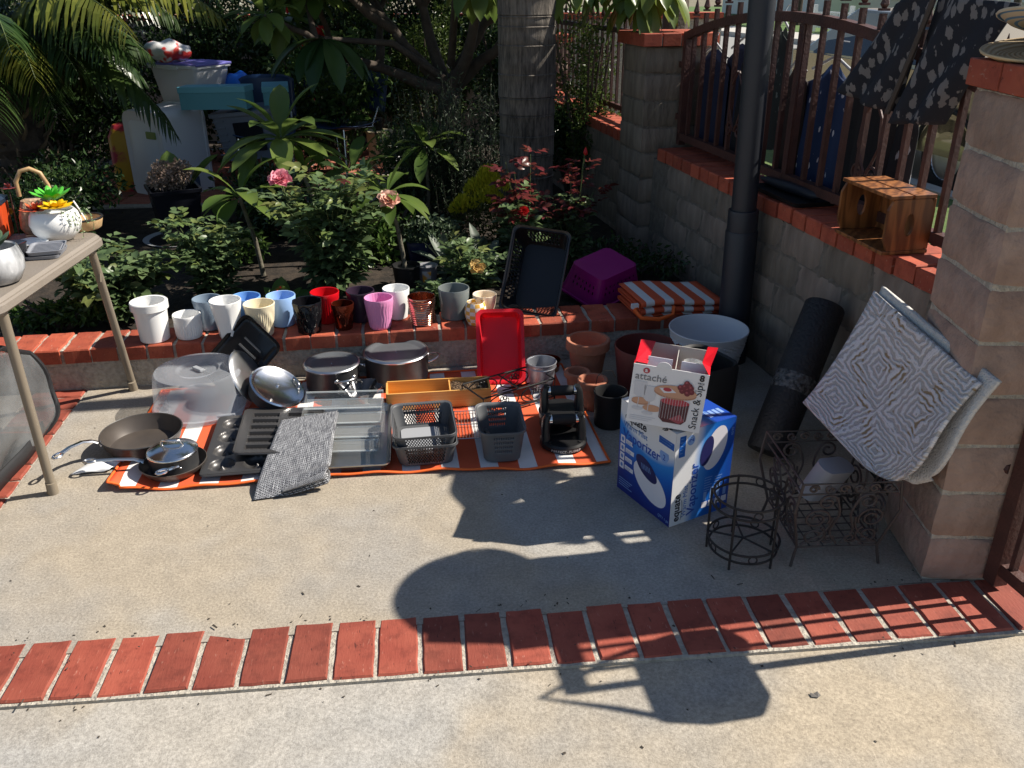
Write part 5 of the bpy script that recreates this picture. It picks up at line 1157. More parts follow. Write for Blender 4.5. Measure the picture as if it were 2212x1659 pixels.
c_navy = print_cloth('navy_leaf_cloth', (.016, .036, .10), (.62, .60, .62), 34, .16); c_dk = mat('dark_blue_cloth', (.018, .024, .055), .85, translucent=.12); c_blk = mat('black_cloth', (.012, .012, .014), .9)
c_gry = mat('grey_speckle_cloth', (.16, .165, .18), .9, col2=(.34, .35, .38), nscale=90, ramp=(.42, .6), translucent=.2); c_pat = print_cloth('dark_green_print', (.02, .026, .026), (.14, .17, .16), 40, .16); c_brn = print_cloth('brown_print', (.028, .016, .013), (.10, .06, .05), 45, .14); c_wb = print_cloth('black_white_print', (.012, .012, .016), (.40, .40, .42), 22, .22)
garment('hanging_dress', 'navy dress with scattered white leaves on a hanger behind the iron bars', 'dress', .20, -.20, .50, 1.21, c_navy, .26, .3, 6, 1.25)
garment('hanging_coat', 'dark blue coat hanging behind the fence next to the grey pillar', 'coat', 1.24, .88, .55, 1.20, c_dk, .24, .6)
garment('hanging_shirt', 'dark navy shirt hanging second from the grey pillar', 'shirt', 1.0, .66, .55, 1.24, c_dk, .28, .6)
garment('hanging_skirt', 'black skirt hanging third from the grey pillar, left of the pole', 'skirt', .76, .48, .55, 1.24, c_blk, .24, .6)
garment('hanging_blouse', 'dark green printed blouse right of the pole', 'blouse', .53, .32, .82, 1.33, c_pat, .25)
garment('hanging_trousers', 'speckled grey trousers below the green blouse', 'trousers', .47, .27, .45, .93, c_gry, .31, 1., 3, 1., False)
garment('hanging_tunic', 'brown printed tunic with bead trim left of the navy dress', 'blouse', .30, .14, .62, 1.20, c_brn, .23)
garment('hanging_jacket', 'black jacket between the navy dress and the draped leaf-print coat', 'jacket', -.16, -.46, .48, 1.24, c_blk, .25)
garment('hanging_trousers', 'black and white printed trousers hanging above the wooden crate', 'trousers', -.44, -.56, .50, 1.10, c_wb, .27, .9, 3, 1.)
# leaf print coat draped over the rail
c_leaf = print_cloth('black_leaf_velvet', (.018, .021, .031), (.19, .185, .19), 30, .35, .9, (1, 1, .6))
t = thing('draped_coat', 'black coat with grey leaf print slung diagonally over the fence near the pillar', 'coat')
def coatf(q0, q1, q2, q3, off):
    def f(a, c):
        p = [(q0[i] * (1 - a) + q1[i] * a) * (1 - c) + (q3[i] * (1 - a) + q2[i] * a) * c for i in (0, 1)]
        return tuple(wp(p[0], off + .022 * math.sin(11 * a + 3 * c) * (.3 + .7 * c) - .03 * math.sin(math.pi * a), p[1]))
    return f
b = B(); b.grid(coatf((-.64, 1.44), (-.84, 1.48), (-.70, 1.125), (-.40, 1.165), .05), 20, 24); b.obj('front_panel', c_leaf, t, smooth=180, solid=.008)
b = B(); b.grid(coatf((-.80, 1.47), (-1.13, 1.45), (-.90, 1.115), (-.68, 1.085), .08), 20, 24); b.obj('rear_panel', c_leaf, t, smooth=180, solid=.008)
b = B(); b.tube([wp(-.83, .035, 1.47), wp(-.77, .035, 1.3), wp(-.70, .035, 1.12)], .009, 6); b.obj('hem_edge', mat('brown_hem', (.07, .058, .05), .9), t)
# straw hats on the pillar
m, N, L, b_ = node_mat('straw', .8); tc = nd(N, 'TexCoord'); wv = nd(N, 'TexWave', Scale=30.0, Distortion=1.0); wv.wave_type = 'RINGS'; wv.rings_direction = 'Z'; L.new(tc.outputs['Object'], wv.inputs[0]); rp = nd(N, 'ValToRGB'); L.new(wv.outputs[0], rp.inputs[0]); rp.color_ramp.elements[0].color = (.36, .25, .13, 1); rp.color_ramp.elements[1].color = (.55, .42, .25, 1); L.new(rp.outputs[0], b_.inputs['Base Color'])
bp = nd(N, 'Bump', Strength=.6, Distance=.004); L.new(wv.outputs[0], bp.inputs['Height']); L.new(bp.outputs[0], b_.inputs['Normal']); m_straw = m
m, N, L, b_ = node_mat('straw_striped', .8); tc = nd(N, 'TexCoord'); sx = nd(N, 'SeparateXYZ'); L.new(tc.outputs['Object'], sx.inputs[0])
rad = mth(N, L, 'SQRT', mth(N, L, 'ADD', mth(N, L, 'POWER', sx.outputs[0], 2), mth(N, L, 'POWER', sx.outputs[1], 2))); w_ = mth(N, L, 'SINE', mth(N, L, 'MULTIPLY', mth(N, L, 'ADD', rad, mth(N, L, 'MULTIPLY', sx.outputs[2], .7)), 260.)); rp = nd(N, 'ValToRGB'); L.new(mth(N, L, 'ADD', mth(N, L, 'MULTIPLY', w_, .5), .5), rp.inputs[0]); rp.color_ramp.elements[0].position = .16; rp.color_ramp.elements[1].position = .26; rp.color_ramp.elements[0].color = (.10, .22, .38, 1); rp.color_ramp.elements[1].color = (.58, .48, .34, 1); L.new(rp.outputs[0], b_.inputs['Base Color']); m_straw2 = m
def hat(label, x, y, z, r, mt, dz, rot):
    t = thing('straw_hat', label, 'hat', (x, y, z), 0, 'straw hats stacked on the pillar', rot)
    b = B(); b.lathe([(r, .012), (r * .99, .016), (r * .85, .0), (r * .5, .004), (r * .44, .03), (r * .42, dz * .7), (r * .34, dz), (r * .1, dz + .004), (.001, dz)], 48, False, True, rm=lambda q, z_, th: q * (1 + .03 * math.sin(2 * th + 1)) ); b.obj('brim_and_crown', mt, t, smooth=60, solid=.003)
    b = B(); b.tube([(r * math.cos(2 * math.pi * k / 40), r * math.sin(2 * math.pi * k / 40) * (1 + .0), .013) for k in range(40)], .004, 6, True); b.obj('brim_edge', mt, t, smooth=60)
hat('lower plain straw hat with upturned brim on the pillar top', 1.300, 2.115, 1.346, .190, m_straw, .06, (R(4), R(-4), 0))
hat('upper straw hat with blue stripes stacked on the pillar', 1.310, 2.11, 1.400, .185, m_straw2, .15, (R(-6), R(10), 0))
# ================================================================== CAR
t = thing('parked_car', 'champagne-coloured car parked at the kerb beyond the fence', 'car', wp(4.45, 3.35, -.15), WA)
m_car = mat('champagne_paint', (.36, .30, .20), .25, .55, coat=1.); m_tyre = mat('tyre', (.015, .015, .016), .8); m_cglass = mat('car_glass', (.015, .02, .03), .05, spec=.8)
prof = [(-2.2, .35), (-2.25, .62), (-2.1, .88), (-1.35, .96), (-.65, 1.38), (.75, 1.42), (1.45, 1.02), (2.05, .92), (2.22, .7), (2.2, .35)]
for nm, pr_, mt2, y0, y1 in (('lower_body', [(-2.2, .32), (-2.25, .62), (-2.12, .86), (-1.4, .95), (1.5, 1.0), (2.08, .90), (2.22, .7), (2.2, .32)], m_car, 0., -1.72),):
    b = B(); secs = []
    for y, s, dz in ((y0 - .0, .97, .0), (y0 - .06, 1, .0), (y1 + .06, 1, 0), (y1, .97, 0)): secs.append([(x * s, y + (.04 if .5 < z < .8 and abs(y - y0) < .01 else 0), z) for x, z in pr_])
    b.loft(secs); b.obj(nm, mt2, t, smooth=30)
b = B(); b.loft([[(-1.38, -.10, .95), (1.42, -.10, .97), (1.42, -1.62, .97), (-1.38, -1.62, .95)], [(-.62, -.28, 1.38), (.72, -.28, 1.42), (.72, -1.44, 1.42), (-.62, -1.44, 1.38)]]); b.obj('cabin', m_car, t, bevel=.03)
for xa, xb, xc, xd in ((-1.15, -.08, -.08, -.60), (.0, 1.15, .66, .0)):
    b = B(); q = lambda x, z: (x, -.10 - .18 * (z - .96) / .43 + .006, z); b.add([q(xa, .99), q(xb, .99), q(xc, 1.33), q(xd, 1.33)], [(0, 1, 2, 3)]); b.obj('window', m_cglass, t)
for x in (-1.32, 1.35):
    b = B(); b.lathe([(.001, -.1), (.3, -.1), (.325, -.07), (.325, .07), (.3, .1), (.2, .1), (.19, .07), (.001, .06)], 36, T=Matrix.Translation((x, -.10, .325)) @ Matrix.Rotation(R(-90), 4, 'X')); wl = b.obj('wheel', m_tyre, t, smooth=40)
    b = B(); b.lathe([(.001, .085), (.05, .085), (.19, .075), (.2, .09), (.205, .06)], 30, False, True, T=Matrix.Translation((x, -.10, .325)) @ Matrix.Rotation(R(-90), 4, 'X')); b.obj('rim', m_steelb, wl, smooth=40)
    b = B(); b.tube([(x + .37 * math.cos(a), .032, .325 + .37 * math.sin(a)) for a in [math.pi * k / 16 for k in range(17)]], .02, 6); b.obj('wheel_arch', m_tyre, t)
b = B(); b.box((.05, .045, .80), (.14, .02, .025)); b.obj('door_handle', m_car, t)
# ================================================================== TABLE AND ITS WARES
m_tab = mat('brown_table', (.205, .175, .145), .55, col2=(.23, .20, .17), nscale=5, bump=.15, bscale=120); m_leg = mat('tan_tube', (.22, .185, .14), .4)
t = thing('folding_table', 'taupe folding card table with tubular legs at the left edge', 'table', (-1.860, 2.595, 0), R(1.8))
TZ = .71; w, d = .86, .78
b = B(); b.loft([rrect(w - .02, d - .02, .05, TZ - .045, 8), rrect(w, d, .06, TZ - .036, 8), rrect(w, d, .06, TZ - .016, 8), rrect(w - .012, d - .012, .055, TZ - .012, 8), rrect(w - .012, d - .012, .055, TZ - .008, 8), rrect(w - .03, d - .03, .045, TZ, 8)]); b.obj('tabletop', m_tab, t, smooth=35)
for x, y, fx, fy in ((.395, -.30, .352, -.215), (.385, .34, .325, .575), (-.395, -.30, -.352, -.215), (-.385, .34, -.325, .575)):
    b = B(); b.tube([(x, y, TZ - .04), (fx, fy, .03)], .0145, 14); l = b.obj('leg', m_leg, t, smooth=60)
    b = B(); b.tube([(fx + (x - fx) * .055, fy + (y - fy) * .055, .045), (fx, fy, .002)], [.0165, .018], 14); b.obj('foot_cap', m_leg, l, smooth=40)
    b = B(); b.tube([(x, y * 1.0, TZ - .05), (x - .0, y * .96 + (.05 if y > 0 else -.0), TZ - .12), (x * .985, y + (.03 if y > 0 else .03), TZ - .18)], .006, 6); b.obj('brace', m_leg, t)
TW = 'wares on the card table'
def on_table(name, label, cat, x, y, rz=0.): return thing(name, label, cat, (x, y, TZ + .0015), rz, TW)
def succ(bb, c, n, l, w, tilt0, tilt1, rings=3, seed=0):
    rr = random.Random(seed)
    for r_ in range(rings):
        m_ = max(4, int(n * (1 - r_ * .22))); til = tilt0 + (tilt1 - tilt0) * r_ / max(1, rings - 1); s = 1 - .2 * r_
        for k in range(m_):
            a = 2 * math.pi * (k + .5 * r_) / m_ + rr.uniform(-.1, .1)
            T = Matrix.Translation(c) @ Matrix.Rotation(a, 4, 'Z') @ Matrix.Rotation(-til, 4, 'Y')
            bb.loft([[(x * l * s, y * w * s * q, (z * w * .4 * q + .0) * s) for y, z in ((-1, 0), (0, .6), (1, 0), (0, -.7))] for x, q in ((0, .35), (.35, .8), (.7, 1), (.9, .6), (1, .08))], T=T)
t = on_table('succulent_bowl', 'round white bowl of artificial green, red and yellow succulents', 'planter', -1.560, 2.895)
b = B(); b.lathe([(.001, 0), (.04, 0), (.05, .003), (.075, .03), (.083, .06), (.076, .09), (.066, .103), (.062, .102), (.068, .085), (.001, .085)], 48); b.obj('bowl', w_pot, t, smooth=50)
b = B(); succ(b, (.03, -.03, .112), 9, .058, .015, .25, 1.2, 4, 1); b.obj('yellow_succulent', mat('yellow_succ', (.80, .52, .01), .5, translucent=.2), t, smooth=60)
b = B(); succ(b, (-.040, -.03, .104), 10, .054, .010, .2, 1.2, 3, 2); b.obj('red_succulent', mat('red_succ', (.36, .02, .02), .45, col2=(.62, .16, .04), nscale=40), t, smooth=60)
b = B(); succ(b, (-.01, .03, .125), 9, .075, .014, .5, 1.3, 3, 3); b.obj('green_succulent', mat('green_succ', (.10, .50, .05), .5, translucent=.2), t, smooth=60)
b = B(); rr = random.Random(5)
for s in range(5):
    x0, y0 = .05 + .012 * s, -.045 + .016 * s; pts = []
    for k in range(9):
        tt = k / 8; pts.append((x0 + .025 * math.sin(tt * 2) + .004 * rr.uniform(-1, 1), y0 - .012 * math.sin(tt * 2.5), .105 - tt * (.05 + .02 * (s % 3)) + .01 * math.sin(tt * 3.1)))
    b.tube(pts, .0009, 4)
    for p in pts[1:]:
        for q in (-1, 1): a = rr.uniform(0, 6); b.add([(0, 0, 0), (.005, .0025, .001), (.010, 0, 0), (.005, -.0025, .001)], [(0, 1, 2, 3)], Tm(p, (rr.uniform(-1, 1), rr.uniform(-1, 1), a)))
b.obj('trailing_vine', mat('vine_pale', (.22, .30, .14), .6), t)
t = on_table('soap_tray', 'pair of grey slatted soap trays stacked at the table edge', 'soap dish', -1.515, 2.712, R(12))
m_sg = mat('grey_silicone', (.22, .23, .26), .6)
for k, (dx, dz, a) in enumerate(((0, 0, 0), (.006, .014, 7))):
    b = B(); b.loft([rrect(.10, .13, .018, dz, 5, dx), rrect(.108, .138, .02, dz + .011, 5, dx), rrect(.100, .130, .018, dz + .0105, 5, dx), rrect(.094, .124, .016, dz + .004, 5, dx)]); o = b.obj('tray', m_sg, t, smooth=40, rot=(0, 0, R(a)))
    for q in range(7): b = B(); b.box((dx, -.05 + .016 * q, dz + .0062), (.08, .005, .005)); b.obj('slat', m_sg, o)
t = on_table('marble_planter', 'grey marbled round planter with a dark leafy plant at the left frame edge', 'planter', -1.510, 2.42)
b = B(); b.lathe([(.001, 0), (.045, 0), (.06, .006), (.078, .04), (.080, .07), (.07, .105), (.066, .108), (.062, .104), (.07, .07), (.001, .06)], 40); b.obj('bowl', mat('marble_glaze', (.09, .095, .10), .2, col2=(.62, .63, .65), nscale=14, ramp=(.45, .66), stretch=(1, 1, .4)), t, smooth=50)
b = B(); succ(b, (0, 0, .09), 8, .08, .016, .7, 1.3, 3, 8); b.obj('leaves', mat('grey_green_leaf', (.08, .13, .07), .5), t, smooth=60)
b = B(); b.lathe([(.001, 0), (.03, 0), (.05, .012), (.055, .018), (.052, .018), (.03, .006), (.001, .005)], 32, rm=lambda r, z, th: r * (1 + .08 * math.sin(7 * th))); tag(b.obj('shell_dish', glaze('porcelain', (.78, .8, .8)), loc=(-1.61, 2.80, TZ + .0015), smooth=60), 'small white scalloped dish with a blue mark beside the succulent bowl', 'dish', TW)
b = B(); b.lathe([(.001, 0), (.027, 0), (.032, .05), (.035, .055), (.03, .054), (.001, .045)], 28); tag(b.obj('dark_jar', mat('dark_glass', (.015, .015, .018), .1), loc=(-1.575, 2.655, TZ + .0015), smooth=40), 'small black jar between the marbled planter and the soap trays', 'jar', TW)
t = on_table('round_basket', 'shallow straw basket with a black rim at the far table corner', 'basket', -1.535, 3.035, R(10))
b = B(); b.lathe([(.001, .002), (.05, 0), (.058, .006), (.066, .035), (.067, .04), (.063, .039), (.054, .008), (.001, .006)], 40, rm=lambda r, z, th: r + (.001 * math.sin(60 * th) if r > .05 else 0)); b.obj('weave', mat('natural_straw', (.50, .32, .15), .7, col2=(.62, .42, .22), nscale=50), t, smooth=60)
b = B(); b.tube([(.065 * math.cos(2 * math.pi * k / 30), .065 * math.sin(2 * math.pi * k / 30), .040) for k in range(30)], .004, 6, True); b.obj('rim', m_blk, t, smooth=60)
b = B(); b.tube([(.02, -.01, .01), (-.005, .0, .07), (-.02, .005, .10)], .003, 6); b.obj('stick', m_white, t)
t = on_table('wicker_bag', 'tan wicker handbag with arched bamboo handle behind the succulents', 'bag', -1.665, 2.99, R(20))
b = B(); b.loft([[(x * s, y * s, z) for x, y, _ in rrect(.13, .07, .03, 0, 5)] for s, z in ((.8, 0), (1, .02), (.95, .06), (.7, .115), (.5, .12))]); b.obj('bag_body', mat('wicker', (.34, .21, .12), .8, col2=(.48, .33, .22), nscale=40, bump=.8, bscale=90), t, smooth=50)
b = B(); b.tube([(-.045, 0, .13), (-.045, 0, .18), (-.025, 0, .215), (.005, 0, .222), (.035, 0, .205), (.05, 0, .165), (.058, 0, .12)], .0075, 8); b.obj('handle', mat('bamboo_pale', (.50, .33, .16), .45, col2=(.3, .18, .09), nscale=30), t, smooth=60)
t = on_table('brass_bottle', 'slim brass-coloured bottle leaning behind the yellow succulent', 'bottle', -1.585, 2.985)
b = B(); b.lathe([(.001, 0), (.015, 0), (.017, .004), (.016, .075), (.018, .085), (.018, .098), (.009, .104), (.007, .14), (.001, .142)], 20); b.obj('bottle', mat('brass', (.45, .34, .14), .25, .8), t, smooth=40, rot=(0, R(-14), 0))
t = on_table('red_leaf_stem', 'dark red artificial succulent stem sticking up behind the wicker bag', 'plant', -1.735, 2.965)
b = B(); b.tube([(0, 0, 0), (.003, 0, .15)], .003, 5); b.obj('stem', mat('stem_brown', (.08, .04, .03), .7), t); b = B(); succ(b, (.003, 0, .16), 7, .026, .007, .1, 1., 2, 4); b.obj('rosette', mat('dark_red_succ', (.20, .035, .03), .5), t, smooth=60)
t = on_table('lantern_can', 'orange-red metal lantern can with a dark lid at the left frame edge', 'lantern', -1.80, 2.93, R(15))
b = B(); b.loft([rrect(.10, .10, .008, 0), rrect(.105, .105, .008, .115), rrect(.09, .09, .008, .118)]); b.obj('can_body', mat('orange_enamel', (.50, .06, .015), .35), t, smooth=40)
b = B(); b.loft([rrect(.115, .115, .02, .118), rrect(.118, .118, .02, .132), rrect(.08, .08, .02, .142)]); b.obj('lid', mat('dark_blue_lid', (.02, .03, .05), .2), t, smooth=40)
b = B(); b.prism([(.0, 0), (.03, .012), (.012, .03), (-.006, .022)], 0, .001, T=frame((.01, -.0535, .07), (1, 0, 0), (0, 0, 1))); b.obj('emblem', m_sg, t)
t = on_table('steel_tray', 'shiny metal tray lying at the back left of the table', 'tray', -1.83, 2.80, R(30))
b = B(); b.loft([rrect(.22, .15, .02, 0), rrect(.24, .17, .02, .014), rrect(.236, .166, .02, .014), rrect(.215, .145, .02, .003)]); b.obj('tray_body', m_steelb, t, smooth=40)
# ---- clear zip storage bag under the table
m_clr = mat('clear_vinyl', (.10, .105, .11), .2, col2=(.22, .23, .24), nscale=5, detail=8, bump=1.2, bscale=9, alpha=.62, spec=.8)
m_pip = mat('black_piping', (.018, .018, .02), .5)
t = thing('vinyl_storage_bag', 'clear vinyl zip bag with black piping under the card table', 'bag')
lowr = [Vector((-1.735, 2.80, .0)), Vector((-1.70, 2.55, .0)), Vector((-1.655, 2.25, .0)), Vector((-1.61, 1.85, 0))]
midr = [Vector((-1.66, 2.90, .10)), Vector((-1.70, 2.58, .12)), Vector((-1.68, 2.22, .12)), Vector((-1.63, 1.85, .12))]
topr = [Vector((-1.74, 2.86, .30)), Vector((-1.70, 2.62, .42)), Vector((-1.70, 2.22, .45)), Vector((-1.68, 1.85, .45))]
def lerp3(P, t): k = min(int(t * 3), 2); f = t * 3 - k; return P[k] * (1 - f) + P[k + 1] * f
def bagf(u, v):
    a, m2, c = lerp3(lowr, u), lerp3(midr, u), lerp3(topr, u)
    p = a * (1 - v) ** 2 + m2 * 2 * v * (1 - v) + c * v * v; q = .014 * math.sin(9 * u + 4 * v) * math.sin(7 * v + 3 * u)
    return (p.x + q, p.y, p.z)
b = B(); b.grid(bagf, 30, 16); b.obj('side_panel', m_clr, t, smooth=180)
b = B(); b.grid(lambda u, v: (bagf(u, 1)[0] - .55 * v, bagf(u, 1)[1] + .02 * v, bagf(u, 1)[2] + .03 * math.sin(math.pi * v) + .01 * math.sin(13 * v + 8 * u)), 30, 16); b.obj('top_panel', m_clr, t, smooth=180)
b = B(); b.grid(lambda u, v: (bagf(0, u)[0] - .55 * v, bagf(0, u)[1] + .01 * math.sin(9 * v), bagf(0, u)[2]), 16, 16); b.obj('end_panel', m_clr, t, smooth=180)
b = B(); b.grid(lambda u, v: (bagf(1, u)[0] - .55 * v, bagf(1, u)[1] - .01 * math.sin(9 * v), bagf(1, u)[2]), 16, 16); b.obj('end_panel', m_clr, t, smooth=180)
b = B(); b.grid(lambda u, v: (bagf(u, 0)[0] - .55 * v, bagf(u, 0)[1], .004), 10, 4); b.obj('base_panel', m_pip, t)
b = B(); b.tube([(bagf(k / 30, 1)[0], bagf(k / 30, 1)[1], bagf(k / 30, 1)[2]) for k in range(31)], .010, 6); b.obj('piping', m_pip, t, smooth=60)
b = B(); b.tube([(bagf(0, k / 16)[0] + .002, bagf(0, k / 16)[1], bagf(0, k / 16)[2]) for k in range(17)], .010, 6); b.obj('piping', m_pip, t, smooth=60)
b = B(); b.grid(lambda u, v: (bagf(u, 0)[0] + .004 + .004 * (1 - v), bagf(u, 0)[1], .002 + .052 * v), 30, 2); b.obj('base_band', m_pip, t, smooth=60, solid=.004)
b = B(); b.grid(lambda u, v: (bagf(.60 + .04 * u, 0)[0] + .013, bagf(.60 + .04 * u, 0)[1], .004 + .048 * v), 2, 2); b.obj('yellow_tag', mat('yellow_tag', (.75, .45, .01), .5), t)
b = B(); b.loft([[(x * s - 1.975, y * s * 1.1 + 2.38, z) for x, y, _ in rrect(.45, .5, .1, 0, 5)] for s, z in ((.9, .02), (1, .12), (.9, .27), (.5, .31))]); tag(b.obj('yellow_bedding', mat('amber_cloth', (.55, .27, .03), .8, col2=(.65, .4, .08), nscale=6), smooth=60), 'folded amber-yellow bedding seen inside the clear storage bag', 'bedding')
# ================================================================== PLANTS
def leaf_mat(name, c1, c2, rough=.4, tr=.35, isl=.35): return mat(name, c1, rough, col2=c2, nscale=3, translucent=tr, island=isl, spec=.4)
TPL4 = (np.array([(0, 0, 0), (.45, -.5, .14), (1, 0, -.06), (.45, .5, .14)]), [(0, 1, 2), (0, 2, 3)])
TPL8 = (np.array([(0, 0, 0), (.3, -.42, .10), (.3, 0, 0), (.3, .42, .10), (.65, -.40, .05), (.65, 0, -.03), (.65, .40, .05), (1, 0, -.16)]), [(0, 1, 2), (0, 2, 3), (1, 4, 5, 2), (2, 5, 6, 3), (4, 7, 5), (5, 7, 6)])
def unit(a): return a / np.maximum(np.linalg.norm(a, axis=-1, keepdims=True), 1e-9)
def leaves_np(P, D, Nn, Ls, Ws, tpl):
    P, D, Nn = np.asarray(P, float), unit(np.asarray(D, float)), np.asarray(Nn, float)
    S_ = unit(np.cross(D, Nn)); Nn = np.cross(S_, D)
    Tv, Tf = tpl; L = np.asarray(Ls)[:, None, None]; Wd = np.asarray(Ws)[:, None, None]
    V = P[:, None, :] + D[:, None, :] * Tv[None, :, 0:1] * L + S_[:, None, :] * Tv[None, :, 1:2] * Wd + Nn[:, None, :] * Tv[None, :, 2:3] * L
    n, k = V.shape[:2]; V = V.reshape(-1, 3)
    F = [tuple(i + j * k for i in f) for j in range(n) for f in Tf]
    return V, F
class LB:      # leaf builder
    def __init__(s): s.V = []; s.F = []; s.o = 0
    def add(s, V, F): s.V.append(V); s.F += [tuple(i + s.o for i in f) for f in F]; s.o += len(V)
    def leaves(s, P, D, N_, L, W_, tpl=TPL4): s.add(*leaves_np(P, D, N_, L, W_, tpl))
    def obj(s, name, mt, parent=None, smooth=False):
        me = bpy.data.meshes.new(name); V = np.concatenate(s.V); me.from_pydata(V.tolist(), [], s.F); me.materials.append(mt)
        if smooth: me.polygons.foreach_set('use_smooth', [True] * len(me.polygons))
        o = bpy.data.objects.new(name, me); COL.objects.link(o)
        if parent: o.parent = parent
        return o
def cloud(lb, n, c, rad, L, Wr=.5, up=.3, shell=.5, tpl=TPL4, rng=RNG):
    q = unit(rng.normal(size=(n, 3))); r = rng.uniform(shell, 1, (n, 1)) ** .6
    # lumpy outline
    lump = 1 + .22 * np.sin(q[:, :1] * 5 + 1.3) * np.sin(q[:, 1:2] * 6) + .15 * np.sin(q[:, 2:] * 9 + q[:, :1] * 4)
    P = np.asarray(c) + q * r * lump * np.asarray(rad)
    D = q * .6 + rng.normal(size=(n, 3)) * .7 + np.array([0, 0, -.15]); N_ = rng.normal(size=(n, 3)) * .6 + np.array([0, 0, up]) + q * .4
    l = L * rng.uniform(.6, 1.25, n); lb.leaves(P, D, N_, l, l * Wr, tpl)
m_wood = mat('bark_dark', (.045, .034, .026), .9, col2=(.08, .06, .045), nscale=12, bump=1., bscale=40)
m_lrose = leaf_mat('rose_leaf', (.095, .150, .062), (.125, .178, .078), .38, .3, .25); m_lyoung = leaf_mat('young_rose_leaf', (.13, .19, .055), (.17, .17, .055), .4, .3, .25); m_lred = leaf_mat('red_rose_leaf', (.17, .035, .03), (.10, .03, .03), .3, .4)
m_ldark = leaf_mat('hedge_leaf', (.03, .062, .02), (.045, .08, .026), .26, .25, .45); m_lmid = leaf_mat('hibiscus_leaf', (.06, .12, .028), (.085, .14, .035), .3, .35, .4); m_stem = mat('green_stem', (.08, .11, .035), .6)
# ---- roses
def rose_bush(label, x, y, h, spread, nst, seed, young=.2, red=.0, lsize=.045, z0=.11, density=1.):
    rng = np.random.default_rng(seed); t = thing('rose_bush', label, 'rose bush', (x, y, z0), 0, 'roses behind the planter wall')
    b = B(); LG, LY, LR = LB(), LB(), LB(); tips = []
    for k in range(nst):
        a = rng.uniform(0, 2 * math.pi); rr_ = spread * rng.uniform(.3, 1); hh = h * rng.uniform(.6, 1.)
        p0 = np.array([rng.uniform(-.03, .03), rng.uniform(-.03, .03), 0.]); p3 = np.array([math.cos(a) * rr_, math.sin(a) * rr_, hh]); p1 = p0 + np.array([math.cos(a) * rr_ * .15, math.sin(a) * rr_ * .15, hh * .5])
        pts = [p0 * (1 - t_) ** 2 + p1 * 2 * t_ * (1 - t_) + p3 * t_ * t_ for t_ in np.linspace(0, 1, 9)]
        b.tube([tuple(p) for p in pts], [.005 - .0035 * i / 8 for i in range(9)], 5); tips.append(p3)
        for t_ in np.linspace(.18, 1, int(11 * density)):
            base = p0 * (1 - t_) ** 2 + p1 * 2 * t_ * (1 - t_) + p3 * t_ * t_
            for rep in range(2):
                aa = rng.uniform(0, 2 * math.pi); d = np.array([math.cos(aa), math.sin(aa), rng.uniform(-.1, .5)]); d /= np.linalg.norm(d); L = .085 * rng.uniform(.6, 1.2) * (lsize / .045)
                nn = np.array([rng.normal() * .3, rng.normal() * .3, 1.]); side = np.cross(d, nn); side /= np.linalg.norm(side)
                Ps, Ds = [], []
                for f, sg in ((.35, -1), (.35, 1), (.7, -1), (.7, 1), (.9, 0)):
                    Ps.append(base + d * L * f); Ds.append(d * .7 + side * sg * .8 if sg else d)
                l = np.array([.8, .8, 1, 1, 1.15]) * lsize * rng.uniform(.75, 1.2)
                tgt = LR if (red and t_ > .72 and rng.random() < red) else (LY if (t_ > .82 and rng.random() < young) else LG)
                tgt.leaves(Ps, Ds, np.repeat(nn[None], 5, 0) + rng.normal(size=(5, 3)) * .25, l, l * .62, TPL8)
    b.obj('stems', m_stem, t, smooth=60); LG.obj('foliage', m_lrose, t, True)
    if LY.V: LY.obj('young_foliage', m_lyoung, t, True)
    if LR.V: LR.obj('red_foliage', m_lred, t, True)
    return t, tips
def bloom(parent, p, r, mt, seed=0, name='bloom', tilt=(0, 0, 0)):
    rng = random.Random(seed); b = B()
    for ring_, (m_, til, s) in enumerate(((6, .2, 1.), (6, .55, .85), (5, .95, .65), (4, 1.25, .45))):
        for k in range(m_):
            a = 2 * math.pi * (k + .5 * ring_) / m_ + rng.uniform(-.2, .2)
            T = Matrix.Translation(p) @ Tm((0, 0, 0), tilt) @ Matrix.Rotation(a, 4, 'Z') @ Matrix.Rotation(-til + rng.uniform(-.12, .12), 4, 'Y')
            def f(u, v, s=s): return (u * r * s, (v - .5) * r * s * 1.15 * math.sin(math.pi * (.18 + .72 * u)) , r * s * (.20 * (v - .5) ** 2 * 4 - .12 * u ** 3 + .05 * math.sin(9 * v) * u))
            b.grid(f, 5, 5, T=T)
    return b.obj(name, mt, parent, smooth=180)
m_pink = mat('petal_pink', (.78, .20, .30), .6, col2=(.85, .42, .46), nscale=14, translucent=.3); m_peach = mat('petal_peach', (.85, .48, .36), .6, col2=(.85, .6, .5), nscale=14, translucent=.3); m_yel = mat('petal_yellow', (.80, .52, .14), .6, col2=(.85, .65, .3), nscale=14, translucent=.3); m_redp = mat('petal_red', (.55, .02, .02), .5, translucent=.2)
rose_bush('low rose bush by the table leg, no blooms, left of the pots', -1.80, 3.70, .34, .27, 18, 11, .15, 0, .058)
rose_bush('rose bush with tall light shoots behind the white pots', -1.42, 3.92, .42, .20, 13, 12, .4, 0, .044)
t, tips = rose_bush('large rose bush with pink and peach blooms in the middle of the garden', -.86, 4.02, .60, .27, 26, 13, .35, .06, .054)
bloom(t, (-.21, -.02, .575), .058, m_pink, 1, tilt=(R(35), 0, 0)); bloom(t, (.29, -.05, .485), .055, m_peach, 2, tilt=(R(40), R(15), 0))
b = B(); b.tube([(-.1, 0, .2), (-.19, 0, .45), (-.21, -.01, .57)], .0035, 5); b.obj('bloom_stem', m_stem, t); b = B(); b.tube([(.1, 0, .2), (.25, -.02, .4), (.29, -.04, .48)], .0035, 5); b.obj('bloom_stem', m_stem, t)
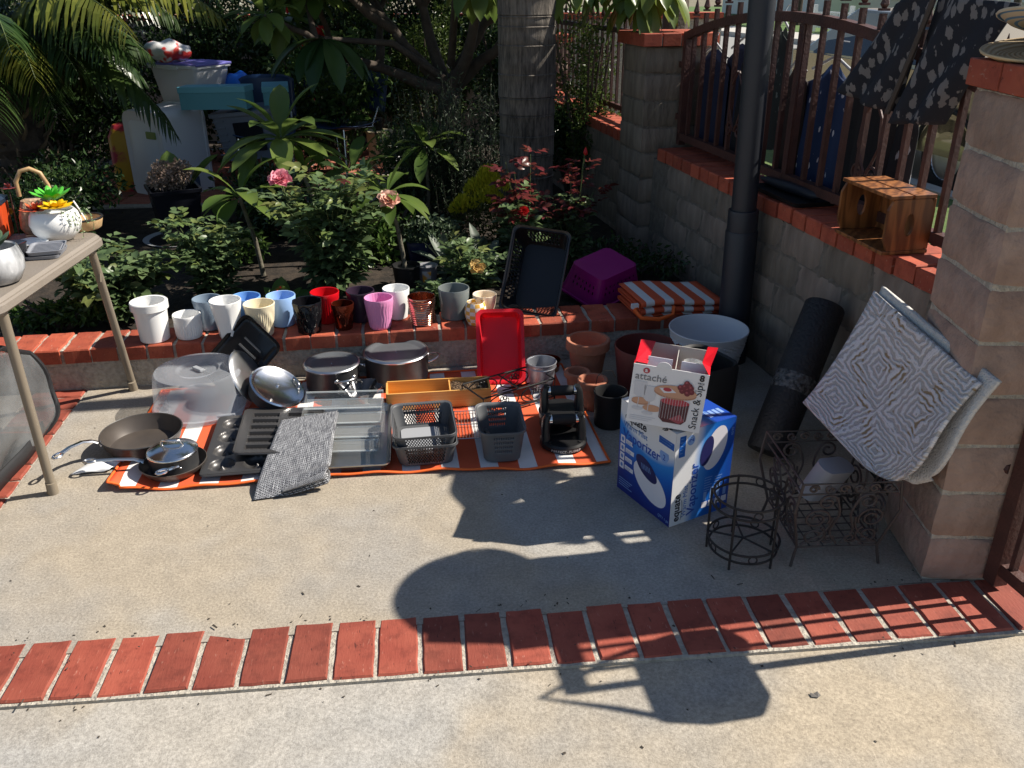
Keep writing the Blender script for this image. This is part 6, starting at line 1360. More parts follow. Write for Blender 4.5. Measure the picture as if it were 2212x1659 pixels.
t, tips = rose_bush('small rose bush with a yellow bloom behind the grey pot', -.19, 3.92, .30, .17, 8, 14, .2, 0, .04)
bloom(t, (.03, -.08, .20), .042, m_yel, 3, tilt=(R(50), 0, 0))
t, tips = rose_bush('rose with dark red new leaves in front of the palm trunk', .08, 4.22, .66, .15, 8, 15, .1, .9, .045)
bloom(t, (-.02, -.12, .40), .028, m_redp, 4, tilt=(R(60), 0, 0))
t, tips = rose_bush('slender rose with one red bud standing right of the palm trunk', .33, 4.45, .56, .12, 6, 16, .1, .9, .045)
b = B(); b.lathe([(.002, 0), (.010, .008), (.011, .018), (.006, .034), (.001, .042)], 10, T=Matrix.Translation((.05, -.01, .60))); b.obj('bud', m_redp, t, smooth=60); b = B(); b.tube([(.02, 0, .3), (.045, -.01, .61)], .003, 5); b.obj('bud_stem', m_stem, t)
t, _ = rose_bush('leafy rose shoots between the copper and grey pots', -.33, 3.80, .16, .12, 6, 17, .1, 0, .035)
# ---- plumeria saplings
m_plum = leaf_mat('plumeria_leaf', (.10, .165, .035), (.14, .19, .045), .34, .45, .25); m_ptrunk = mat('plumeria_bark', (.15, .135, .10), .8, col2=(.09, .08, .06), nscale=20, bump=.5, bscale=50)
def big_leaf(lb, base, d, n, L, Wd, droop, k=7):
    base, d, n = np.array(base, float), np.array(d, float), np.array(n, float); d /= np.linalg.norm(d); s = np.cross(d, n); s /= np.linalg.norm(s); n = np.cross(s, d)
    V, F = [], []; p = base.copy(); dd = d.copy()
    for i in range(k + 1):
        t = i / k; w = Wd * math.sin(math.pi * min(.985, .03 + .95 * t) ** 1.25) ** .9 * (1 if i < k else .02)
        nn = np.cross(np.cross(dd, n), dd); nn /= np.linalg.norm(nn)
        V += [p - s * w + nn * w * .22, p - s * w * .5 + nn * w * .03, p, p + s * w * .5 + nn * w * .03, p + s * w + nn * w * .22]
        dd = dd + np.array([0, 0, -droop / k]) ; dd /= np.linalg.norm(dd); p = p + dd * L / k
    for i in range(k):
        for j in range(4): F.append((i * 5 + j, i * 5 + j + 1, (i + 1) * 5 + j + 1, (i + 1) * 5 + j))
    lb.add(np.array(V), F)
def rosette(lb, c, n, L, rng, up=.35, droop=.9, width=.2, cone=(0, 0, 1)):
    ax = np.array(cone, float); ax /= np.linalg.norm(ax)
    for k in range(n):
        a = k * 2.4 + rng.uniform(-.2, .2); e = up - .25 + (k / n) ** 1.5 * 1.35 + rng.uniform(-.15, .15)
        d = np.array([math.cos(a) * math.cos(e), math.sin(a) * math.cos(e), math.sin(e)])
        if abs(ax[2]) < .95: d = d + ax * .6
        l = L * rng.uniform(.7, 1.1); big_leaf(lb, np.array(c) + d * .02, d, (0, 0, 1.), l, l * width, droop * rng.uniform(.6, 1.3))
def plumeria(label, x, y, pts, n, L, seed, z0=.11, r=.014, up=.2, width=.145):
    rng = np.random.default_rng(seed); t = thing('plumeria_sapling', label, 'plant', (x, y, z0), 0, 'plumeria saplings in the garden'); b = B(); b.tube(pts, [r * (1 - .3 * i / (len(pts) - 1)) for i in range(len(pts))], 8); b.obj('stem', m_ptrunk, t, smooth=60)
    lb = LB(); rosette(lb, pts[-1], n, L, rng, up, 1.0, width); lb.obj('leaves', m_plum, t, True); return t
plumeria('tallest plumeria sapling with a broad leaf crown above the pink rose', -1.12, 4.62, [(0, 0, 0), (-.02, 0, .25), (-.075, 0, .48), (-.085, 0, .66)], 22, .37, 21)
plumeria('plumeria sapling with big leaves right of the black planter', -1.30, 4.32, [(0, 0, 0), (-.02, 0, .2), (-.07, 0, .42)], 14, .30, 22)
plumeria('short plumeria sapling with dark leaves behind the rose', -.93, 4.95, [(0, 0, 0), (.01, 0, .25), (.02, 0, .42)], 14, .28, 23)
plumeria('slim plumeria with upright young leaves on a pale bent stem', -.98, 4.50, [(0, 0, 0), (.0, 0, .2), (-.06, 0, .38), (-.10, 0, .50)], 8, .16, 26, up=.6)
plumeria('dark plumeria sapling in shade left of the rosemary', -.52, 5.3, [(0, 0, 0), (.01, 0, .25), (.0, 0, .5)], 16, .28, 25)
t = plumeria('plumeria sapling with yellow-green leaves in a black nursery pot', -.525, 4.12, [(0, 0, .05), (-.015, 0, .2), (-.035, 0, .34), (-.075, 0, .475)], 14, .25, 24, r=.013, up=.15)
gpot('nursery_pot', 'black plastic nursery pot holding the bright plumeria sapling', 'pot', -.525, 4.12, [(.001, 0), (.055, 0), (.068, .115), (.071, .118), (.071, .126), (.066, .126), (.063, .105), (.001, .10)], MATS['matte_black'], z=.112)
t = gpot('printed_pot', 'grey nursery pot with an orange sun label right of the black nursery pot', 'pot', -.425, 4.17, [(.001, 0), (.042, 0), (.052, .105), (.054, .108), (.05, .108), (.001, .09)], mat('pot_grey', (.22, .22, .24), .5), z=.112)
b = B(); b.grid(lambda u, v: (.0535 * math.cos(R(-115 + 50 * u)) * (.88 + .12 * v), .0535 * math.sin(R(-115 + 50 * u)) * (.88 + .12 * v), .03 + .06 * v), 6, 2); b.obj('sun_label', mat('sun_label', (.75, .36, .04), .5, col2=(.6, .6, .58), nscale=22, ramp=(.45, .55)), t)
t = thing('blue_trough', 'dark blue glazed trough planter with green groundcover', 'planter', (-.43, 4.58, .11), R(6)); b = B(); b.loft([rrect(.26, .13, .02, 0), rrect(.29, .15, .02, .13), rrect(.27, .13, .02, .13), rrect(.25, .11, .02, .09)]); b.obj('trough', mat('cobalt_glaze', (.015, .02, .07), .2), t, smooth=40)
lb = LB(); cloud(lb, 900, (0, 0, .17), (.16, .09, .08), .03, .7); lb.obj('groundcover', leaf_mat('sedum', (.07, .11, .06), (.1, .14, .08), .5), t)
# red kalanchoe at the kerb
t = thing('kalanchoe', 'small plant with broad upright leaves and a red flower cluster behind the blue pots', 'plant', (-1.07, 3.78, .11)); lb = LB(); rng = np.random.default_rng(5); rosette(lb, (0, 0, 0), 12, .17, rng, .5, .4, .30); lb.obj('leaves', leaf_mat('kalanchoe_leaf', (.06, .14, .03), (.10, .18, .04), .35), t, True)
b = B(); rr = random.Random(6)
for k in range(36): b.ball((rr.gauss(0, .014), -.06 + rr.gauss(0, .01), .105 + rr.gauss(0, .011)), .0055, 6, 4)
b.obj('flower_cluster', mat('kalanchoe_red', (.62, .05, .03), .5), t, smooth=180)
# grey agave / aloe
t = thing('agave_cluster', 'grey-green rosette plant with long thick leaves in front of the rosemary', 'plant', (-.26, 4.28, .11)); lb = LB(); rng = np.random.default_rng(9)
for c in ((0, 0, .02), (.12, .08, .02), (-.09, .12, .02)): rosette(lb, c, 16, .24, rng, .3, .5, .12)
lb.obj('leaves', leaf_mat('agave_leaf', (.085, .11, .085), (.12, .15, .11), .5, .1), t, True)
# rosemary
t = thing('rosemary_bush', 'tall dark needle-leaved rosemary bush beside the palm trunk', 'shrub', (-.33, 5.45, .11)); rng = np.random.default_rng(31); lb = LB(); b = B()
for k in range(170):
    a = rng.uniform(0, 2 * math.pi); r0 = rng.uniform(0, .32); h = rng.uniform(.4, .95); p = np.array([math.cos(a) * r0 * 1.1, math.sin(a) * r0 * .8, 0]); q = p * 1.25 + np.array([rng.normal() * .07, rng.normal() * .07, h]); n = 52
    T_ = np.linspace(.1, 1, n); P_ = p + (q - p) * T_[:, None]; D_ = rng.normal(size=(n, 3)) * .8 + np.array([0, 0, .8]); l = .034 * rng.uniform(.7, 1.2, n); lb.leaves(P_, D_, rng.normal(size=(n, 3)), l, l * .2); b.tube([tuple(p), tuple((p + q) / 2 + .01), tuple(q)], .0011, 4)
b.obj('stems', mat('rosemary_twig', (.02, .02, .014), .9), t); lb.obj('needles', leaf_mat('rosemary_needle', (.03, .05, .028), (.055, .075, .045), .5, .2), t)
# yellow succulent shrub
t = thing('yellow_succulent_shrub', 'bright yellow-green finger-leaved shrub left of the palm trunk', 'shrub', (-.125, 4.72, .07)); rng = np.random.default_rng(32); lb = LB()
P_ = []; 
for c, rr_, n in (((.0, 0, .47), (.06, .06, .06), 500), ((.05, -.02, .42), (.07, .06, .05), 500), ((-.06, .02, .40), (.07, .07, .06), 600), ((-.12, -.03, .33), (.07, .06, .05), 450), ((-.17, .0, .29), (.05, .05, .04), 300), ((.0, -.05, .36), (.08, .05, .05), 450)):
    q = unit(rng.normal(size=(n, 3))); q[:, 2] = np.abs(q[:, 2]) * 1.2 - .3; Pp = np.array(c) + q * rng.uniform(.6, 1, (n, 1)) * np.array(rr_); l = .032 * rng.uniform(.7, 1.2, n); lb.leaves(Pp, q * .4 + np.array([0, 0, 1.]), rng.normal(size=(n, 3)), l, l * .28)
lb.obj('fingers', leaf_mat('yellow_finger', (.46, .44, .03), (.55, .50, .04), .45, .35), t)
lb = LB(); cloud(lb, 1500, (-.03, 0, .2), (.2, .15, .2), .035, .3); lb.obj('inner_foliage', leaf_mat('olive_finger', (.05, .07, .015), (.09, .10, .02), .5), t)
# palm trunk beside the roses
t = thing('palm_tree', 'tall palm with a ringed grey trunk in the centre of the garden', 'palm tree', (.088, 4.92, .08))
secs_r = []; rr = random.Random(2); zz = 0.; b = B(); prof = [(.19, 0), (.165, .12)]
z = .12
while z < 5.2:
    h = rr.uniform(.045, .15); r = rr.uniform(-.003, .003) + .146 + .010 * min(1, z / 1.2) - .006 * max(0, z - 2); prof += [(r + .002, z + .004), (r, z + h * .5), (r + .001, z + h - .012), (r + .005, z + h - .006), (r - .002, z + h)]; z += h
m, N, L, b_ = node_mat('palm_bark', .95); tc = nd(N, 'TexCoord'); mp = nd(N, 'Mapping'); mp.inputs['Scale'].default_value = (1, 1, .14); L.new(tc.outputs['Object'], mp.inputs[0]); nz = nd(N, 'TexNoise', Scale=70.0, Detail=6.0, Roughness=.7); L.new(mp.outputs[0], nz.inputs['Vector']); n2 = nd(N, 'TexNoise', Scale=4.0, Detail=3.0); L.new(tc.outputs['Object'], n2.inputs['Vector'])
rp = nd(N, 'ValToRGB'); L.new(mth(N, L, 'ADD', mth(N, L, 'MULTIPLY', nz.outputs[0], .6), mth(N, L, 'MULTIPLY', n2.outputs[0], .4)), rp.inputs[0]); rp.color_ramp.elements[0].position = .40; rp.color_ramp.elements[1].position = .62; rp.color_ramp.elements[0].color = (.035, .03, .026, 1); rp.color_ramp.elements[1].color = (.20, .17, .14, 1); L.new(rp.outputs[0], b_.inputs['Base Color']); bp = nd(N, 'Bump', Strength=1., Distance=.012); L.new(nz.outputs[0], bp.inputs['Height']); L.new(bp.outputs[0], b_.inputs['Normal'])
b.lathe(prof, 36, rm=lambda r, z, th: r * (1 + .012 * math.sin(3 * th + z * 2) + .008 * math.sin(7 * th - z * 5))); b.obj('trunk', m, t, smooth=50)
def frond(lb, b, base, az, el, L, curve, nl, ll, rng, w=.055):
    P_ = []; d = np.array([math.cos(az) * math.cos(el), math.sin(az) * math.cos(el), math.sin(el)]); p = np.array(base, float); k = 18
    for i in range(k + 1):
        P_.append(p.copy()); p = p + d * L / k; d = d + np.array([0, 0, -curve / k]) * (.4 + 1.2 * i / k); d /= np.linalg.norm(d)
    P_ = np.array(P_); b.tube([tuple(q) for q in P_], [.008 * (1 - .8 * i / k) for i in range(k + 1)], 5)
    side = np.array([-math.sin(az), math.cos(az), 0.])
    for sg in (-1, 1):
        T_ = np.linspace(.12, 1, nl); idx = T_ * k; i0 = np.minimum(idx.astype(int), k - 1); f = (idx - i0)[:, None]; pos = P_[i0] * (1 - f) + P_[i0 + 1] * f; dd = unit(P_[i0 + 1] - P_[i0])
        D_ = dd * .55 + side * sg * .9 + np.array([0, 0, -.12]) + rng.normal(size=(nl, 3)) * .08; D_ = unit(D_); l = ll * np.sin(np.pi * (.2 + .75 * T_)) ** .6 * rng.uniform(.85, 1.1, nl)
        # leaflets in three segments so that they droop
        pr = pos; dcur = D_; wd = l * w
        V = []; F = []
        n_ = np.tile(np.array([0, 0, 1.]), (nl, 1)); s_ = unit(np.cross(dcur, n_)); rows = [(pr - s_ * wd[:, None] * .5, pr + s_ * wd[:, None] * .5)]
        for q in range(3):
            dcur = unit(dcur + np.array([0, 0, -.42])); pr = pr + dcur * (l / 3)[:, None]; ww = wd * (1, .8, .06)[q]; rows.append((pr - s_ * ww[:, None] * .7, pr + s_ * ww[:, None] * .7))
        for j in range(nl):
            o = j * 8; V += [rows[q][e][j] for q in range(4) for e in (0, 1)]; F += [(o + 2 * q, o + 2 * q + 1, o + 2 * q + 3, o + 2 * q + 2) for q in range(3)]
        lb.add(np.array(V), F)
m_frond = leaf_mat('palm_leaf_sun_tint', (.13, .17, .03), (.20, .20, .035), .3, .35, .35); m_frd = leaf_mat('palm_leaf_dark', (.025, .055, .016), (.045, .08, .02), .3, .3, .3)  # brighter leaf copy paints sunlight into some date palm fronds
lb = LB(); b = B(); rng = np.random.default_rng(41)
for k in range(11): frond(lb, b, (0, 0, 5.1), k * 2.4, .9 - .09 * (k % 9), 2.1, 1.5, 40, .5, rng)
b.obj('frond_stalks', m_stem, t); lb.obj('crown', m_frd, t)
# date palm on the left
t = thing('date_palm', 'bushy date palm with arching feathery fronds at the top left', 'palm tree', (-3.22, 5.75, .08)); rng = np.random.default_rng(42)
b = B(); prof = [(.14, 0)] + [(.12 + .03 * ((k % 2)) + .02 * math.sin(k), .05 + .06 * k) for k in range(18)] + [(.05, 1.2)]; b.lathe(prof, 24, rm=lambda r, z, th: r * (1 + .14 * math.sin(7 * th + z * 30))); b.obj('trunk', m_wood, t, smooth=40)
b = B()
for k in range(50):
    a = k * 2.4; z = .2 + .9 * k / 50; b.tube([(.11 * math.cos(a), .11 * math.sin(a), z), (.2 * math.cos(a), .2 * math.sin(a), z + .06), (.24 * math.cos(a), .24 * math.sin(a), z + .12)], [.018, .012, .004], 4)
b.obj('leaf_bases', mat('palm_boot', (.13, .095, .06), .9), t)
lb = LB(); b = B(); lb2 = LB()
for k in range(46):
    a = k * 2.4; e = -.1 + 1.1 * (k % 9) / 9; frond(lb, b, (.08 * math.cos(a), .08 * math.sin(a), 1.18), a, e, rng.uniform(.85, 1.3), rng.uniform(1.3, 2.0), 42, .30, rng, .06)
for a, e, L_, c in ((-.55, .55, 1.35, 1.55), (-.25, .75, 1.6, 1.5), (-.9, .35, 1.0, 1.7), (-1.25, .45, .9, 1.8), (-.05, .6, 1.5, 1.6), (.25, .85, 1.5, 1.4)): frond(lb2, b, (.08 * math.cos(a), .08 * math.sin(a), 1.16), a, e, L_, c, 48, .34, rng, .06)
b.obj('frond_stalks', m_stem, t); lb.obj('crown', m_frd, t); lb2.obj('sun_tinted_fronds', m_frond, t)
# plumeria tree
t = thing('plumeria_tree', 'dark forked plumeria tree behind the palm with leaves hanging into the top of the view', 'tree', (-.42, 6.15, .08)); rng = np.random.default_rng(43)
b = B(); tips = []
def limb(p, d, L, r, lev):
    p = np.array(p, float); d = np.array(d, float); d /= np.linalg.norm(d); pts = [p]; q = p
    for i in range(4): q = q + (d + rng.normal(size=3) * .12 + np.array([0, 0, .06])) * L / 4; pts.append(q)
    b.tube([tuple(a) for a in pts], [r * (1 - .1 * i) for i in range(5)], 8)
    if lev == 0: tips.append((q, d)); return
    for k in range(2 + (rng.random() < .5)):
        a = rng.uniform(0, 6.28); nd_ = d * .7 + np.array([math.cos(a), math.sin(a), .25]) * .75; limb(q, nd_, L * .82, r * .68, lev - 1)
b.tube([(0, 0, 0), (.01, 0, .3), (-.01, 0, .62), (0, 0, .78)], [.085, .072, .072, .08], 10)
for d in ((-.7, -.1, .75), (-.25, .3, 1.), (.55, .1, .9), (.35, -.45, .8), (-.9, -.2, .35), (.75, -.1, .55)): limb((0, 0, .75), d, .52, .048, 2)
b.obj('trunk', m_wood, t, smooth=60)
lb = LB()
for q, d in tips:
    rosette(lb, q, 16, .30, rng, -.1, 1.0, .17)
lb.obj('crown', m_plum, t, True)
# low hanging branches of the same tree, seen against the hedge and above the pillar
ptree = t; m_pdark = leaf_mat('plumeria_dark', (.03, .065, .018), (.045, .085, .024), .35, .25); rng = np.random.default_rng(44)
def hanging(loc, pts, centres, n, L_, wd, lo, hi, droop, mt):
    o = Vector(loc) - ptree.location; b = B(); b.tube([tuple(Vector(p) + o) for p in pts], [.028 - .014 * k / (len(pts) - 1) for k in range(len(pts))], 8); st = b.obj('hanging_branch', m_wood, ptree, smooth=60); lb = LB()
    for c in centres:
        for k in range(n): a = k * 2.4; big_leaf(lb, np.array(c) + np.array(o), (math.cos(a), math.sin(a), rng.uniform(lo, hi)), (0, 0, 1), L_ * rng.uniform(.7, 1.1), wd, droop)
    lb.obj('leaves', mt, st, True)
hanging(wp(1.42, -.05, 1.13), [(-1.0, 1.1, .85), (-.5, .5, .72), (-.2, .15, .5), (0, 0, .35)], ((0, -.02, .34), (-.12, .05, .40), (.1, .0, .38), (-.35, .1, .42)), 13, .30, .042, -.6, .3, 1.6, m_plum)
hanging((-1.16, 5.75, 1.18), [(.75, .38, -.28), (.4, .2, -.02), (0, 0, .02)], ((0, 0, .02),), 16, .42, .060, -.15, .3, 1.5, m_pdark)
hanging(wp(2.3, -.35, 1.18), [(-.6, .4, .45), (-.25, .15, .5), (0, 0, .33)], ((0, 0, .32),), 12, .28, .045, -.6, .2, 1.5, m_plum)
hanging((-.18, 5.3, 1.2), [(-.22, .85, -.2), (-.15, .5, .3), (0, 0, .34)], ((0, 0, .34),), 12, .30, .05, -.6, .2, 1.5, m_plum)
# shrubs along the back
def shrub(label, c, rad, n, L, mt, seed, flowers=None, Wr=.5, branches=True, group='shrubs along the back of the garden', blobs=7):
    rng = np.random.default_rng(seed); t = thing('shrub', label, 'shrub', (c[0], c[1], .1), 0, group); lb = LB(); H = rad[2] * 2
    for k in range(blobs):
        o = np.array([rng.uniform(-.6, .6) * rad[0], rng.uniform(-.5, .5) * rad[1], H * rng.uniform(.25, .8)]); s = rng.uniform(.4, .65); cloud(lb, n // blobs, o, np.array(rad) * s, L, Wr, .4, .25, TPL8 if L > .06 else TPL4, rng)
    lb.obj('foliage', mt, t); b = B()
    for k in range(7):
        a = rng.uniform(0, 6.28); b.tube([(0, 0, 0), (math.cos(a) * rad[0] * .3, math.sin(a) * rad[1] * .3, H * .4), (math.cos(a) * rad[0] * .7, math.sin(a) * rad[1] * .6, H * .8)], [.02, .012, .005], 5)
    b.obj('branches', m_wood, t)
    if flowers:
        for k in range(flowers[1]): a = rng.uniform(-2.6, -.5); bloom(t, (math.cos(a) * rad[0] * .8, math.sin(a) * rad[1] * .95, H * rng.uniform(.3, .9)), flowers[2], flowers[0], k, 'flower', (R(70), 0, 0))
    return t
m_lvine = leaf_mat('vine_leaf', (.06, .10, .02), (.09, .13, .03), .35, .35)
shrub('dense dark hedge shrub behind the storage bins', (-2.9, 7.7), (1.0, .55, 1.0), 13000, .055, m_ldark, 51)
shrub('dark hedge shrub at the far left behind the date palm', (-4.4, 7.3), (.9, .6, .95), 7000, .06, m_ldark, 52)
shrub('hibiscus hedge with red flowers left of centre', (-1.75, 7.75), (.75, .5, .9), 9000, .06, m_ldark, 53, (m_redp, 5, .06))
shrub('light-leaved hibiscus spreading in front of the back wall', (-1.35, 7.0), (.55, .4, .55), 3200, .06, m_lmid, 54)
shrub('fine-leaved climbing shrub lit yellow-green on the back wall', (-.72, 7.9), (.34, .3, .62), 7000, .03, m_lvine, 55)
shrub('tall dark shrub filling the corner left of the date palm bins', (-3.55, 6.95), (.65, .45, .7), 7000, .055, m_ldark, 64)
shrub('dark leafy shrub over the back wall behind the plumeria limbs', (-.55, 8.6), (.9, .4, 1.05), 8000, .06, m_ldark, 65)
shrub('dark shrub crowding the back wall right of the hibiscus', (-1.25, 8.3), (.5, .4, .95), 5000, .055, m_ldark, 66)
shrub('dark climber behind the plumeria trunk', (.0, 7.6), (.4, .35, .75), 5500, .045, m_ldark, 56)
shrub('leafy vine climbing the straight fence beyond the grey pillar', tuple(wp(2.55, .02))[:2], (.30, .30, .66), 4500, .035, m_lvine, 57, None, .4)
shrub('low dark leafy mound between the palm trunk and the street wall', (.42, 6.3), (.28, .5, .38), 3000, .045, m_ldark, 58)
shrub('lantana groundcover with orange flowers behind the card table', (-2.75, 4.70), (.55, .4, .22), 4200, .035, m_ldark, 59, (mat('lantana_orange', (.55, .22, .02), .6), 7, .018))
shrub('dark groundcover at the foot of the date palm', (-2.9, 5.3), (.6, .4, .28), 3000, .045, m_ldark, 60)
shrub('shaded low shrub under the plumeria tree', (-.6, 6.4), (.4, .35, .26), 2500, .04, m_lmid, 61)
shrub('low leafy seedlings in the dark soil by the magenta basket', (.62, 4.25), (.3, .25, .10), 700, .035, m_ldark, 62)
shrub('sparse dark seedlings behind the black square planter', (-1.5, 5.35), (.35, .25, .2), 1200, .05, m_ldark, 63)
for lab, c_, r_, n_, l_, mm_, sd in (('low green mound right of the square planter, behind the pots', (-1.62, 4.5), (.3, .22, .12), 900, .045, m_lmid, 101), ('leafy groundcover between the plumeria stems in the middle', (-1.25, 5.1), (.4, .3, .14), 1500, .05, m_ldark, 102), ('low leafy mound behind the large rose bush', (-.72, 4.62), (.28, .25, .17), 1300, .05, m_lmid, 103), ('broad-leaved seedlings left of the rosemary', (-.72, 5.6), (.3, .3, .2), 1200, .055, m_lmid, 104), ('dark leafy mound at the foot of the palm trunk', (.12, 4.62), (.22, .14, .12), 900, .045, m_ldark, 105), ('small weeds along the planter wall behind the blue pots', (-1.15, 3.72), (.3, .06, .05), 400, .03, m_lmid, 106), ('trailing greenery along the planter wall left of the pots', (-2.0, 3.6), (.3, .12, .09), 900, .04, m_lmid, 107)):
    shrub(lab, c_, r_, n_, l_, mm_, sd, None, .55, True, 'low plants in the garden bed', 5)
# added shade tree on the street side, and far trees
def tree(label, c, trunk_h, rad, n, L, mt, seed, z0=-.1, blobs=16):
    rng = np.random.default_rng(seed); t = thing('tree', label, 'tree', (c[0], c[1], z0)); b = B(); b.tube([(0, 0, 0), (.03, .02, trunk_h * .5), (0, 0, trunk_h), (0, 0, trunk_h + rad[2])], [.13, .1, .09, .03], 10)
    lb = LB()
    for k in range(blobs):
        q = unit(rng.normal(size=3)) * rng.uniform(.3, .75); o = np.array([q[0] * rad[0], q[1] * rad[1], trunk_h + rad[2] * (1 + q[2])]); b.tube([(0, 0, trunk_h * .9), tuple(o * .5 + np.array([0, 0, trunk_h * .5])), tuple(o)], [.05, .03, .008], 5); cloud(lb, n // blobs, o, np.array(rad) * .38, L, .5, .3, .2, TPL4, rng)
    b.obj('trunk', m_wood, t); lb.obj('crown', mt, t)
c = wp(3.4, .95); tree('added shade tree beyond the fence, its unseen crown darkening the garden', (c.x, c.y), 2.2, (2.0, 2.3, 1.15), 3600, .12, m_ldark, 71)  # tree added so its crown, out of view, dapples the garden with shade
c = wp(.9, 3.0)
for k, (u, v, s) in enumerate(((18, 16.5, 1.2), (30, 17, 1.5), (24, 18.2, 1.1), (44, 18, 1.8))):
    c = wp(u, v); tree('green yard tree across the street, number %s from the right' % ('one', 'two', 'three', 'four')[k] if 0 else ('round green tree before the pale blue house', 'bushy tree left of the cream house', 'small dark tree between the two nearer houses', 'large far tree at the end of the street')[k], (c.x, c.y), 1.4 * s, (1.3 * s, 1.3 * s, 1.0 * s), 2600, .16, m_lmid, 80 + k, 0)
# ================================================================== STORAGE AT THE BACK OF THE GARDEN
m_tote = mat('white_tote', (.66, .67, .70), .4, translucent=.12); m_purp = mat('purple_lid', (.16, .15, .48), .4)
t = thing('storage_tote', 'big white plastic storage tote standing on its end behind the square planter', 'storage bin', (-2.46, 6.28, .11), R(-32))
def yz(T_): return T_
TT_ = Matrix.Translation((0, 0, .31)) @ Matrix.Rotation(R(90), 4, 'X')
b = B(); b.loft([rrect(.40, .60, .07, .18, 6), rrect(.41, .61, .075, .16, 6), rrect(.44, .64, .085, -.16, 6), rrect(.46, .66, .085, -.162, 6), rrect(.46, .66, .085, -.18, 6)], T=TT_); b.obj('tub', m_tote, t, smooth=40)
b = B(); b.loft([rrect(.30, .48, .06, .181, 6), rrect(.28, .46, .06, .186, 6)], T=TT_); b.obj('base_panel', m_tote, t, smooth=40)
b = B(); b.box((.10, -.19, .46), (.10, .012, .05)); b.obj('green_latch', mat('olive_latch', (.16, .22, .05), .4), t, bevel=.008)
b = B(); b.box((.228, .02, .12), (.006, .07, .07)); b.obj('sticker', mat('dark_sticker', (.05, .08, .14), .4), t)
t = thing('camp_table', 'low wooden folding table holding the storage bins', 'table', (-2.22, 6.72, .11), R(8)); b = B(); b.box((0, 0, .60), (.75, .5, .03)); b.obj('tabletop', m_bam, t)
for x in (-.33, .33):
    for y in (-.2, .2): b = B(); b.box((x, y, .295), (.035, .035, .585)); b.obj('leg', m_pine, t)
t = thing('lidded_bin', 'translucent white bin with a purple flip lid on the wooden table', 'storage bin', (-2.33, 6.62, .728), R(-26))
b = B(); b.loft([rrect(.36, .28, .03, 0), rrect(.44, .34, .03, .24), rrect(.47, .37, .03, .245), rrect(.47, .37, .03, .265)]); b.obj('tub', m_tote, t, smooth=40)
for s in (-1, 1): b = B(); b.box((s * .118, 0, .275 - .004 * 0), (.225, .35, .016)); b.obj('lid_half', m_purp, t, bevel=.004, rot=(0, R(s * 2), 0))
b = B(); b.box((0, -.186, .25), (.14, .012, .03)); b.obj('handle', m_tote, t, bevel=.004)
rr = random.Random(8); b = B(); b.ball((0, 0, .06), (.16, .11, .075), 28, 16); b.v = [(x * (1 + .12 * math.sin(9 * y * 10 + z * 40)), y * (1 + .15 * math.sin(x * 50)), z + .012 * math.sin(40 * x + 30 * y)) for x, y, z in b.v]
tag(b.obj('plastic_bag', mat('red_white_bag', (.62, .62, .62), .35, col2=(.60, .05, .04), nscale=9, ramp=(.55, .6), detail=2), loc=(-2.45, 6.55, 1.02), smooth=180), 'crumpled red and white plastic bag on top of the purple-lidded bin', 'bag')
m_teal = mat('teal_card', (.10, .30, .36), .7)
def cardbox(label, loc, rot, w, d, h):
    t = thing('teal_shoebox', label, 'box', loc, 0, 'teal cardboard boxes', rot); b = B(); b.box((0, 0, h * .36), (w, d, h * .72)); b.obj('box_body', m_teal, t); b = B(); b.box((0, 0, h * .86), (w + .012, d + .012, h * .28)); b.obj('lid', mat('teal_card_lid', (.13, .38, .47), .6), t, bevel=.004); return t
t = thing('grey_tote', 'grey-blue stacking crate tilted on the blue chair', 'storage bin', (-1.80, 6.30, .40), 0, None, (R(4), R(-6), R(-14))); b = B(); b.loft([rrect(.40, .30, .03, 0), rrect(.44, .33, .03, .30), rrect(.47, .36, .03, .305), rrect(.47, .36, .03, .33)]); b.obj('tub', mat('slate_plastic', (.14, .16, .20), .35), t, smooth=40)
b = B(); b.box((.05, -.168, .16), (.22, .012, .2)); b.obj('dark_panel', mat('dark_window', (.012, .014, .02), .15), t, bevel=.008)
for k in range(6): b = B(); b.box((-.17 + .02 * 0, -.162, .05 + .045 * k), (.09, .012, .008)); b.obj('rib', MATS['slate_plastic'], t)
cardbox('long teal cardboard box lying across the grey crate', (-2.02, 6.18, .735), (0, R(-1), R(-4)), .46, .16, .15)
cardbox('smaller teal box right of the long one on the grey crate', (-1.66, 6.36, .735), (R(4), 0, R(14)), .17, .2, .14)
b = B(); b.ball((0, 0, 0), (.11, .09, .09), 18, 10); b.v = [(x, y, z + .01 * math.sin(60 * x + 40 * y)) for x, y, z in b.v]; tag(b.obj('blue_bag', mat('bright_blue_film', (.01, .16, .75), .3), loc=(-2.0, 6.68, .84), smooth=180), 'bright blue plastic bundle behind the teal boxes', 'bag')
m_bch = mat('blue_chair_plastic', (.012, .035, .10), .35); m_chr = mat('chair_chrome', (.55, .55, .56), .2, 1.)
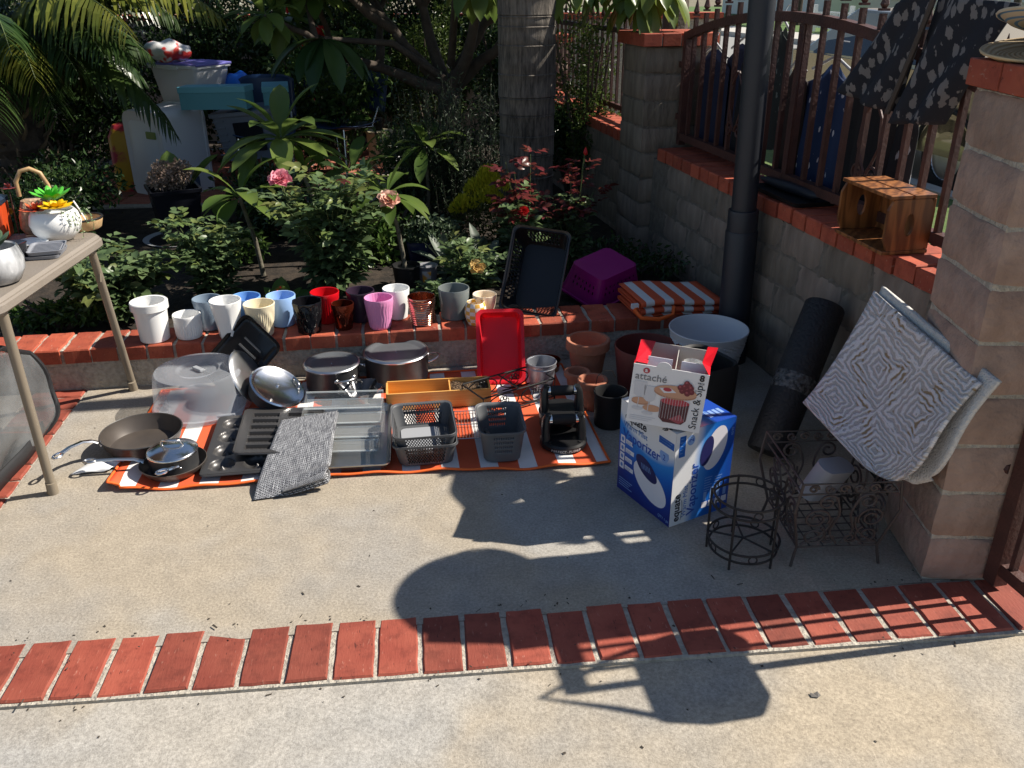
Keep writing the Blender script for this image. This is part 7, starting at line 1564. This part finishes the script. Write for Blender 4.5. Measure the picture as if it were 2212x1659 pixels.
def chair(label, loc, rz):
    t = thing('plastic_chair', label, 'chair', loc, rz, 'blue plastic chairs in the garden'); b = B(); b.grid(lambda u, v: (-.2 + .4 * u, -.2 + .4 * v, .40 + .03 * (2 * u - 1) ** 2 - .02 * math.sin(math.pi * v)), 12, 12); b.obj('seat', m_bch, t, smooth=180, solid=.008)
    b = B(); b.grid(lambda u, v: (-.2 + .4 * u, .22 + .06 * v - .04 * (2 * u - 1) ** 2 * -1, .48 + .30 * v - .04 * (2 * u - 1) ** 4 * v), 12, 10); b.obj('backrest', m_bch, t, smooth=180, solid=.008)
    for s in (-1, 1): b = B(); b.tube([(s * .21, -.2, 0), (s * .17, -.16, .39), (s * .17, .16, .39), (s * .21, .22, 0)], .010, 8); b.obj('leg', m_chr, t, smooth=60); b = B(); b.tube([(s * .17, .14, .39), (s * .17, .22, .52)], .009, 8); b.obj('back_support', m_chr, t)
chair('blue plastic chair under the grey crate', (-1.75, 6.32, .14), R(8)); chair('blue plastic chair turned away at the right of the patio', (-1.28, 6.75, .14), R(-35)); chair('blue plastic chair behind the teal boxes with its back showing', (-1.55, 7.1, .14), R(0))
t = thing('cream_bucket', 'cream plastic bucket with lid at the end of the patio', 'bucket', (-1.08, 7.25, .14)); b = B(); b.lathe([(.001, 0), (.09, 0), (.105, .26), (.112, .262), (.112, .28), (.001, .285)], 28); b.obj('bucket_body', mat('cream_plastic', (.62, .55, .36), .5), t, smooth=40); b = B(); b.lathe([(.03, .28), (.03, .34), (.035, .345), (.035, .38), (.001, .38)], 16); b.obj('spout', m_rub, t, smooth=40)
b = B(); b.lathe([(.04, 0), (.09, .01), (.1, .03), (.09, .05), (.04, .06)], 24, T=Matrix.Rotation(R(90), 4, 'Y')); tag(b.obj('hose_reel', mat('white_reel', (.6, .6, .62), .5), loc=(-.94, 7.0, .24), smooth=40), 'small white hose reel beside the cream bucket', 'hose reel')
for k, (x, y, s) in enumerate(((-2.75, 6.0, .05), (-3.0, 6.1, .045))): pass
t = thing('yellow_toy_bin', 'yellow and red toy bag half hidden left of the white tote', 'bag', (-2.78, 6.35, .11), R(10)); b = B(); b.loft([[(x * s, y * s, z) for x, y, _ in rrect(.22, .18, .05, 0, 5)] for s, z in ((.9, 0), (1, .1), (.95, .42), (.6, .5))]); b.obj('bag_body', mat('yellow_red_print', (.55, .30, .02), .5, col2=(.42, .03, .05), nscale=7, ramp=(.48, .55)), t, smooth=50)
# square planter on a saucer
t = thing('square_planter', 'tall square black planter with dried plant standing on a saucer', 'planter', (-1.99, 5.06, .125), R(28)); b = B(); b.loft([rrect(.20, .20, .01, 0), rrect(.27, .27, .01, .29), rrect(.285, .285, .012, .29), rrect(.29, .29, .012, .31), rrect(.26, .26, .01, .31), rrect(.25, .25, .01, .25)]); b.obj('pot', mat('black_gloss_plastic', (.010, .011, .016), .25), t, smooth=30)
lb = LB(); rng = np.random.default_rng(91)
for k in range(9): cloud(lb, 260, (rng.uniform(-.08, .08), rng.uniform(-.08, .08), .32 + rng.uniform(0, .09)), (.06, .06, .05), .02, .8, rng=rng)
lb.obj('dried_rosettes', leaf_mat('dried_succ', (.22, .16, .12), (.30, .23, .18), .8, .1), t); lb = LB(); big_leaf(lb, (.12, .05, .3), (.8, 0, 1.2), (-1, 0, 1), .24, .07, .6); big_leaf(lb, (.02, .1, .3), (0, .3, 1.2), (0, -1, .5), .2, .06, .3); big_leaf(lb, (.1, .0, .3), (.5, -.3, 1.2), (-1, 0, 1), .16, .05, .6); lb.obj('green_leaves', m_plum, t, True)
b = B(); b.lathe([(.001, 0), (.19, 0), (.215, .012), (.218, .016), (.21, .016), (.18, .006), (.001, .006)], 40); tag(b.obj('plant_saucer', mat('grey_saucer', (.42, .43, .44), .4), loc=(-1.99, 5.06, .115), smooth=40), 'wide pale grey saucer under the square black planter', 'saucer')
